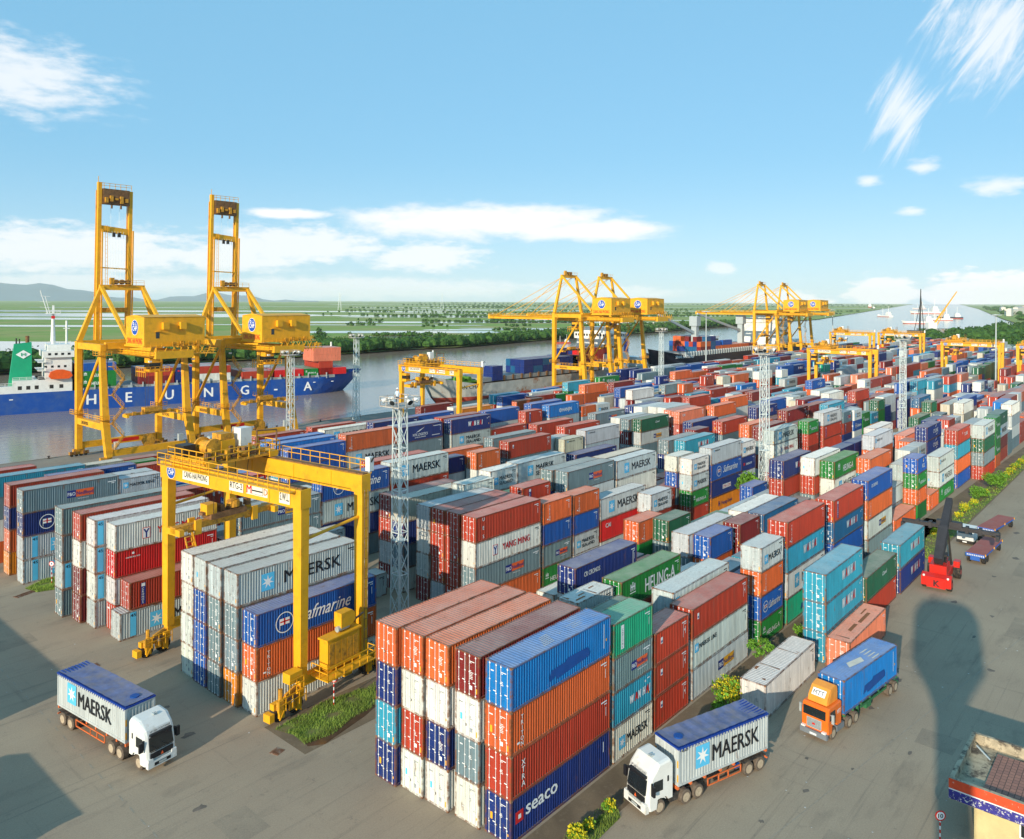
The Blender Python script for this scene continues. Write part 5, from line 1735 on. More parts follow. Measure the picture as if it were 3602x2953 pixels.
# painted lines, drains, stains
LINE=mat('faded_line_paint',(.40,.36,.29),.9,0,.3,3,dark=(.27,.23,.175),ds=3,dt=(.35,.55)); DRK=mat('oil_stain',(.15,.125,.10),.9,0,.3,1); DRN=mat('drain_mud',(.13,.055,.03),.9,0,.4,2)
b=MB()
def strip(p,q,w,z=.009,m=LINE):
    p=Vector((*p,z));q=Vector((*q,z));d=(q-p).normalized();a=Vector((-d.y,d.x,0))*w/2; b.poly([p-a,q-a,q+a,p+a],[(0,1,2,3)],m)
strip((12,-13),(60,-20.6),.07); strip((60,-20.6),(160,-36),.09)
for i in range(30): strip((-14.4-.045*(i%30),72-2.0*i),(-14.45-.045*(i%30),71.1-2.0*i),.10)
tag(b.build('road_markings'),kind='structure')
b=MB()
for (x,y,r) in ((36,-13,.5),(43.5,-13.4,.8),(45.5,-12.6,.9),(30.5,-17.7,.4),(70,-13,.7),(24,-11.5,.35),(25,-14.8,.3),(19.7,-13,.4),(14,-11.9,.3),(60,-17,.5),(52,-20,.6),(75,-11,.5),(68,-17.5,.5),(84,-15,.6),(95,-16,.9),(110,-14,1.1),(130,-15,1.4),(-8,30,.8),(-7,36,.5),(-12,20,.7),(8,-9.8,.3)):
    P=[(x+r*rg.uniform(.35,1)*math.cos(a*.57),y+r*rg.uniform(.35,1)*.7*math.sin(a*.57),.008) for a in range(11)]; b.poly(P,[tuple(range(11))],DRK)
tag(b.build('road_stains'),kind='structure')
def drain(x,y,a,w,d,lab):
    b=MB(); T=TR(x,y,0)@RZ(a); b.box(-w,w,-d,d,.001,.03,RUST,T); b.box(-w+.1,w-.1,-d+.1,d-.1,.03,.036,DRN,T)
    for i in range(7): b.box(-w+.1,w-.1,-d+.12+i*(2*d-.24)/6.5,-d+.16+i*(2*d-.24)/6.5,.036,.05,RUST,T)
    tag(b.build('storm_drain'),lab,'drain')
drain(-6.2,76.8,.3,1.3,.5,'rusty drain grate beside the left grass patch'); drain(-8.6,49.6,0,.8,.5,'rusty drain grate behind the left truck'); drain(-4.3,22.1,.3,.45,.45,'small rusty drain grate near the puddle')
sheet('puddle',[(-2.2,20.8),(-1.0,20.0),(4,21.0),(7.5,22.2),(4,22.0),(0,21.3),(-1.9,22)],.024,mat('muddy_water',(.09,.055,.035),.15,0,.2),None,None,'structure')
PAT=ground_mat('asphalt_patch',(.275,.222,.162),(.33,.265,.19),(.22,.18,.13),.3,1.5)
b=MB()
for x,y,w,d in ((14,-17,5,2.2),(34,-19,3,3),(52,-12.6,6,1.6),(-9,44,3,5),(-12,62,4,3),(3,-9.5,3.4,1.3),(66,-21,7,3),(90,-18,8,2.5),(120,-17,12,3),(-11,16,2.6,3.5),(18,30,3,4),(20.5,38,2,2.5)):
    P=[(x+w/2*cx*(1+rg.uniform(-.06,.06)),y+d/2*cy*(1+rg.uniform(-.06,.06)),.0055) for cx,cy in ((-1,-1),(1,-1),(1,1),(-1,1))]; b.poly(P,[(0,1,2,3)],PAT)
tag(b.build('road_patches'),kind='structure')
LIT=mat('litter_scraps',(.55,.54,.50),.8,0,.4,5)
b=MB()
for i in range(90):
    x=rg.uniform(-16,110); y=rg.uniform(-24,-8) if x>2 else rg.uniform(8,75); s=rg.uniform(.03,.10); a=rg.uniform(0,6.28); b.poly([(x+s*math.cos(a),y+s*math.sin(a),.03),(x-s*math.sin(a),y+s*math.cos(a),.02),(x-s*math.cos(a),y-s*math.sin(a),.03),(x+s*math.sin(a),y-s*math.cos(a),.015)],[(0,1,2,3)],LIT)
tag(b.build('litter'),'small pale scraps of litter scattered over the paving','litter',None,'stuff')
# quay edge bollards and fenders
BOL=mat('iron_black',(.03,.028,.025),.7)
b=MB(); b.lath((0,0,0),[(.32,.12),(.32,.2),(.18,.24),(.18,.5),(.34,.56),(.34,.66),(.1,.72)],2,BOL,12); b0=b.mesh('bollard')
for i in range(30):
    o=link('bollard',b0,None,(-4+i*15.2,QY-.9,0)); tag(o,'black iron mooring bollard on the quay edge','bollard','bollards along the quay edge')
b=MB(); b.box(-.5,.5,0,.45,-1.9,-.1,BOL); b.box(-.35,.35,.45,.55,-1.6,-.4,BOL); f0=b.mesh('quay_fender')
for i in range(46):
    o=link('quay_fender',f0,None,(-8+i*8.1,QY+.13,0)); tag(o,'black rubber fender on the quay face','fender','rubber fenders along the quay')
# ---------------------------------------------------------------- cranes
YEL=mat('crane_yellow',(.80,.385,.012),.5,0,.12,.6,dark=(.42,.18,.02),ds=.55,dt=(.54,.78)); YLD=mat('crane_machinery_yellow',(.62,.29,.02),.6,0,.3,2,dark=(.16,.08,.03),ds=2.2,dt=(.5,.7)); STEEL=mat('dark_steel',(.05,.045,.04),.5,.5); GALV=mat('galvanised_steel',(.45,.50,.50),.5,.3,.15,2); WHP=mat('white_paint',(.74,.74,.70),.4,0,.08,.8,dark=(.45,.38,.28),ds=.9,dt=(.58,.8)); TYRE=mat('tyre_rubber',(.022,.02,.018),.9,0,.3,4,dark=(.16,.12,.08),ds=3); GLASS=mat('dark_glass',(.015,.02,.022),.08,0,.2,1,spec=.8); BROWN=mat('rusty_brown_machinery',(.20,.10,.04),.8,0,.4,1.5,dark=(.07,.04,.02),ds=2); REDP=mat('red_paint',(.60,.02,.012),.35,0,.1,1); GREY=mat('grey_deck_paint',(.26,.27,.26),.7,0,.2,.5,dark=(.24,.12,.06),ds=.3,dt=(.55,.68))
def badge(r):
    o=MB(); P=[(0,0,0)]+[(r*math.cos(6.2832*i/28),0,r*math.sin(6.2832*i/28)) for i in range(28)]
    o.poly(P,[(0,i+1,(i+1)%28+1) for i in range(28)],NAVYB)
    ring(o,0,0,r,.06*r,WHITE,-.004,28); t=text('CHP',r*.62,WHITE,.05,width=r*1.35); o.add(t,TR(-r*.68,-.01,-r*.42))
    ring(o,-.35*r,.48*r,.22*r,.1*r,WHITE,-.006,12); rect(o,.05*r,.3*r,.62*r,.36*r,WHITE,-.006); rect(o,.3*r,.36*r,.37*r,.7*r,WHITE,-.006)
    return o
NAVYB=mat('badge_blue',(.01,.08,.42),.4,var=.04)
RNX=RZ(-math.pi/2)   # turns a -Y facing decal to face -X
def wheelset(b,x,y,n=4,s=1):
    for i in range(n):
        xx=x+(i-(n-1)/2)*1.05*s; b.tube((xx,y-.18,.42),(xx,y+.18,.42),.40,STEEL,12)
    w=n*1.05*s/2; b.box(x-w,x-.1,y-.35,y+.35,.5,1.15,YLD); b.box(x+.1,x+w,y-.35,y+.35,.5,1.15,YLD); b.box(x-w*.6,x+w*.6,y-.42,y+.42,1.16,1.8,YLD)
    for q in (-.9,-.5,.5,.9): b.box(x+q*w-.2,x+q*w+.2,y-.62,y-.36,.6,1.3,BROWN)
def sts(x0,zs,up,lab):
    X1=19.2; YW,YL=166.0,151.0
    t=empty('quay_crane',(x0,0,0),0,lab,'quay crane','yellow ship-to-shore cranes on the quay'); 
    Z=lambda z:z*zs
    apx=40.6; A0,A1=5.0,15.0
    # waterside and landside legs
    for x,xa in ((0,A0),(X1,A1)):
        b=MB(); b.beam((x,YW,1.7),(x,YW,Z(27.6)),1.3,1.3,YEL,1.45,1.45); b.beam((x,YW,Z(27.6)),(xa,YW,Z(apx)),1.1,1.1,YEL,.8,.8,(0,1,0)); b.build('leg',t)
        b=MB(); b.beam((x+(1.2 if x>0 else .6),YL-.8,1.7),(x,YL-.2,Z(10)),1.35,1.35,YEL,1.5,1.5); b.beam((x,YL-.2,Z(10)),(x,YL+1.6,Z(26.4)),1.5,1.5,YEL,1.1,1.1); b.build('leg',t)
        b=MB(); b.beam((x,YL+.55,Z(8.6)),(x,YW-.66,Z(8.6)),1.2,1.5,YEL); b.add(text('CANG HAI PHONG' if x==0 else 'HAI PHONG',.8,BLACK,.03,width=4),TR(x-.62,YW-3.2,Z(8.6)-.4)@RNX); b.build('portal_beam',t)
        b=MB(); b.tube((x,YW-.6,Z(11)),(x,YL+2,Z(25.4)),.36,YEL,10); b.build('diagonal_brace',t)
        b=MB(); b.beam((x,YL+.8,Z(26.6)),(x,YW,Z(26.6)),1.2,1.5,YEL); b.build('upper_beam',t)
        b=MB(); b.beam((xa,YW-.2,Z(apx)),(xa-(0 if x==0 else .6),YL-.5,Z(28.4)),.75,.75,YEL); b.build('backstay',t)
    for y,z in ((YW,2.6),(YL-.8,2.6)):
        b=MB(); b.beam((.8,y,z),(X1-.8,y,z),1.0,1.5,YEL); 
        if y==YW: b.box(7,14,y-.52,y-.505,2.2,3.1,REDP)
        b.build('sill_beam',t)
    for x in (0,X1+.0):
        for y in (YW,YL-.8): b=MB(); wheelset(b,x,y); b.build('bogie',t)
    for y in (YW,YL+1.4): b=MB(); b.beam((.6,y,Z(27)),(X1-.6,y,Z(27)),1.0,1.5,YEL); b.build('cross_beam',t)
    b=MB(); b.beam((A0-.4,YW,Z(apx)),(A1+.4,YW,Z(apx)),.9,1.3,YEL); b.box(A0+3,A1-3,YW-1,YW+1,Z(apx)+.65,Z(apx)+.75,YEL); b.rail([(A0,YW-.9,Z(apx)+.7),(A1,YW-.9,Z(apx)+.7)],YEL)
    for i in range(3): b.tube((A0+3.5+i*1.4,YW-.4,Z(apx)+1.4),(A0+3.5+i*1.4,YW+.4,Z(apx)+1.4),.6,BROWN,12)
    b.box(A0+2,A0+3,YW-.4,YW+.4,Z(apx)+.7,Z(apx)+2.4,YLD); b.build('apex_beam',t)
    # trolley girders over the quay
    for x in (A0,A0+7.4):
        b=MB(); b.box(x-.45,x+.45,136.5,YW+2.2,Z(24.8),Z(26.1)-.02,YEL); b.build('trolley_girder',t)
    b=MB(); b.box(A0-1.6,A0-.46,136,YW+2,Z(25.2),Z(25.3),YEL); b.rail([(A0-1.55,136,Z(25.3)),(A0-1.55,YW+2,Z(25.3))],YEL,1.1,1.8,.04); b.rail([(A0-1.5,136,Z(25.3)),(A0+8,136,Z(25.3))],YEL,1.1,1.8,.04)
    b.box(A0-.5,A0+8,135.2,136.45,Z(24.6),Z(26.2),YEL); b.box(A0+8.2,A0+14,136,140,Z(25.2),Z(25.35),YEL); b.rail([(A0+8.2,136,Z(25.3)),(A0+14,136,Z(25.3)),(A0+14,141,Z(25.3))],YEL,1.1,1.3,.05)
    for i in range(7): b.beam((A0+1+i*1.7,135.9,Z(24.6)),(A0+2.2+i*1.7,135.9,Z(27)),.12,.12,YEL)
    b.build('walkway',t)
    # boom
    b=MB()
    if up:
        zt=66.5
        for x in (A0,A0+7.4):
            b.beam((x,YW+2.6,Z(27)),(x,YW+1.2,zt-(0 if x==A0 else 1.6)),.9,1.15,YEL,.85,1.0,(0,1,0)); b.beam((x-.62,YW+2.9,Z(27)),(x-.62,YW+1.6,zt-2),.16,.16,YEL)
            b.beam((x+.7,YW+1.9,Z(27)),(x+.6,YW+.9,55),.28,.28,YEL)
        b.beam((A0+.4,YW+1.7,55.2),(A0+7.1,YW+1.7,54.6),1.0,1.5,YEL); b.beam((A0+.4,YW+2.1,Z(35)),(A0+7.1,YW+2.1,Z(35)),.8,1.2,YLD)
        b.beam((A0+.4,YW+1.6,45.5),(A0+7.1,YW+1.6,45.3),.3,.3,YEL)
        for z in range(30,65,1): b.beam((A0+1.3,YW+.9,z),(A0+1.8,YW+.9,z),.05,.05,YEL) if 40<z<56 else None
        b.beam((A0+1.3,YW+.9,40),(A0+1.3,YW+.9,56),.08,.08,YEL); b.beam((A0+1.8,YW+.9,40),(A0+1.8,YW+.9,56),.08,.08,YEL)
        b.build('boom',t); b=MB(); b.box(A0+.6,A0+6.9,YW+.4,YW+2.2,61.2,65,BROWN)
        for i in range(5): b.box(A0+.9+i*1.2,A0+1.6+i*1.2,YW-.1,YW+.4,61.5+.4*(i%3),62.8+.5*(i%2),YLD)
        b.rail([(A0-.6,YW+.3,65),(A0+7.3,YW+.3,65)],YEL,1.3,1.3,.05); b.beam((A0-.6,YW+.3,60),(A0-.6,YW+.3,67.8),.12,.12,YEL)
        for x in (A0+2.6,A0+4.8): b.tube((x,YW+.5,61.2),(x,YW+.5,60.2),.25,BROWN,8)
        b.build('boom_tip_platform',t)
        b=MB()
        for i in range(6): b.tube((A0+2.2+i*.7,YW+1,54.6),(A0+2.4+i*.6,YW+.5,Z(apx)+1),.035,GALV,4)
        for i in range(2): b.tube((A0+2.6+i*2,YW+1,60.5),(A0+2.6+i*2,YW+1,55.5),.03,GALV,4)
        for x in (A0+3.3,A0+4.6): b.box(x-.3,x+.3,YW+.7,YW+1.3,53.2,54.3,STEEL)
        b.build('hoist_ropes',t)
    else:
        for x in (A0,A0+7.4): b.box(x-.45,x+.45,YW+2.4,YW+42,Z(25),Z(26.1),YEL)
        b.box(A0-.4,A0+7.8,YW+41,YW+42.2,Z(24.9),Z(26.4),YEL); b.box(A0,A0+7.4,YW+20,YW+21,Z(25.2),Z(26.0),YEL); b.box(A0-1.3,A0-.5,YW+2.4,YW+41,Z(26),Z(26.1),YEL); b.rail([(A0-1.3,YW+2.4,Z(26.1)),(A0-1.3,YW+41,Z(26.1))],YEL,1.1,3,.05); b.build('boom',t)
        for x in (A0,A0+7.4):
            b=MB(); b.tube((x+.4,YW,Z(apx)),(x,YW+24,Z(26.2)),.11,YEL,6); b.tube((x+.6,YW,Z(apx)-.3),(x,YW+38,Z(26.2)),.11,YEL,6)
            for i in range(1): b.tube((x+.2*i,YW,Z(apx)-.6),(x,YW+15+8*i,Z(26.4)),.04,GALV,4)
            b.build('boom_stay',t)
    # machinery house
    hx0,hx1,hy0,hy1,hz0,hz1=A0-.9,A0+13.2,140.2,149.6,Z(27.3),Z(27.3)+6.4
    b=MB(); b.box(hx0,hx1,hy0,hy1,hz0,hz1,YEL); b.poly([(hx0-.15,hy0-.15,hz1),(hx1+.15,hy0-.15,hz1),(hx1+.15,hy1+.15,hz1),(hx0-.15,hy1+.15,hz1),(hx0-.15,(hy0+hy1)/2,hz1+.5),(hx1+.15,(hy0+hy1)/2,hz1+.5)],[(0,1,5,4),(2,3,4,5),(0,4,3),(1,2,5)],YEL)
    b.box(hx0-.3,hx1+.3,hy0-.3,hy1+.3,hz0-.35,hz0-.01,YEL); h=b.build('machinery_house',t)
    for i in (0,1): b=MB(); b.box(hx0+3.9+i*4,hx0+5.3+i*4,hy0-.95,hy0-.005,hz1-2.8,hz1-1.2,YEL); b.build('ventilation_box',h)
    b=MB(); b.box(hx0+2.6,hx0+3.4,hy0-.03,hy0-.005,hz0+1.6,hz0+3,GLASS); b.box(hx0+2.45,hx0+3.55,hy0-.5,hy0,hz0+3.1,hz0+3.2,YEL); b.build('window',h)
    b=MB(); b.add(badge(1.75),TR(hx0-.02,hy1-4.6,hz1-2.4)@RNX); b.add(text('CANG HAI PHONG',1.3,REDP,.04,width=7.9),TR(hx0-.02,hy1-.5,hz0+.35)@RNX); b.build('lettering',h)
    # operator cab and trolley
    b=MB(); cy=143 if up else 160; b.box(A0+.6,A0+6.8,cy-2,cy+2,Z(24.5),Z(24.7),YLD); b.box(A0+1,A0+3.4,cy-1.3,cy+1.3,Z(24.4)-3,Z(24.4),YEL); b.box(A0+.97,A0+3.43,cy-1.33,cy+1.33,Z(24.4)-2.4,Z(24.4)-1.1,GLASS)
    b.rail([(A0-.4,cy-2.4,Z(24.4)-3),(A0+5,cy-2.4,Z(24.4)-3)],YEL,1.1,1,.05); b.rail([(A0-.4,cy-2.4,Z(24.4)-4.2),(A0-.4,cy+2.4,Z(24.4)-4.2)],YEL,2.2,.8,.05); b.box(A0-.5,A0+5,cy-2.4,cy+2.4,Z(24.4)-3.1,Z(24.4)-3.0,YEL); b.build('operator_cab',t)
    b=MB(); sy=cy+3.5; sz=11.2 if up else 14*zs
    for q in (-1,1):
        for p in (-1,1): b.tube((A0+3.7+q*1.2,sy+p*1,Z(24.5)),(A0+3.7+q*1.2,sy+p*.6,sz+1.6),.04,STEEL,4)
    b.box(A0-2.4,A0+9.8,sy-.5,sy+.5,sz,sz+.6,BROWN if not up else YLD); b.box(A0+1.7,A0+5.7,sy-.9,sy+.9,sz+.6,sz+1.6,YLD)
    for x in (A0-2.4,A0+9.3): b.box(x,x+.5,sy-1.2,sy+1.2,sz-.3,sz+.35,YEL)
    for i in range(5): b.box(A0-.9+i*2,A0-.1+i*2,sy-.7,sy-.5,sz+.1,sz+.9+.3*(i%2),YLD)
    b.build('spreader',t)
    # ladders, leg platforms, cable runs and lamps
    b=MB()
    for x in (0,X1):
        for q in (-.25,.25): b.beam((x+q,YW-.9,3),(x+q,YW-.9,Z(27)),.06,.06,YEL)
        for i in range(int(Z(24)/.9)): b.beam((x-.25,YW-.9,3.2+i*.9),(x+.25,YW-.9,3.2+i*.9),.05,.05,YEL)
    b.build('ladder',t)
    for x in (0,X1):
        for y,z in ((YL,Z(10.2)),(YW,Z(10.2)),(YL+1.4,Z(24.8))):
            b=MB(); b.box(x-1.5,x+1.5,y-1.5,y-.8,z,z+.1,YLD); b.box(x-1.5,x-.8,y-.8,y+1.3,z,z+.1,YLD); b.rail([(x+1.5,y-1.5,z),(x-1.5,y-1.5,z),(x-1.5,y+1.3,z)],YEL,1.1,1,.04); b.build('leg_platform',t)
    b=MB(); b.rail([(.7,YL+1.4,Z(8.6)+.76),(.7,YW-.8,Z(8.6)+.76)],YEL,1,1.6,.035)
    for x in (0,X1): b.tube((x+.8,YL+.2,3),(x+.8,YL+.6,Z(26)),.07,STEEL,5)
    b.build('cable_run',t)
    b=MB(); b.lath((X1*.5,YL-.8,4.5),[(.3,-.35),(1.5,-.3),(1.5,-.22),(.5,-.15),(.5,.15),(1.5,.22),(1.5,.3),(.3,.35)],1,YLD,18); b.build('cable_reel',t)
    for i,(x,y) in enumerate(((1,YL-1),(X1-1,YL-1),(A0-1,137),(A0+9,137.5))): b=MB(); z=Z(24.2); b.box(x-.3,x+.3,y-.25,y+.25,z-.35,z,WHP); b.build('floodlight',t)
    for x in (1.6,X1-2.6): b=MB(); b.box(x,x+1.1,YL-1.5,YL-.7,3.4,5.1,WHP if x<9 else GALV); b.build('electrical_cabinet',t)
    b=MB(); b.rail([(hx0-.3,hy0-1.2,hz0-.2),(hx1+.5,hy0-1.2,hz0-.2),(hx1+1.0,hy1,hz0-.2)],YEL,1.1,1.2,.045); b.box(hx0-.3,hx1+1,hy0-1.3,hy0-.31,hz0-.3,hz0-.2,YLD)
    for i in range(5): b.beam((hx0+6+i*1.6,hy0-1.2,hz0-.2),(hx0+7.2+i*1.6,hy0-1.4,hz0-2.6),.12,.12,YEL)
    for i in range(4): b.box(hx0+6+i*1.9,hx0+6.9+i*1.9,hy0-1.1,hy0-.5,hz0-.2,hz0+.6+.3*(i%2),YLD)
    b.build('house_walkway',t)
    # zigzag stairs on the landside leg
    b=MB(); z=3; d=1
    while z<Z(25)-3:
        x0_,x1_=(.9,3.4) if d>0 else (3.4,.9)
        for o_ in (0,.7): b.beam((x0_,YL-1.6-o_,z),(x1_,YL-1.6-o_,z+3.2),.06,.14,YLD)
        for i in range(9): b.box(min(x0_,x1_)+.02+i*.27,min(x0_,x1_)+.24+i*.27,YL-2.3,YL-1.6,z+.35*(i if d>0 else 8-i)+.1,z+.35*(i if d>0 else 8-i)+.16,YLD)
        b.rail([(x0_,YL-2.35,z),(x1_,YL-2.35,z+3.2)],YEL,1,1.2,.035); b.box(x1_-.5,x1_+.5,YL-2.4,YL-.9,z+3.1,z+3.2,YLD); z+=3.25; d=-d
    b.build('stairway',t)
    return t
c1=sts(32.4,1,True,'quay crane with raised boom, nearest the left edge')
c2=copy_tree(c1); c2.location.x+=29.2; c2['label']='quay crane with raised boom, second from the left edge'
c3=sts(218.0,1.19,False,'left crane of the nearer pair with lowered booms')
for dx,l in ((27.5,'right crane of the nearer pair with lowered booms'),(199.5,'left crane of the far pair with lowered booms'),(235.5,'right crane of the far pair with lowered booms')):
    c=copy_tree(c3); c.location.x+=dx; c['label']=l
def rtg(x0,y0,y1,lab,near=False,tr=.85,rz=0):
    t=empty('yard_gantry_crane',(x0,y0,0),rz,lab,'yard crane','rubber-tyred yard gantries'); sp=y1-y0; W_=7.6; H=20.3
    for x in (0,W_):
        for y in (0,sp):
            b=MB(); b.beam((x,y,2.6),(x,y,H-1.6),.95,.80,YEL,1.15,.95); b.build('leg',t)
    for i,x in enumerate((0,W_)):
        b=MB(); b.box(x-.6,x+.6,-.65,sp+.65,H-1.75,H,YEL); 
        for y in (sp*.18,sp*.45,sp*.78): b.box(x-.66,x-.6,y-.12,y+.12,H-1.7,H-.1,YEL)
        b.box(x-.32,x+.32,-.5,sp+.5,H,H+.12,BROWN); g=b.build('main_girder',t)
        s=-1 if i==0 else 1
        b=MB(); b.box(x+s*.62 if s>0 else x-1.35,x+1.35 if s>0 else x-.62,0,sp,H-.25,H-.15,YEL); b.rail([(x+s*1.32,0,H-.15),(x+s*1.32,sp,H-.15)],YEL,1.25,1.5,.035); b.build('walkway',t)
        if i==0:
            b=MB(); b.add(badge(.78),TR(x-.63,sp-1.4,H-.9)@RNX)
            def plate(a,w,h,s,m,z=H-1.4):
                q=MB(); rect(q,0,0,w,h,WPL); 
                if s: q.add(text(s,h*.55,m,.03,width=w*.88),TR(w*.06,-.008,h*.22))
                b.add(q,TR(x-.665,sp-a,z)@RNX)
            plate(3.6,4.6,1.15,'CANG HAI PHONG',BLACK); plate(11.6,2.2,1.15,'RTG-2' if near else 'RTG-7',BLACK); plate(19.2,1.5,1.3,'S.W.L.',BLACK,H-1.5)
            q=MB(); rect(q,0,0,3.2,1.0,WPL); q.add(text('M',.8,REDP,.06),TR(.05,-.006,.1)); rect(q,.85,.08,2.5,.92,BLACK,-.004); rect(q,.9,.5,2.45,.86,WPL,-.008); rect(q,.9,.12,2.45,.36,WPL,-.008); q.add(text('D',.6,ORANGE,.05),TR(2.65,-.006,.2)); b.add(q,TR(x-.665,sp-14.3,H-1.35)@RNX)
            b.build('lettering',g)
    for y in (0,sp):
        b=MB(); b.box(-.3,W_+.3,y-.35,y+.35,2.1,3.0,YEL); b.build('sill_beam',t)
        b=MB(); b.tube((.5,y,H-4.8),(W_-.5,y,H-4.2),.16,YEL,8); b.build('tie_bar',t)
        for x in (-1.6,W_+1.6):
            b=MB(); s=-1 if x<0 else 1
            b.beam((x-s*2.0,y,2.3),(x,y,1.7),.5,.5,YLD); b.box(x-1.6,x+1.6,y-.28,y+.28,1.2,1.75,YEL)
            for q in (-.95,.95):
                b.box(x+q-.28,x+q+.28,y-.62,y-.3,.45,1.5,YEL); b.box(x+q-.18,x+q+.3,y+.3,y+.6,.5,1.4,YEL)
            b.box(x+s*1.65,x+s*2.15,y-.45,y+.45,.35,1.05,YEL); b.box(x-.3,x+.3,y-.85,y-.64,.9,1.6,YLD); b.beam((x-1.2,y-.6,.3),(x-.6,y-.6,1.2),.1,.1,YEL); b.beam((x+1.2,y-.6,.3),(x+.6,y-.6,1.2),.1,.1,YEL)
            b.box(x-1.5,x-.9,y-.8,y-.5,1.3,2.1,YLD); b.box(x+.7,x+1.4,y-.75,y-.45,1.5,2.2,YEL); b.tube((x-.5,y-.75,1.9),(x+.5,y-.75,1.9),.16,BROWN,8); b.box(x-.12,x+.12,y-.9,y-.85,1.6,1.85,WHITE); b.rail([(x-1.5,y-.9,1.1),(x+1.5,y-.9,1.1)],YEL,1.2,.75,.03); b.tube((x+s*.9,y-.3,1.8),(x+s*.9,y-.3,2.9),.2,YLD,8)
            w=b.build('bogie',t)
            for q in (-.95,.95):
                b=MB(); cx=x+q; b.lath((cx,y,.78),[(.28,-.27),(.72,-.27),(.78,-.2),(.78,.2),(.72,.27),(.28,.27)],1,TYRE,16); b.lath((cx,y,.78),[(.1,-.2),(.32,-.24),(.32,.24),(.1,.2)],1,YEL,10); b.build('wheel',w)
    # engine house on the right-hand side
    b=MB(); b.box(1.9,5.9,-1.55,-.4,3.1,5.9,YEL); b.box(1.7,6.1,-1.7,-.36,5.9,6.05,YEL)
    for i in range(5): b.box(2.1+i*.75,2.7+i*.75,-1.58,-1.552,3.5,5.5,YLD)
    h=b.build('engine_house',t)
    b=MB(); b.prism([(3.6,6.5),(5.0,6.5),(5.4,6.9),(5.4,7.5),(5.0,7.9),(3.6,7.9)],1,-1.5,-.5,YEL); b.beam((3.8,-1,6.05),(3.8,-1,6.6),.2,.2,YLD); b.beam((5,-1,6.05),(5,-1,6.6),.2,.2,YLD); b.build('air_filter',h)
    b=MB(); b.tube((3.3,-1.2,6.45),(4.7,-1.2,6.45),.27,GALV,12); b.tube((4.7,-1.2,6.45),(6.9,-1.0,6.9),.1,RUST,8); b.build('exhaust_silencer',h)
    b=MB(); b.box(.9,6.9,-2.7,-.36,2.75,2.85,YEL); b.rail([(.9,-2.68,2.85),(6.9,-2.68,2.85),(6.9,-1.7,2.85)],YEL,1.2,1.0,.035); b.rail([(.9,-2.68,2.85),(.9,-.5,2.85)],YEL,1.2,1.0,.035); b.build('service_platform',t)
    b=MB(); b.box(-2.1,-.7,-1.1,-.1,3.3,4.2,YEL); b.rail([(-2.2,-1.2,2.6),(-.6,-1.2,2.6)],YEL,1.1,.6,.03); b.box(4.4,5.4,-1.1,-.4,1.5,2.6,YEL); b.build('cabinet',t)
    b=MB()
    for q in (0,.5): b.beam((W_-.3+q*.9,-.75,3),(W_-.3+q*.9,-.75,H-1.5),.05,.05,RUST)
    for z in range(4,19): b.beam((W_-.3,-.75,z),(W_+.15,-.75,z),.04,.04,RUST)
    b.build('ladder',t)
    b=MB(); b.tube((W_+.75,-.3,H-6),(W_+.75,-.3,H+.8),.09,GALV,6); b.box(W_+.5,W_+1.1,-.6,0,H+.2,H+1.6,WHP); b.tube((W_+.75,-.3,H+.8),(W_+.75,-.9,H+1.6),.09,STEEL,6); b.build('cable_duct',t)
    # trolley
    ty=sp*tr-1.5
    tn=MB(); tn.box(-.8,W_+.8,ty-3.2,ty+3.2,H+.35,H+.6,YLD)
    for x in (-.6,W_-.5): tn.box(x,x+1.1,ty-3.3,ty+3.3,H+.14,H+.75,YEL)
    T=tn.build('trolley',t)
    b=MB(); b.lath((2.1,ty+.6,H+1.5),[(.3,-1.2),(1.05,-1.15),(1.05,-.9),(.75,-.85),(.75,.85),(1.05,.9),(1.05,1.15),(.3,1.2)],1,YLD,18); b.box(2.9,4.6,ty-.6,ty+1.6,H+.6,H+2.2,YEL); b.box(3,4.4,ty-.4,ty+1.2,H+2.2,H+2.9,YLD)
    b.tube((3.2,ty+2.2,H+1.9),(4.3,ty+2.2,H+1.9),.5,GALV,12); b.box(-.5,.9,ty+1.0,ty+2.6,H+.6,H+2.0,STEEL)
    for i in range(9): b.box(-.4+i*.75,.0+i*.75,ty-2.5+(i%3)*.5,ty-1.6+(i%4)*.4,H+.6,H+1.1+.3*(i%3),BROWN if i%2 else YLD)
    for i in range(6): b.tube((.4+i*1.1,ty-2.8,H+.95),(1.2+i*1.1,ty-2.8,H+.95),.25,YLD if i%2 else BROWN,8)
    b.build('hoist_machinery',T)
    b=MB(); b.box(5.1,6.5,ty-.9,ty+.3,H+.6,H+3.3,WHP); b.build('electrical_cabinet',T)
    b=MB(); b.rail([(-.9,ty-3.2,H+.6),(W_+.9,ty-3.2,H+.6),(W_+.9,ty+3.2,H+.6),(-.9,ty+3.2,H+.6),(-.9,ty-3.2,H+.6)],YEL,1.2,1.2,.04); b.tube((W_+.6,ty-3,H+.6),(W_+.6,ty-3,H+3.0),.09,BROWN,6); b.tube((W_+.6,ty-3,H+3.0),(W_-2.0,ty-3,H+3.2),.09,BROWN,6); b.tube((W_-2,ty-3,H+.6),(W_-2,ty-3,H+3.2),.09,BROWN,6); b.build('railing',T)
    b=MB(); b.box(-.9,.5,ty+2.0,ty+3.6,H-4.4,H-2.2,YEL); b.box(-.93,.53,ty+1.97,ty+3.63,H-3.7,H-2.8,GLASS) if not near else None; b.build('operator_cab',T) if not near else None
    b=MB(); sz=H-6.6 if near else H-5.5; sc=W_/2
    b.box(sc-6.1,sc+6.1,ty-.45,ty+.45,sz,sz+.65,YLD); b.box(sc-2.2,sc+2.2,ty-.8,ty+.8,sz+.65,sz+1.2,BROWN)
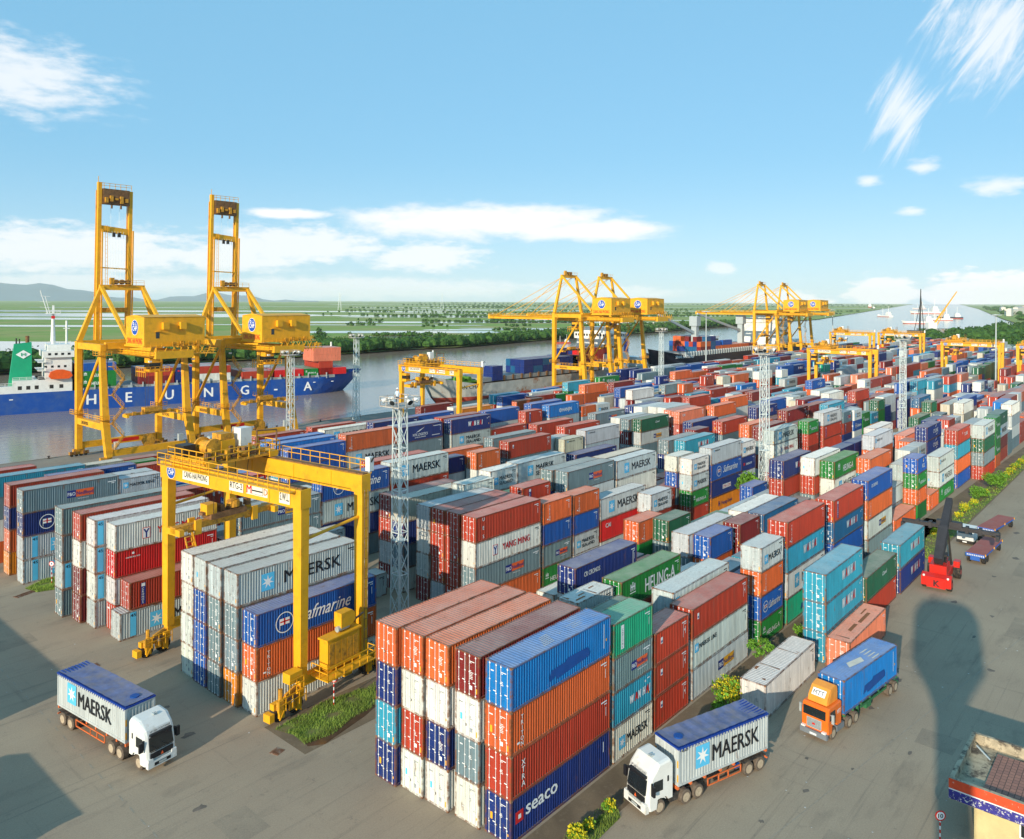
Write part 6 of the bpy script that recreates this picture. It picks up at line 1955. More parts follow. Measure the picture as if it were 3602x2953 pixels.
    for x in (sc-6.1,sc+5.6): b.box(x,x+.5,ty-1.22,ty+1.22,sz-.15,sz+.5,YEL)
    for x in (sc-4,sc+3): 
        b.box(x,x+.7,ty-.75,ty-.46,sz-.5,sz+1.0,YEL); b.box(x,x+.7,ty+.46,ty+.75,sz-.5,sz+1.0,YEL)
    b.lath((sc+1.0,ty,sz+1.7),[(.3,-.4),(.7,-.35),(.7,.3),(.35,.5)],2,YLD,12); b.box(sc-2.6,sc-1.4,ty-.6,ty+.6,sz+1.2,sz+2.3,YEL)
    for i in range(6): b.box(sc-3+i*1.1,sc-2.5+i*1.1,ty-.4,ty+.3,sz+1.2,sz+1.5+.2*(i%3),BROWN)
    for p in (-1.8,1.8):
        for q in (-.6,.6): b.tube((sc+p,ty+q,sz+1.2),(sc+p*1.2,ty+q*2,H+.3),.035,STEEL,4)
    b.build('spreader',T)
    if near:
        b=MB()
        for q in (0,.7): 
            for y,z,y2,z2 in ((sp-1.2,3.4,sp-3.6,7.4),(sp-3.6,7.4,sp-1.6,12)): b.beam((.9+q,y,z),(.9+q,y2,z2),.09,.22,YLD)
        for i in range(20):
            f=i/19; y=sp-1.2-2.4*min(1,f*2)+2.0*max(0,f*2-1); z=3.4+4*min(1,f*2)+4.6*max(0,f*2-1); b.box(.9,1.6,y-.12,y+.12,z,z+.05,YLD)
        b.rail([(1.7,sp-1.2,3.4),(1.7,sp-3.6,7.4),(1.7,sp-1.6,12)],YEL,1,1,.035); b.build('access_stair',t)
    return t
WPL=mat('pale_name_plate',(.78,.74,.62),.6,var=.08)
rtg(.9,26.5,48.0,'large yellow yard gantry in the left foreground',True,.86,R_(6))
g2=rtg(99.5,104.2,126.2,'yellow yard gantry in front of the rusty moored ship')
for x,y,l in ((257,51.8,'yard gantry right of the white lattice mast'),(430,102.5,'left gantry of the two overlapping ones'),(441,78.8,'right gantry of the two overlapping ones'),(350,26.3,'yard gantry beside the tall right-hand lamp post'),(346,-3.0,'yard gantry cut by the right edge')):
    c=copy_tree(g2); c.location=(x,y,0); c['label']=l
# ---------------------------------------------------------------- lattice masts and lamp posts
LAT=mat('mast_paint',(.62,.68,.66),.5,.1,.15,1)
def mast(x,y,H,lab,w=1.5):
    t=empty('lighting_mast',(x,y,0),0,lab,'lighting mast','lattice lighting masts'); b=MB(); h2=w/2
    C4=[(-h2,-h2),(h2,-h2),(h2,h2),(-h2,h2)]; taper=lambda z:1-.22*z/H
    n=int(H/2.3)
    for i in range(4): a=C4[i]; b.beam((*a,0),(a[0]*.78,a[1]*.78,H),.12,.12,LAT)
    for k in range(n):
        z0,z1=k*H/n,(k+1)*H/n
        for i in range(4):
            p,q=C4[i],C4[(i+1)%4]; s0,s1=taper(z0),taper(z1)
            b.beam((p[0]*s0,p[1]*s0,z0),(q[0]*s1,q[1]*s1,z1),.055,.055,LAT); b.beam((q[0]*s0,q[1]*s0,z0),(p[0]*s1,p[1]*s1,z1),.055,.055,LAT)
            if k%2==0: b.beam((p[0]*s0,p[1]*s0,z0+.01),(q[0]*s0,q[1]*s0,z0+.01),.09,.09,LAT)
    b.build('lattice_tower',t)
    b=MB(); 
    for z in (H*.36,H*.7): b.box(-h2*.92,h2*.92,-h2*.92,h2*.92,z,z+.08,LAT)
    b.beam((-.22,0,0),(-.22,0,H),.06,.06,LAT); b.beam((.22,0,0),(.22,0,H),.06,.06,LAT)
    for i in range(int(H/.6)): b.beam((-.25,0,i*.6+.3),(.25,0,i*.6+.3),.05,.05,LAT)
    b.build('ladder',t)
    b=MB(); b.box(-1.7,1.7,-1.7,1.7,H,H+.12,RUSTW); b.rail([(-1.7,-1.7,H+.1),(1.7,-1.7,H+.1),(1.7,1.7,H+.1),(-1.7,1.7,H+.1),(-1.7,-1.7,H+.1)],RUSTW,1.1,1.1,.035); b.build('platform',t)
    for i in range(6):
        a=i*1.047+.4; b=MB(); p=Vector((1.9*math.cos(a),1.9*math.sin(a),H+.75)); d=Vector((math.cos(a),math.sin(a),-.5)).normalized(); b.tube(p-d*.35,p+d*.25,.16,WHP,12,.36); b.tube(p+d*.25,p+d*.27,.34,GLASS,12); b.build('floodlight',t)
    return t
RUSTW=mat('rusty_white_platform',(.5,.46,.40),.7,0,.3,2,dark=(.25,.10,.04),ds=2)
m1=mast(21.0,36.0,25.0,'large lattice mast in front of the stacked maroon containers')
for x,y,H,l in ((66,128,24.4,'pale green lattice mast right of the raised booms'),(113,163.5,25.8,'thin lattice mast standing near the quay edge'),(99.5,24.3,28,'white lattice mast in the middle of the yard'),(181,21.4,28,'white lattice mast in the right half of the yard'),(219,115.5,26.4,'lattice mast beside the far pale container ship')):
    c=copy_tree(m1); c.location=(x,y,0); c.scale=(1,1,H/25.0); c['label']=l
def pole(x,y,H,lab):
    t=empty('lamp_post',(x,y,0),0,lab,'lamp post','tall lamp posts'); b=MB(); b.tube((0,0,0),(0,0,H),.38,GALV,12,.2); b.build('pole',t); b=MB(); b.tube((0,0,H-.2),(0,0,H),1.5,GALV,14); b.build('crown_ring',t)
    for i in range(8):
        a=i*.785; b=MB(); b.box(-.35,.35,-.5,.5,-.12,.12,GALV,TR(1.7*math.cos(a),1.7*math.sin(a),H-.25)@RZ(a)); b.build('lamp_head',t)
    return t
p1=pole(332,24.7,33,'tall lamp post beside the right-hand yard gantry')
for x,y,l in ((317,147,'tall lamp post in front of the black ship'),(478.6,139.7,'tall lamp post right of the far quay cranes')): c=copy_tree(p1); c.location=(x,y,0); c['label']=l
# ---------------------------------------------------------------- person
SKIN=mat('skin',(.42,.22,.14),.6,var=.05); SHIRT=mat('pale_shirt',(.55,.66,.74),.8); TROU=mat('dark_trousers',(.04,.04,.05),.85); HAT=mat('white_hard_hat',(.8,.8,.78),.4)
def person(x,y,z,rz,lab,k=1.05):
    J=[(0,0,.95),(0,0,1.2),(0,0,1.45),(0,0,1.56),(0,0,1.68),(0,0,1.78),(.10,0,.9),(.12,.02,.5),(.13,-.02,.08),(.13,.12,.04),(-.10,0,.9),(-.13,-.03,.5),(-.14,-.06,.08),(-.14,.08,.04),(.2,0,1.42),(.27,-.04,1.15),(.24,.14,.93),(.24,.20,.86),(-.2,0,1.42),(-.27,-.02,1.15),(-.26,.05,.88),(-.26,.08,.80)]
    E_=[(0,1),(1,2),(2,3),(3,4),(4,5),(0,6),(6,7),(7,8),(8,9),(0,10),(10,11),(11,12),(12,13),(2,14),(14,15),(15,16),(16,17),(2,18),(18,19),(19,20),(20,21)]
    Rr=[.15,.14,.15,.06,.10,.08,.09,.07,.045,.04,.09,.07,.045,.04,.07,.05,.035,.03,.07,.05,.035,.03]
    me=bpy.data.meshes.new('person'); me.from_pydata(J,E_,[]); o=bpy.data.objects.new('tmp',me); S.collection.objects.link(o)
    md=o.modifiers.new('s','SKIN'); o.modifiers.new('u','SUBSURF').levels=1
    for i,v in enumerate(me.skin_vertices[0].data): v.radius=(Rr[i],Rr[i]*.85); v.use_root=(i==0)
    dg=bpy.context.evaluated_depsgraph_get(); m2=bpy.data.meshes.new_from_object(o.evaluated_get(dg)); bpy.data.objects.remove(o)
    m2.materials.clear()
    for m in (SKIN,SHIRT,TROU): m2.materials.append(m)
    for p in m2.polygons:
        c=p.center; p.material_index=2 if c.z<.98 and abs(c.x)<.2 else (1 if c.z<1.52 and not(c.z<1.12 and abs(c.x)>.2) else 0); p.use_smooth=True
    r=link('person',m2,None,(x,y,z)); r.rotation_euler=(0,0,rz); r.scale=(k,k,k*1.12); tag(r,lab,'person')
    b=MB(); b.lath((0,0,1.76),[(.17,0),(.13,.01),(.12,.06),(.03,.12)],2,HAT,12); b.build('hat',r)
person(20.2,35.6,25.14,2.2,'person in pale shirt and white hat standing on the mast platform'); person(83.5,166.8,.02,.4,'person in dark trousers standing on the quay edge')
# ---------------------------------------------------------------- trucks
TIRB=mat('dusty_tyre',(.13,.10,.075),.95,0,.35,4); RIMD=mat('dusty_rim',(.42,.34,.24),.8,0,.2,4); ORP=mat('orange_truck_paint',(.80,.16,.015),.35,0,.08,1); ORC=mat('orange_chassis',(.66,.15,.04),.6,0,.2,2); GRC=mat('green_chassis',(.03,.16,.06),.6,0,.2,2); CHR=mat('bumper_grey',(.22,.25,.28),.4,.3); LMP=mat('headlight_glass',(.75,.75,.72),.1,0,.05); CHA=mat('chassis_dark',(.05,.045,.04),.8,0,.4,2,dark=(.2,.15,.1),ds=2)
def wheel(parent,x,y,r=.52,dual=False,w=.3):
    b=MB(); b.lath((x,y,r),[(.24,-w/2),(r*.9,-w/2),(r,-w/2+.05),(r,w/2-.05),(r*.9,w/2),(.24,w/2)],1,TIRB,22); o=b.build('wheel',parent)
    b=MB(); s=-1 if y<1.2 else 1; b.lath((x,y,r),[(.05,s*w*.2),(.24,s*w*.1),(.30,s*w*.51),(.33,s*w*.52)] if s>0 else [(.33,s*w*.52),(.30,s*w*.51),(.24,s*w*.1),(.05,s*w*.2)],1,RIMD,16); b.build('rim',o)
def lofted(b,secs,m):
    P=[];n=len(secs[0])
    for s in secs: P+=s
    F=[(j*n+i,j*n+(i+1)%n,(j+1)*n+(i+1)%n,(j+1)*n+i) for j in range(len(secs)-1) for i in range(n)]
    F+=[tuple(range(n-1,-1,-1)),tuple(range((len(secs)-1)*n,len(secs)*n))]; b.poly(P,F,m)
def cab_white(t,P):
    # cab in front of x=0, driving towards -x, high roof
    pr=[(-2.75,.55),(-2.85,.9),(-2.82,1.55),(-2.62,2.65),(-2.45,3.05),(-1.75,3.62),(-.75,3.72),(-.55,3.5),(-.55,.95),(-.95,.95),(-1.05,1.15),(-1.35,1.25),(-1.85,1.25),(-2.15,1.15),(-2.25,.55)]
    sec=[[ (x if x>-1.9 else x+k_*1.0,y,z-(kz if z>2.9 else 0)) for x,z in pr] for y,k_,kz in ((.0,.22,.18),(.06,.10,.06),(.25,.02,0),(2.15,.02,0),(2.34,.10,.06),(2.4,.22,.18))]
    b=MB(); lofted(b,sec,P); return b.build('cab',t,smooth=False)
def white_truck(loc,rz,lab,csec,clab,sgn=1,k=1.05):
    t=empty('container_truck',loc,rz,lab,'truck'); t.scale=(k,k,k)
    cab=cab_white(t,WHP)
    b=MB(); b.poly([(-2.86,.22,1.62),(-2.86,2.18,1.62),(-2.68,2.12,2.58),(-2.68,.28,2.58)],[(0,1,2,3)],GLASS); b.box(-2.9,-2.86,.3,2.1,1.56,1.6,BLACK)
    for y in (.7,1.5): b.beam((-2.88,y,1.62),(-2.80,y+.5,2.05),.03,.03,BLACK)
    b.build('windshield',cab)
    for y,s in ((-.012,-1),(2.412,1)):
        b=MB(); b.poly([(-2.35,y,1.75),(-1.45,y,1.75),(-1.45,y,2.5),(-2.3,y,2.5)],[(0,1,2,3)],GLASS); b.box(-1.05,-.9,y-.004,y+.004,2.2,2.6,BLACK); b.build('side_window',cab)
        b=MB(); b.box(-2.55,-2.45,y+s*.05-.06,y+s*.05+.06,1.8,2.5,BLACK); b.box(-2.66,-2.5,y+s*.12,y+s*.42 if s>0 else y+s*.12+.001,1.75,2.45,BLACK) if s>0 else b.box(-2.66,-2.5,y-.42,y-.12,1.75,2.45,BLACK); b.build('mirror',cab)
    b=MB(); b.box(-2.92,-2.84,.3,2.1,1.08,1.46,BLACK); b.poly([(-2.935,1.08,1.14),(-2.935,1.32,1.14),(-2.935,1.2,1.40)],[(0,2,1)],ORANGE); b.box(-2.93,-2.9,.3,2.1,1.0,1.05,GALV); b.build('grille',cab)
    b=MB(); b.box(-3.0,-2.7,.05,2.35,.45,.92,WHP); b.box(-3.015,-2.99,.55,1.85,.55,.78,BLACK); b.box(-3.022,-3.01,.9,1.5,.58,.74,GALV); b.build('bumper',cab)
    for y in (.08,1.95): b=MB(); b.box(-3.005,-2.75,y,y+.38,.93,1.12,LMP); b.build('headlight',cab)
    b=MB(); b.box(-2.83,-2.6,.35,2.05,2.66,2.82,BLACK); rect(b,0,0,.01,.01,BLACK); b.build('sun_visor',cab)
    b=MB(); b.add(text('HP 2006 CONTAINER',.16,BLACK,.03,width=1.6),TR(-2.66,2.0,2.9)@RNX); b.box(-1.8,-1.5,.9,1.0,3.66,3.76,GALV); b.box(-1.8,-1.5,1.1,1.2,3.66,3.76,GALV); b.build('lettering',cab)
    b=MB(); b.box(-.9,3.0,.75,1.65,.62,.9,CHA); b.box(-.5,.9,.25,.72,.4,.95,CHA); b.box(-.4,-.1,.8,1.6,.9,1.9,CHA); b.build('tractor_chassis',t)
    for y in (.24,2.16):
        wheel(t,-1.65,y); b=MB(); s=1 if y>1 else -1; b.prism([(-2.2,1.0),(-2.05,1.2),(-1.65,1.28),(-1.25,1.2),(-1.1,1.0),(-1.15,1.0),(-1.3,1.12),(-1.65,1.2),(-2.0,1.12),(-2.12,1.0)],1,y-.2,y+.2,WHP); b.build('mudguard',t)
    L=csec
    for x in (.75,1.95):
        for y in (.22,2.18): wheel(t,x,y,w=.5)
    for x in (L-2.1,L-.85):
        for y in (.22,2.18): wheel(t,x,y,w=.5); b=MB(); b.box(x-.6,x+.6,y-.28,y+.28,1.08,1.12,CHA); b.build('mudguard',t)
    b=MB(); b.box(-.1,L,.55,.75,1.15,1.45,ORC); b.box(-.1,L,1.65,1.85,1.15,1.45,ORC)
    for x in (-.05,1.2,2.6,4.2,5.6,L-.2): b.box(x,x+.16,.02,2.38,1.22,1.44,ORC)
    for y in (.0,2.34):
        b.box(2.9,L-2.9,y,y+.06,1.05,1.13,ORC); b.box(2.9,L-2.9,y,y+.06,.55,.63,ORC)
        for x in (2.9,4.0,5.0,L-2.98): b.box(x,x+.08,y,y+.06,.55,1.1,ORC)
    b.box(2.95,3.3,.1,.5,.6,1.1,CHA); b.box(L-.1,L,0,2.4,.7,.8,ORC); b.build('semi_trailer',t)
    b=MB(); b.tube((L-3.3,.3,.95),(L-2.9,.3,.95),.2,DBLUE,10); b.build('air_tank',t)
    # open-top container with tarpaulin
    c=link('shipping_container',open_top(L),None); m_=TR(*loc)@RZ(rz)@TR(0,-.02*k,1.46*k); c.location=m_.translation; c.rotation_euler=(0,0,rz); c.scale=(k,k,k); tag(c,clab,'shipping container','open-top containers on trucks'); c.color=(.50,.54,.53,1)
    lm=logo('M',9.2,'g'); 
    if sgn>0: b=MB(); b.add(lm,TR(0,-.012,0)); b.add(text('45G1',.2,BLACK,.02),TR(.3,-.012,2.35)); b.build('lettering',c)
    else: b=MB(); b.add(lm,TR(L,2.44+.012,0)@RZ(math.pi)); b.build('lettering',c)
    b=MB(); b.box(-.03,L+.03,-.03,2.47,2.60,2.72,NAVYC); n=18
    V=[];F=[]
    for i in range(n+1):
        x=.05+i*(L-.1)/n
        for j in range(5): V.append((x,.05+j*.585,2.83-(.04 if j in(1,2,3) else 0)-(.03 if i%2 else 0)))
    for i in range(n):
        for j in range(4): a=i*5+j; F.append((a,a+5,a+6,a+1))
    b.poly(V,F,TARP); b.tube((1.0,1.1,2.74),(1.0,1.1,2.86),.34,DBLUE,16)
    for i in range(8): b.beam((L-1.5,.2+i*.28,2.74),(L-.2,.25+i*.28,2.82),.06,.05,NAVYC)
    for i in range(int(L/.3)):
        for y in (-.045,2.475): b.box(.1+i*.3,.16+i*.3,y-.01,y+.01,2.48,2.66,NAVYC)
    b.build('tarpaulin',c)
    return t
NAVYC=mat('tarpaulin_rim',(.008,.045,.28),.5); TARP=mat('dusty_blue_tarpaulin',(.13,.16,.30),.7,0,.3,1.2,dark=(.22,.20,.22),ds=1.0,dt=(.4,.7),bump=.3)
OT={}
def open_top(L):
    if L in OT: return OT[L]
    b=MB(); P=PAINT; H=2.6
    for x in (0,L-.16):
        for y in (0,2.28): b.box(x,x+.16,y,y+.16,0,H+.1,P)
    for y in (0,2.34): b.box(.16,L-.16,y,y+.1,0,.16,P); b.box(.16,L-.16,y,y+.1,H-.12,H,P)
    for x in (0,L-.1): b.box(x,x+.1,.16,2.28,0,.16,P); b.box(x,x+.1,.16,2.28,H-.12,H,P)
    n=int(L/.28)
    for s in (0,1):
        V=[];F=[]
        for i in range(n):
            x=.16+i*(L-.32)/n; p=(L-.32)/n
            for xx,yy in ((x,.03),(x+p*.4,.03),(x+p*.5,.06),(x+p*.9,.06)): V+=[(xx,yy if s==0 else 2.44-yy,.16),(xx,yy if s==0 else 2.44-yy,H-.12)]
        V+=[(L-.16,.03 if s==0 else 2.41,.16),(L-.16,.03 if s==0 else 2.41,H-.12)]
        for i in range(len(V)//2-1): F.append((2*i,2*i+2,2*i+3,2*i+1) if s==0 else (2*i,2*i+1,2*i+3,2*i+2))
        b.poly(V,F,P)
    for X0,s in ((0,1),(L,-1)):
        V=[];F=[]
        for i in range(8):
            y=.16+i*.265
            for yy,xx in ((y,.03),(y+.09,.03),(y+.13,.10),(y+.22,.10)): V+=[(X0+s*xx,yy,.16),(X0+s*xx,yy,H-.12)]
        V+=[(X0+s*.03,2.28,.16),(X0+s*.03,2.28,H-.12)]
        for i in range(len(V)//2-1): F.append((2*i,2*i+1,2*i+3,2*i+2))
        b.poly(V,F,P)
    for z in (.3,1.3): b.box(-.012,-.002,.02,.14,z,z+.5,AMBER); b.box(-.012,-.002,2.3,2.42,z,z+.5,AMBER)
    OT[L]=b.mesh('shipping_container'); return OT[L]
a=R_(-17.5); L=9.3
white_truck((11.4,-6.6,0),a,'white cab truck right of the seaward-facing blue stack, orange trailer',L,'grey open-top container with blue tarpaulin, on the right-hand white-cab truck')
a=R_(90+7); 
white_truck((-10.8,30.2,0),a,'white cab truck alone on the left, orange trailer',10.2,'grey open-top container with blue tarpaulin, on the left white-cab truck',-1,1.07)
def orange_truck(loc,rz):
    t=empty('container_truck',loc,rz,'orange cab-over truck with yellow roof fairing on the road','truck'); P=ORP
    b=MB(); pr=[(-2.9,.75),(-2.95,1.9),(-2.80,2.85),(-2.6,2.95),(-.5,3.0),(-.5,1.1),(-1.2,1.1),(-1.3,1.35),(-2.1,1.35),(-2.2,.75)]
    sec=[[(x+(k_ if x<-2.5 else 0),y,z-(k_*.6 if z>2.8 else 0)) for x,z in pr] for y,k_ in ((0,.12),(.1,0),(2.3,0),(2.4,.12))]; lofted(b,sec,P); cab=b.build('cab',t)
    b=MB(); b.box(-2.955,-2.93,.2,2.2,1.95,2.7,GLASS); b.box(-2.96,-2.95,1.17,1.22,1.95,2.7,BLACK); b.build('windshield',cab)
    for y,s in ((-.012,-1),(2.412,1)):
        b=MB(); b.poly([(-2.6,y,1.85),(-1.6,y,1.85),(-1.6,y,2.6),(-2.5,y,2.6)],[(0,1,2,3)],GLASS); b.build('side_window',cab); b=MB(); b.box(-2.6,-2.45,y+s*.25-.1,y+s*.25+.1,1.75,2.5,GALV); b.beam((-2.5,y,2.4),(-2.5,y+s*.25,2.4),.04,.04,GALV); b.build('mirror',cab)
    b=MB(); b.box(-3.0,-2.94,.55,1.85,1.0,1.8,GALV)
    for i in range(7): b.box(-3.02,-3.0,.6,1.8,1.08+i*.1,1.12+i*.1,CHR)
    b.box(-3.03,-3.015,1.1,1.35,1.3,1.45,REDP); b.build('grille',cab)
    b=MB(); b.box(-3.15,-2.8,.0,2.4,.42,.85,CHR); b.box(-3.17,-3.14,.9,1.5,.5,.66,LMP); b.build('bumper',cab)
    for y in (.1,1.95): b=MB(); b.box(-3.16,-2.9,y,y+.35,.88,1.02,LMP); b.build('headlight',cab)
    b=MB(); sec=[[(x,y,z) for x,z in ((-2.45,3.0),(-2.3,3.5),(-1.7,4.15),(-.9,4.35),(-.6,4.2),(-.6,3.0))] for y in (.35,2.05)]
    sec=[[(x+.25 if x<-2 else x,y,z-(.25 if z>3.2 else 0)) for x,_,z in sec[0]] for y in (.3,)]+sec+[[(x+.25 if x<-2 else x,y,z-(.25 if z>3.2 else 0)) for x,_,z in sec[0]] for y in (2.1,)]
    lofted(b,sec,FAIR); f=b.build('roof_fairing',cab)
    q=MB(); rect(q,0,0,1.2,.62,WHITE); q.add(text('MTT',.42,BLACK,0,width=.98),TR(.1,-.012,.07)); pass
    b=MB(); b.add(q,TR(-2.335,1.8,3.535)@RNX@Matrix.Rotation(R_(-43),4,'X')); b.build('lettering',f)
    b=MB(); b.add(text('MTT',.35,WHITE,.04,width=.6),TR(-1.25,-.014,2.1)); b.build('lettering',cab)
    b=MB(); b.box(-1.3,3.4,.75,1.65,.65,.92,CHA); b.box(-1.1,.2,.05,.6,.45,.95,CHR); b.build('tractor_chassis',t)
    L=11.2
    for y in (.24,2.16):
        wheel(t,-1.7,y)
        for x in (1.1,2.35,L-1.6,L-.4): wheel(t,x,y,w=.5)
    b=MB(); b.box(.1,L,.55,.75,1.15,1.5,GRC); b.box(.1,L,1.65,1.85,1.15,1.5,GRC); 
    for x in (.2,1.8,3.4,5.2,7,8.6,L-.2): b.box(x,x+.16,.0,2.4,1.28,1.48,GRC)
    for y in (.05,2.3): b.box(3.4,L-2.4,y,y+.06,.95,1.15,GRC); b.box(4.5,5.5,y-.02+(0 if y<1 else -.3),y+.4-(0 if y<1 else .3),.55,.95,GRC)
    b.box(3.6,3.8,.4,.6,.3,1.1,GRC); b.box(3.6,3.8,1.8,2.0,.3,1.1,GRC); b.box(L,L+.1,0,2.4,.6,.95,GRC); b.build('semi_trailer',t)
    m=TR(*loc)@RZ(rz)@TR(.05,-.02,1.5); p=m.translation
    c=container(p.x,p.y,p.z,3.0,4,'B','patch','bright blue container with painted-over patch, on the orange truck','containers carried on trucks',rz)
    c.scale.x=11.0/12.19
    b=MB(); b.poly([(3.2,.9,CH+.006),(5.8,.6,CH+.006),(6.4,1.2,CH+.006),(3.9,1.5,CH+.006)],[(0,1,2,3)],STAIN)
    for i in range(4): b.poly([(7+.2*i,.3+.4*i,CH+.007),(8.6+.1*i,.3+.4*i,CH+.007),(8.6,.42+.4*i,CH+.007),(7,.42+.4*i,CH+.007)],[(0,1,2,3)],STAIN)
    b.build('scrape_marks',c)
FAIR=mat('fairing_yellow_orange',(.80,.30,.04),.4)
orange_truck((30.0,-12.5,0),R_(-7.4))
# scrape marks on the front blue container roof, rust on the white ones: thin sheets on their parents
def marks(nm,pred,spec,m):
    for o in S.collection.objects:
        if o.name.startswith('shipping_container') and (o.location-Vector(pred)).length<.6:
            b=MB()
            for x0,x1,y0,y1 in spec: b.poly([(x0,y0,CH+.004),(x1,y0+.04,CH+.004),(x1-.1,y1,CH+.004),(x0+.15,y1-.03,CH+.004)],[(0,1,2,3)],m)
            b.build(nm,o)
marks('scrape_marks',(0,0,9.22),[(4.2+.15*i,5.6+.1*i,.55+.22*i,.64+.22*i) for i in range(6)]+[(8.2,9.6,.9,.97),(8.4,9.7,1.15,1.23),(8.0,9.5,1.4,1.47),(6.6,6.9,1.0,1.1)],STAIN)
marks('rust_patches',(27.3,-6.6,.02),[(.1,12,.05,.11),(3.9,4.05,.3,2.3),(8.2,8.3,.2,2.3),(1,1.3,.5,.9),(2.5,3.3,2.0,2.3)],RUSTS)
marks('rust_patches',(19.9,8.9,5.82),[(.5,2.1,.5,.75),(1.6,2.8,1.1,1.3),(3.3,3.5,.2,1.9),(3.9,4.9,1.5,1.7),(.2,.5,1.3,2.2)],RUSTS)
marks('rust_patches',(41.6,-9.4,.02),[(1,1.2,.4,1.8),(3,5.4,.9,1.3),(6,9.5,.8,1.2),(8.5,10.5,1.5,1.7)],RUSTS)
# ---------------------------------------------------------------- reach stacker, flatbed trailers, small truck
def reach(loc,rz):
    t=empty('reach_stacker',loc,rz,'red reach stacker with long black boom beside the turquoise stack','reach stacker'); P=REDP
    b=MB(); b.box(-1.0,5.6,-1.1,1.1,.85,1.7,P); b.prism([(-1.9,.55),(-1.9,1.7),(-.9,2.0),(-.9,.55)],1,-1.75,1.75,P); b.box(-2.0,-1.9,-1.1,1.1,.4,1.5,P); b.box(4.6,5.9,-1.9,-1.15,.8,2.4,P); b.box(4.6,5.9,1.15,1.9,.8,2.4,P); b.box(-.3,2.6,-1.0,1.0,1.7,2.9,P); bd=b.build('body',t)
    b=MB(); 
    for y in (-1.4,1.4): b.tube((-1.95,y,1.85),(-2.05,y,1.85),.14,LMP,10)
    b.build('work_light',bd); b=MB(); b.add(text('K',.8,BLACK,.06),TR(-2.02,.25,.6)@RNX); b.build('lettering',bd)
    for x,y,r,w in ((-.9,-1.45,.8,.6),(-.9,1.45,.8,.6),(5.2,-1.55,.92,.9),(5.2,1.55,.92,.9)):
        b=MB(); b.lath((x,y,r),[(.35,-w/2),(r*.92,-w/2),(r,-w/2+.1),(r,w/2-.1),(r*.92,w/2),(.35,w/2)],1,TYRE,20); o=b.build('wheel',t); b=MB(); s=-1 if y<0 else 1; b.tube((x,y,r),(x,y+s*(w/2+.01),r),.34,P,14); b.build('rim',o)
    b=MB(); b.box(1.5,3.1,-.75,.75,1.7,3.9,STEEL); b.box(1.47,3.13,-.78,.78,2.4,3.7,GLASS); b.build('cab',t)
    b=MB(); a=Vector((-.2,0,3.4)); m_=Vector((4.2,0,6.6)); e=Vector((9.4,0,9.6)); 
    b.beam(a,m_,1.0,1.2,BMB,1.2,1.5); b.beam(m_,e,.95,1.1,BMB,.8,.9); bo=b.build('boom',t)
    for y in (-.85,.85): b=MB(); b.tube((4.9,y,1.8),(4.3,y*.7,6.0),.16,STEEL,10,.11); b.build('lift_cylinder',t)
    b=MB(); b.tube((9.2,0,9.4),(9.5,0,6.6),.3,BMB,10); b.box(9.0,10.0,-1.6,1.6,5.9,6.6,BMB); b.box(9.15,9.85,-6.1,6.1,5.5,6.0,BMB)
    for y in (-6.1,5.7): b.box(8.3,10.7,y,y+.4,5.0,5.7,BMB)
    for y in (-4,-2.4,2.2,3.8): b.box(9.0,10.0,y,y+.4,5.3,6.2,BMB)
    b.build('spreader',t)
BMB=mat('black_boom_paint',(.035,.033,.036),.6,0,.3,1)
reach((74.6,-10.2,0),R_(4))
FB=mat('red_brown_deck',(.36,.11,.09),.85,0,.2,1,dark=(.25,.12,.1),ds=1); FBL=mat('trailer_blue',(.03,.12,.45),.5)
def flat(loc,rz,lab,L=10.5):
    t=empty('flatbed_trailer',loc,rz,lab,'flatbed trailer','red-decked flatbed trailers'); b=MB(); b.box(0,L,-1.2,1.2,1.35,1.5,FB); b.build('deck',t); b=MB(); b.box(0,L,-1.22,-1.1,1.1,1.34,FBL); b.box(0,L,1.1,1.22,1.1,1.34,FBL); b.box(-.08,0,-1.2,1.2,1.0,1.48,FBL); b.box(.2,L-.2,-.6,-.4,.8,1.34,CHA); b.box(.2,L-.2,.4,.6,.8,1.34,CHA)
    for i in range(10): b.box(-.1,-.085,-1.15+i*.23,-1.05+i*.23,1.15,1.35,WHITE); 
    for x in (.3,L*.5,L-.3): b.box(x,x+.2,-1.3,-1.22,1.2,1.5,AMBER)
    b.box(-.06,.1,-.6,.6,.5,1.0,FBL); b.build('frame',t)
    for x in (.9,2.2,L-1):
        for y in (-.95,.95): b=MB(); b.lath((x,y,.5),[(.2,-.2),(.5,-.2),(.5,.2),(.2,.2)],1,TYRE,14); b.build('wheel',t)
    return t
f1=flat((88.2,-12.0,0),R_(-3),'nearer red-decked flatbed trailer beside the reach stacker'); f2=copy_tree(f1); f2.location=(104,-10.6,0); f2.rotation_euler.z=R_(-7); f2['label']='farther red-decked flatbed trailer behind the black spreader'
t=empty('tractor_truck',(97.4,-9.0,0),R_(-5),'small white tractor truck half hidden under the spreader','truck'); cab=None
b=MB(); b.prism([(0,.6),(-.1,1.7),(.25,2.7),(2.0,2.75),(2.0,.8)],1,-1.15,1.15,WHP); cab=b.build('cab',t); b=MB(); b.poly([(-.11,-1,1.72),(-.11,1,1.72),(.22,.95,2.6),(.22,-.95,2.6)],[(0,1,2,3)],GLASS); b.build('windshield',cab); b=MB(); b.box(-.3,.3,-1.15,1.15,.35,.7,STEEL); b.box(-.32,-.3,-.3,.3,.42,.6,WHITE); b.build('bumper',cab); b=MB(); b.box(.4,5.5,-.45,.45,.6,.9,CHA); b.build('chassis',t)
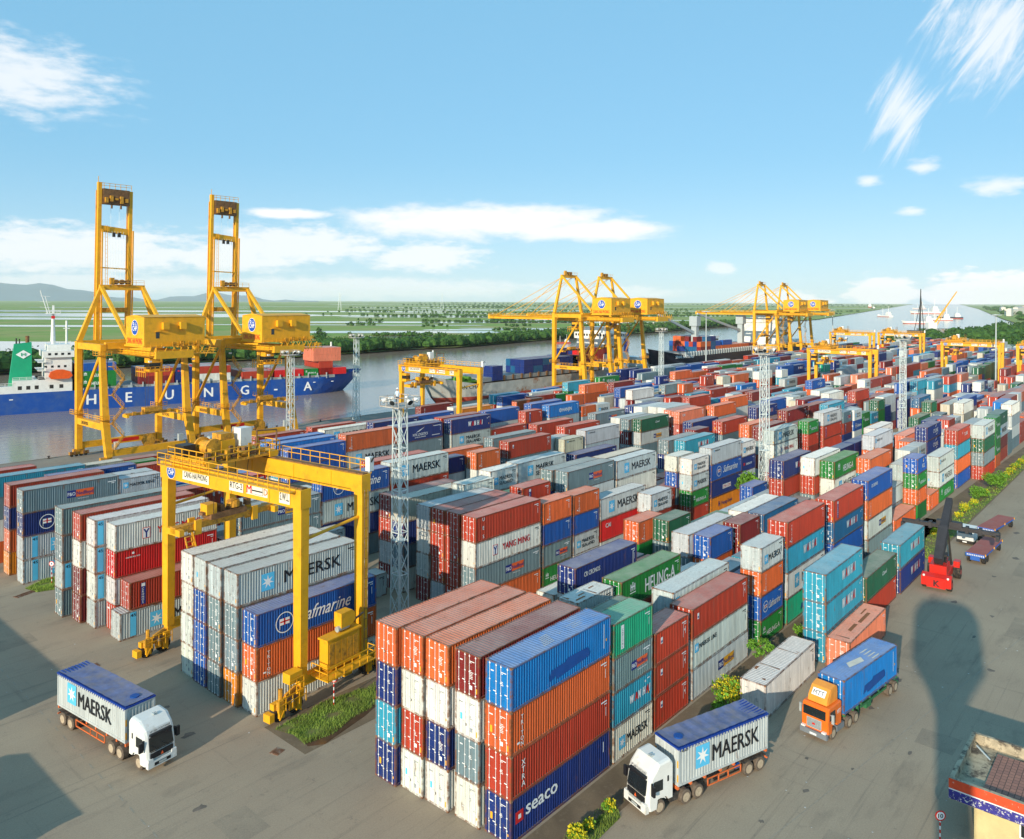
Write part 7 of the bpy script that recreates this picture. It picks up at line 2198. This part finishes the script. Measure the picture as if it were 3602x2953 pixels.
for x in (1.0,4.2,5.3):
    for y in (-.95,.95): b=MB(); b.lath((x,y,.5),[(.2,-.18),(.5,-.18),(.5,.18),(.2,.18)],1,TYRE,14); b.build('wheel',t)
# ---------------------------------------------------------------- guard hut and road signs
CRM=mat('cream_render',(.60,.49,.25),.85,0,.1,.8,dark=(.50,.40,.22),ds=.6); PAR=mat('stained_parapet',(.42,.35,.24),.9,0,.3,1.5,dark=(.10,.08,.06),ds=1.2,dt=(.5,.62)); RDB=mat('red_fascia',(.68,.07,.02),.7,0,.15,2,dark=(.6,.5,.4),ds=3,dt=(.62,.66)); BLB=mat('peeling_blue_fascia',(.035,.03,.22),.7,0,.2,2,dark=(.7,.68,.62),ds=5,dt=(.56,.60))
BRK=bpy.data.materials.new('brick_paver_roof'); BRK.use_nodes=True; tt=BRK.node_tree; bk=tt.nodes.new('ShaderNodeTexBrick'); bk.inputs['Scale'].default_value=1; bk.inputs['Brick Width'].default_value=.42; bk.inputs['Row Height'].default_value=.36; bk.inputs['Mortar Size'].default_value=.02; bk.inputs['Color1'].default_value=(.36,.17,.12,1); bk.inputs['Color2'].default_value=(.27,.13,.10,1); bk.inputs['Mortar'].default_value=(.06,.04,.035,1); tc2=tt.nodes.new('ShaderNodeTexCoord'); tt.links.new(tc2.outputs['Object'],bk.inputs['Vector']); tt.links.new(bk.outputs[0],tt.nodes['Principled BSDF'].inputs['Base Color']); tt.nodes['Principled BSDF'].inputs['Roughness'].default_value=.95
t=empty('guard_hut',(0,0,0),0,'cream guard hut with flat tiled roof and red and blue fascia','building')
x0,x1,y1,y0=20.7,28.6,-22.6,-36.0
b=MB(); b.box(x0+1.4,x1-.3,y0,y1-1.3,0,2.95,CRM); b.build('wall',t)
b=MB(); b.box(x0+.1,x1-.1,y0,y1-.1,2.95,3.7,PAR); rf=b.build('roof',t)
b=MB(); b.box(x0+.45,x1-1.3,y0+.1,y1-1.9,3.701,3.95,BRK); b.build('tile_surface',rf)
b=MB(); b.box(x0,x0+.28,y0,y1,3.0,4.45,PAR); b.box(x0+.28,x1-.02,y1-.28,y1,3.0,4.45,PAR); b.box(x1-.3,x1-.02,y0,y1-.28,3.0,4.45,PAR); b.tube((x0+3,y1-6,3.85),(x1-1.2,y1-4.6,3.85),.05,GALV,6); b.tube((x1-2.4,y1-1.6,3.85),(x1-1.8,y1-.6,4.3),.06,GALV,6); b.build('parapet',rf)
b=MB(); b.box(x0-.035,x0-.003,y0,y1+.002,3.78,4.44,RDB); b.box(x0-.04,x0-.003,y0,y1+.002,3.70,3.775,WHITE); b.box(x0-.035,x0-.003,y0,y1+.002,3.05,3.695,BLB); b.build('fascia',t)
f_=None; b=MB(); b.box(x0+1.34,x0+1.40,y1-5.9,y1-4.0,1.35,2.45,WHITE); w=b.build('window',t); b=MB(); b.box(x0+1.32,x0+1.338,y1-5.8,y1-5.0,1.45,2.35,GLASS); b.box(x0+1.32,x0+1.338,y1-4.9,y1-4.1,1.45,2.35,GLASS); b.build('pane',w)
def sign(loc,rz,H,R,s,lab,st=True):
    t=empty('road_sign',loc,rz,lab,'road sign'); b=MB(); n=8
    for i in range(n): b.tube((0,0,H*i/n),(0,0,H*(i+1)/n),.05,REDP if i%2==0 else WHITE,8)
    b.build('post',t); b=MB(); b.tube((0,-.03,H+R*.6),(0,-.06,H+R*.6),R,REDP,24); b.tube((0,-.06,H+R*.6),(0,-.066,H+R*.6),R*.76,WHITE,24)
    if s: tx=text(s,R*.8,BLACK,.04,width=R*.95); b.add(tx,TR(-R*.47,-.072,H+R*.2))
    else: b.tube((0,-.066,H+R*.6),(0,-.07,H+R*.6),R*.3,NAVY,12)
    b.build('sign_plate',t)
sign((19.6,-22.3,0),R_(-50),2.0,.36,'10','round speed sign reading 10 beside the guard hut'); sign((3.3,24.7,0),R_(-50),2.3,.36,'','round red-rimmed sign on striped post beside the big gantry'); sign((-2.6,78.4,0),R_(-50),2.4,.36,'','round red-rimmed sign on striped post by the left containers')
b=MB(); b.box(18.2,20.6,-24.5,-22.9,0,.35,PAR); b.box(18.25,20.55,-24.45,-22.95,.35,.4,CRM); tag(b.build('concrete_plinth'),'low concrete plinth at the foot of the speed sign','plinth')
# water tower the picture is taken from (behind and below the camera)
TWR=mat('tower_concrete',(.40,.38,.34),.9,0,.15,.5)
b=MB(); c=Vector((-43.5,-37.2,0)); b.lath((c.x,c.y,0),[(2.0,0),(1.3,2),(1.15,26.5),(1.8,28),(3.3,30),(3.4,34.5),(2.8,35.6),(.4,36.2)],2,TWR,24); tag(b.build('water_tower'),'concrete water tower with wide round tank behind the viewpoint','water tower')
# sheds left of the frame whose shadow crosses the yard
def shed(x0,x1,y0,y1,h,lab):
    t=empty('storage_shed',(0,0,0),0,lab,'shed'); b=MB(); b.box(x0,x1,y0,y1,0,h,CRM); b.build('wall',t); b=MB(); b.prism([(x0-.3,h),(x1+.3,h),((x0+x1)/2,h+1.6)],1,y0-.3,y1+.3,GALV); b.build('roof',t)
shed(-44,-32,23,34,4.4,'long shed left of the viewpoint, outside the picture'); shed(-50,-31,42,68,6.4,'larger shed farther left, outside the picture')
# ---------------------------------------------------------------- ships
HBL=mat('blue_hull',(.008,.07,.33),.45,0,.12,.3,dark=(.05,.10,.25),ds=.15); HGR=mat('weathered_grey_hull',(.42,.42,.38),.7,0,.2,.3,dark=(.28,.12,.05),ds=.12,dt=(.56,.66)); HRD=mat('red_underwater_hull',(.48,.07,.04),.7,0,.25,.3,dark=(.30,.10,.07),ds=.3); HBK=mat('black_hull',(.015,.018,.03),.45,0,.2,.3); GFN=mat('green_funnel',(.01,.33,.16),.45,0,.08,.3); DKG=mat('deck_green_grey',(.10,.16,.13),.8,0,.2,.5); DKR=mat('deck_brown',(.24,.17,.12),.85,0,.3,.4); OLB=mat('lifeboat_orange',(.75,.10,.01),.4)
def hull(b,L,Bm,D,zw,m1,m2,zs,flare=.0,bowrise=2.5,stern=.9):
    # bow at x=L, waterline band split at zs; sections along x, heights from zw up to D
    n=22; secs=[]
    for i in range(n+1):
        f=i/n; x=f*L
        w=1-max(0,(f-.78)/.22)**2.0; w=min(w,stern+(1-stern)*min(1,f/.06))
        top=D+bowrise*max(0,(f-.86)/.14)**1.2; wt=min(1,w+.22*max(0,(f-.7)/.3)) if f<.999 else .12
        xb=x-(L*.06*max(0,(f-.8)/.2)**1.3); secs.append([(xb,-Bm/2*max(.02,w),zw),(xb+(x-xb)*.4,-Bm/2*max(.02,(w+wt)/2),zs),(x,-Bm/2*wt,top),(x,Bm/2*wt,top),(xb+(x-xb)*.4,Bm/2*max(.02,(w+wt)/2),zs),(xb,Bm/2*max(.02,w),zw)])
    P=[p for s in secs for p in s]
    lo=[];hi=[]
    for i in range(n):
        a=i*6;c=(i+1)*6
        lo+=[(a,c,c+1,a+1),(a+4,c+4,c+5,a+5)]; hi+=[(a+1,c+1,c+2,a+2),(a+3,c+3,c+4,a+4)]
    b.poly(P,lo,m2); b.poly(P,hi+[(0,1,2,3,4,5)],m1)
    return P
def deckmb(L,Bm,D,m): 
    b=MB(); b.poly([(1,-Bm/2+.3,D-.9),(L*.82,-Bm/2+.3,D-.9),(L*.97,0,D-.9),(L*.82,Bm/2-.3,D-.9),(1,Bm/2-.3,D-.9)],[(0,1,2,3,4)],m); return b
cargo=MB(); cc_=[]
def box_at(T,x,y,z,L,col,lg=None,h=2.9):
    b0=len(cargo.f); cargo.box(x,x+L,y,y+2.44,z,z+h-.04,PAINTM,T); cc_.extend([COL[col]]*(len(cargo.f)-b0))
    if lg: 
        bb=len(cargo.f); cargo.add(logo(lg,12.19 if L>8 else 6.06,col),T@TR(x,y-.02,z)); cc_.extend([(.5,.5,.5)]*(len(cargo.f)-bb))
# ship A: blue hull, green funnel, sailing past
ang=R_(-14.0); LA,BA=152,20; A0=(33,284.5)
t=empty('container_ship',(A0[0],A0[1],WZ),ang,'blue container ship with green funnel passing behind the raised cranes','ship'); TA=TR(A0[0],A0[1],WZ)@RZ(ang)
b=MB(); D=7.2; hull(b,LA,BA,D,-.6,HBL,HBL,3,bowrise=2.0); h=b.build('hull',t); deckmb(LA,BA,D,DKG).build('deck',t)
b=MB(); xs=[(41.5,'H'),(54.3,'E'),(67.8,'U'),(82,'N'),(96,'G'),(109.5,'-'),(122,'A')]
for x,ch in xs: b.add(text(ch,3.6,WHITE,.05),TR(x,-BA/2-.03,1.9))
for x in (10,14,18,126,134): rect(b,x,5.0,x+1.1,5.3,WHITE,-BA/2-.03)
b.build('lettering',h)
b=MB(); b.poly([(17.6,-6,6.6),(24.9,-6,6.6),(24.9,-1,6.6),(17.6,-1,6.6),(19.6,-5.2,24),(24.8,-5.2,24.6),(24.8,-1.8,24.6),(19.6,-1.8,24)],[(0,1,5,4),(1,2,6,5),(2,3,7,6),(3,0,4,7),(4,5,6,7)],GFN); fn=b.build('funnel',t)
b=MB(); b.tube((23.6,-3.5,24),(23.6,-3.5,26.8),.6,BROWN,12); b.tube((20.3,-3,24),(20.3,-3,26),.25,STEEL,8); b.tube((21.2,-4,24),(21.2,-4,25.8),.2,STEEL,8); b.build('exhaust_pipe',fn)
b=MB(); b.poly([(20.0,-5.66,20.4),(22.3,-5.6,21.9),(24.6,-5.58,20.4),(22.3,-5.75,18.9)],[(0,1,2,3)],WHITE); b.add(text('H',1.2,GFN,.06,width=1.3),TR(21.65,-5.82,19.8)); b.build('lettering',fn)
b=MB(); b.box(7,37,-9.3,9.3,6.7,7.2,WHP); b.box(19,37,-9.2,9.2,7.2,11.5,WHP); b.box(8,19,-9.2,-7,7.2,9.6,WHP); b.box(28.8,37,-8,8,11.5,21,WHP); b.box(28,37.6,-9.4,9.4,19.2,21.4,WHP); b.box(29.6,36.8,-6.5,6.5,21.4,23.6,WHP)
for z in (11.5,14.6,17.6): b.box(26.5,28.8,-9,9,z-.15,z,WHP); b.rail([(26.5,-9,z),(28.8,-9,z)],WHP,1.1,1.3,.06)
b.rail([(8,-9.2,9.6),(19,-9.2,9.6)],WHP,1.1,2,.06); b.rail([(19,-9.2,11.5),(25,-9.2,11.5)],WHP,1.1,1.6,.06); b.rail([(28,-9.4,21.4),(37.6,-9.4,21.4)],WHP,1.1,1.6,.06); b.rail([(29.6,-6.5,23.6),(36.8,-6.5,23.6)],WHP,1.1,1.6,.06)
for x in (20.5,23,25.5,30,33): b.box(x,x+1.2,-9.23,-9.2,8.3,9.6,STEEL)
for x in (29.5,31.5,33.5,35.5): b.box(x,x+.9,-9.43,-9.4,20,20.8,GLASS); b.box(x-1,x-.2,-8.03,-8,15.5,16.3,GLASS)
b.build('superstructure',t)
MQ=MB(); b=MQ; b.tube((28.5,0,23.6),(28.5,0,34.5),.9,WHP,10,.45); b.box(26.3,30.7,-1.6,1.6,34.5,34.8,WHP); b.rail([(26.3,-1.6,34.8),(30.7,-1.6,34.8)],WHP,1,1,.07); b.tube((26.8,0,34.8),(24.5,0,43),.16,WHP,6); b.tube((27.5,0,34.8),(26.0,0,41),.12,WHP,6)
for z in (37,39,41): b.beam((24.4,0,z),(27.6,0,z-.3),.12,.12,WHP)
b.box(28.2,28.9,-.2,.2,34.8,37.6,WHP); b.box(27.9,29.1,-.65,-.6,32.8,33.8,RED); b.tube((35,0,21.4),(35,0,32),.35,WHP,8); b.box(34,36,-.3,.3,29,29.3,WHP); b.v=[(x+3.2 if x<33 else x+1,y,z) for x,y,z in b.v]; b.build('mast',t)
b=MB(); b.prism([(29.6,12.6),(30.4,11.7),(35.8,11.7),(37,12.7),(36.2,14.2),(34,14.9),(32,14.9),(30.2,14.2)],1,-11.2,-9.0,OLB); b.build('lifeboat',t)
b=MB()
for i in range(24): x=40+i*4.0; b.box(x,x+.35,-9.7,-9.2,6.6,9.0,GALV)
for i in range(12): x=39+i*8; b.box(x,x+1.6,-9.85,-9.75,6.8,7.9,GALV)
b.box(38,136,-9.2,9.2,6.8,8.0,GREY); b.build('hatch_coaming',t)
b=MB(); b.tube((138,0,7.5),(138,0,21.5),.55,WHP,10,.35); b.box(136.6,139.4,-.8,.8,16.5,16.8,WHP); b.rail([(136.6,-.8,16.8),(139.4,-.8,16.8)],WHP,1,.9,.06); b.box(140,145,-3,3,7.6,9.4,DKG); b.tube((142,-3,9),(142,3,9),.6,GFN,10); b.build('foremast',t)
R1=random.Random(8)
def bay(x,L,rows,lev,colf,lgf=None):
    for r in range(rows):
        for l in range(lev):
            box_at(TA,x,-9.2+r*2.55,8.05+l*2.9,L,colf(r,l),lgf(r,l) if lgf else None)
bay(39,12.19,7,3,lambda r,l:('eeb')[l] if r==0 else R1.choice('mrbn'),lambda r,l:'H' if r==0 and l<2 else None); bay(37.8,1.0,7,3,lambda r,l:'m')
bay(59,12.19,7,2,lambda r,l:'mr'[l] if r==0 else R1.choice('rmn')); bay(71.6,6.06,7,2,lambda r,l:'nn'[l],lambda r,l:'se' if r==0 and l==1 else None)
bay(80,12.19,7,2,lambda r,l:'wr'[l] if r==0 else R1.choice('rg')); bay(97,12.19,7,1,lambda r,l:'r'); bay(110,12.19,7,1,lambda r,l:'R' if r<4 else 'm'); bay(122.5,6.06,7,1,lambda r,l:'e',lambda r,l:'H' if r==0 else None)
bay(129,6.06,7,2,lambda r,l:'r'); bay(129,12.19,5,1,lambda r,l:'R')
for l in range(3): 
    for r in range(5): box_at(TA,122.7 if False else 135.5-9,-9.2+r*2.55+.0,8.05+2.9*2+l*2.9,12.19,'p' if l<2 else 'r') if l<2 else None
# ship B: grey rusty hull moored at the quay
t=empty('cargo_ship',(309,181.5,WZ),math.pi,'grey rust-streaked ship with red bottom moored at the quay','ship'); TB=TR(309,181.5,WZ)@RZ(math.pi); LB,BB=152,21
b=MB(); D=7.8; hull(b,LB,BB,D,-.6,HGR,HRD,3.0,bowrise=4.2,stern=.6); h=b.build('hull',t); deckmb(LB,BB,D+.6,DKR).build('deck',t)
b=MB(); b.add(text('HAN CHAN',1.5,BLACK,.04,width=12),TR(LB-8,BB/2+.0,6.6)@RZ(math.pi)@TR(0,-.35,0)@RZ(R_(-11))); b.build('lettering',h)
b=MB()
for x in (8,24): b.box(x-2,x+6,-8,8,7,12,WHP) 
b.box(24,44,-9.5,9.5,7,15,WHP); b.box(26,43,-8,8,15,22,WHP); b.box(27,42,-10.4,10.4,22,25,WHP); b.box(29,40,-6,6,25,27.5,WHP)
for i in range(12): b.box(26.97,27,-9.6+i*1.6,-8.6+i*1.6,23.2,24.3,GLASS); b.box(42,42.03,-9.6+i*1.6,-8.6+i*1.6,23.2,24.3,GLASS)
for i in range(9): b.box(28.3+i*1.5,29.2+i*1.5,10.4,10.43,23.2,24.3,GLASS)
b.build('superstructure',t)
b=MB(); b.box(14,20,-3,3,12,24,NAVYB); b.build('funnel',t); b=MB(); b.tube((35,0,27.5),(35,0,35),.3,WHP,8); b.tube((LB-6,0,9),(LB-6,0,21),.3,WHP,8); b.box(LB-7,LB-5,-1.2,1.2,17,17.3,WHP); b.build('mast',t)
b=MB(); b.tube((LB-16,2,9.5),(LB-16,6,9.5),1.1,LF2,12); b.tube((LB-20,2,9.5),(LB-20,6,9.5),1.0,LF2,12); b.box(LB-24,LB-12,-6,7,8.2,8.8,LF2); b.build('windlass',t)
b=MB(); b.box(46,LB-24,-8.2,8.2,8.0,9.6,GREY)
for i in range(14): b.box(48+i*5.5,49+i*5.5,8.2,8.5,8,10,BROWN)
b.build('hatch_cover',t)
for c_,x in ((0,LB-36.2),(1,LB-86),(2,LB-80),(3,64)):
    if c_==0:
        for l in range(2): box_at(TB,x,6.2,9.7+l*2.9-1.5,6.06,'n'); box_at(TB,x,3.7,9.7+l*2.9-1.5,6.06,'n')
for xi in range(6):
    for r in range(4 if xi<5 else 5):
        for l in range(2): box_at(TB,LB-50-6.3*xi-6,5.8-r*2.55,9.7+l*2.9,6.06,R1.choice('nnnT') if l or xi<2 else R1.choice('nwnbw'))
for xi in range(5):
    for r in range(5):
        for l in range(R1.choice((2,3,3))): box_at(TB,62-6.3*xi+(0),5.8-r*2.55,9.7+l*2.9,6.06,R1.choice('rrmnR'))
# ship C: black hull with deck cranes
t=empty('cargo_ship',(535,186,WZ),math.pi,'black-hulled ship with tall deck cranes behind the far quay cranes','ship'); TC=TR(535,186,WZ)@RZ(math.pi); LC,BC=212,27
b=MB(); D=9.5; hull(b,LC,BC,D,-.6,HBK,HBK,3,bowrise=5,stern=.7); h=b.build('hull',t); deckmb(LC,BC,D+.3,GREY).build('deck',t)
b=MB(); b.add(text('SINAR BINTANG',1.5,WHITE,.04,width=14),TR(LC-14,BC/2-2.6,9.0)@RZ(math.pi-R_(14))); b.build('lettering',h)
b=MB(); b.box(20,66,-12,12,9,14,WHP); b.box(46,64,-12.5,12.5,14,26,WHP); b.box(45,65,-14,14,26,29,WHP); b.box(48,62,-7,7,29,32,WHP)
for i in range(15): b.box(45.5+i*1.3,46.3+i*1.3,14,14.04,27.2,28.3,BROWN)
for z in (17,20,23): 
    for i in range(9): b.box(47+i*1.9,47.9+i*1.9,12.5,12.53,z,z+1,GLASS)
b.build('superstructure',t)
for x,tipx in ((LC-45,LC-12),(LC-106,LC-56)):
    b=MB(); b.box(x-1.6,x+1.6,4.4,7.6,9,30.5,GALV); b.box(x-2.4,x+2.4,3.6,8.4,26,31.5,GALV); b.beam((x+1.5,6,22),(tipx+8,6,33),1.3,1.6,GALV,.7,.9); b.build('deck_crane',t)
b=MB(); 
for i in range(52): b.box(30+i*3.1,31.2+i*3.1,11.6,12.4,9.5,12.2,GALV)
b.box(30,LC-28,-11,11,9.5,11.0,GREY); b.build('hatch_coaming',t)
for xi in range(4):
    for r in range(8):
        for l in range(R1.choice((2,3))): box_at(TC,LC-40-6.3*xi-8,8.8-r*2.55,11.2+l*2.9,6.06,R1.choice('nrobTm'))
for xi in range(4):
    for r in range(6): box_at(TC,LC-80-13*xi,8.8-r*2.55,11.2,12.19,R1.choice('rnom'))
box_at(TC,LC-82,8.9,14.2,12.19,'b')
TRK2=[]
for i in range(4):
    x=LC-45-i*7; tk=empty('tipper_truck',(0,0,0),0,('leftmost','second','third','rightmost')[i]+' of the white tipper trucks on the black ship','truck','white trucks stowed on deck'); tk.matrix_world=TC@TR(x,6,17.1 if True else 0)@RZ(math.pi*.0); tk.location=(TC@Vector((x,7,17.0))); tk.rotation_euler=(0,0,math.pi)
    b=MB(); b.prism([(0,.9),(0,2.9),(1.9,2.9),(2.2,1.8),(2.2,.9)],1,-1.2,1.2,WHP); b.build('cab',tk); b=MB(); b.box(-5,-.2,-1.2,1.2,1.4,2.7,ROD); b.box(-5,2,-.5,.5,.7,1.0,CHA); b.build('bed',tk); b=MB()
    for xx in (-4,-2.9,1.2): b.tube((xx,-1.1,.5),(xx,1.1,.5),.5,TYRE,10)
    b.build('wheel',tk)
me=cargo.mesh('ship_cargo'); ca=me.color_attributes.new('Col','FLOAT_COLOR','CORNER'); buf=[]
for p,c in zip(me.polygons,cc_): buf+=list((*c,1))*len(p.vertices)
ca.data.foreach_set('color',buf); tag(link('ship_cargo',me),'mixed small containers stacked on the decks of the ships','containers',None,'stuff')
# river craft
def boat(x,y,L,rz,kind,lab,hc=HBK):
    t=empty('river_boat',(x,y,WZ),rz,lab,'boat'); b=MB(); hull(b,L,L*.24,L*.07,-.3,hc,HRD,L*.02,bowrise=L*.04); b.build('hull',t)
    b=MB(); b.box(L*.1,L*.3,-L*.09,L*.09,L*.05,L*.17,WHP); b.box(L*.14,L*.28,-L*.07,L*.07,L*.17,L*.24,WHP); b.build('wheelhouse',t)
    b=MB(); b.tube((L*.2,0,L*.24),(L*.2,0,L*(.5 if kind else .36)),L*.008,WHP,6)
    if kind: b.tube((L*.6,0,L*.07),(L*.6,0,L*.42),L*.01,WHP,6)
    b.build('mast',t); return t
def wpt(px,py): # point on the water seen there
    d=fw+r2*((px-1802.4)/2738.6)-u2*((py-1062.2)/2738.6); k=(WZ-CP.z)/d.z; return CP+d*k
for px,py,L,a,l,hc in ((2005,1208,17,2.6,'small red workboat on the river beside the mangroves',HRD),(3135,1116,60,.9,'white boat with tall mast in mid river',WHP),(2975,1194,10,.2,'tiny dark boat behind the far gantries',HBK),(3075,1088,60,.5,'farthest small boat near the far bank',HBK),(3255,1088,90,2.4,'small ship near the river bend, left of the orange crane',WHP),(3310,1105,110,2.2,'large white ship moored far up the river',WHP),(3350,1128,60,2.0,'second moored white vessel beside the far bank',WHP),(3385,1122,60,2.1,'third moored white vessel beside the far bank',HBK),(3290,1140,60,2.1,'moored vessel in front of the orange floating crane',WHP),(3060,1083,120,.3,'distant low ship against the far green shore',HRD)):
    p=wpt(px,py); boat(p.x,p.y,L,a,1,l,hc)
p=wpt(3235,1172); t=empty('floating_crane',(p.x,p.y,WZ),.6,'dark floating derrick with tall thin mast beyond the gantries','crane barge'); b=MB(); b.box(-22,22,-8,8,-.5,3,HBK); b.build('hull',t); b=MB(); b.beam((0,0,3),(-3,0,58),2.0,2.0,STEEL,.8,.8); b.beam((-14,0,3),(-3,0,50),.7,.7,STEEL); b.beam((10,3,3),(-2,0,40),.5,.5,STEEL); b.build('derrick_mast',t)
p=wpt(3300,1165); t=empty('floating_crane',(p.x,p.y,WZ),R_(-50),'orange floating crane with slanting jib beyond the gantries','crane barge'); b=MB(); b.box(-26,26,-9,9,-.5,3.5,GREY); b.build('hull',t); b=MB(); b.beam((-10,0,4),(26,0,56),2.2,2.2,YEL,1,1); b.beam((-4,0,4),(10,0,30),.8,.8,YEL); b.build('jib',t); b=MB(); b.box(-16,-4,-5,5,3.5,12,WHP); b.build('machinery_house',t)
# far town on the right bank
R2_=random.Random(21); RT=mat('terracotta_roof',(.42,.14,.08),.9); HWL=mat('pale_house_wall',(.66,.62,.54),.9); RG=mat('grey_roof',(.45,.46,.46),.8)
n=0
while n<64:
    x=R2_.uniform(1250,4200); ed=168+max(0,x-1500)*.19; y=ed-R2_.uniform(12,160+(x-1250)*.12)
    n+=1; w=R2_.uniform(14,40)*(1+x/4000); d=R2_.uniform(10,20); h=R2_.uniform(7,16)*(1+x/6000); rm=R2_.choice((RT,RG,HWL,RT)); t=empty('house',(x,y,0),R2_.uniform(-.3,.3),'small pale house in the far town on the right bank','house','houses of the far town'); b=MB(); b.box(-w/2,w/2,-d/2,d/2,0,h,HWL); b.build('wall',t); b=MB(); b.prism([(-d/2-.4,h),(d/2+.4,h),(0,h+d*.22)],0,-w/2-.4,w/2+.4,rm); b.build('roof',t)
# power pylons across the marsh
def pylon(px,py,H,lab):
    p=wpt(px,py); t=empty('power_pylon',(p.x,p.y,-1),yw,lab,'pylon','pylons on the marsh'); b=MB()
    for i in (-1,1):
        for j in (-1,1): b.beam((i*H*.09,j*H*.09,0),(i*.5,j*.5,H*.95),.9,.9,GALV)
    for z,w in ((.2,.15),(.4,.11),(.6,.06)): b.beam((-H*w/2,0,H*z),(H*w/2,0,H*z),.7,.7,GALV)
    b.build('lattice_tower',t); b=MB()
    for z in (.75,.85,.95): b.beam((0,-H*.12,H*z),(0,H*.12,H*z),.6,.6,GALV)
    b.build('cross_arm',t)
pylon(1195,1093,70,'pylon on the marsh right of the second raised boom'); pylon(1555,1090,75,'pylon on the marsh in the middle of the horizon')
# ---------------------------------------------------------------- haze
hz=MB(); hz.box(-2900,25000,-400,30000,-15,400,mat('tmp_h',(1,1,1)))
me=bpy.data.meshes.new('haze'); me.from_pydata(hz.v,[],hz.f); hm=bpy.data.materials.new('haze_air'); hm.use_nodes=True; t=hm.node_tree
for n in list(t.nodes):
    if n.type!='OUTPUT_MATERIAL': t.nodes.remove(n)
pv=t.nodes.new('ShaderNodeVolumePrincipled'); pv.inputs['Color'].default_value=(.92,.96,1,1); pv.inputs['Density'].default_value=0.000028; pv.inputs['Anisotropy'].default_value=-.1
t.links.new(pv.outputs[0],[n for n in t.nodes if n.type=='OUTPUT_MATERIAL'][0].inputs['Volume']); me.materials.append(hm)
tag(link('haze',me),'thin pale haze over the distance','haze',None,'stuff')
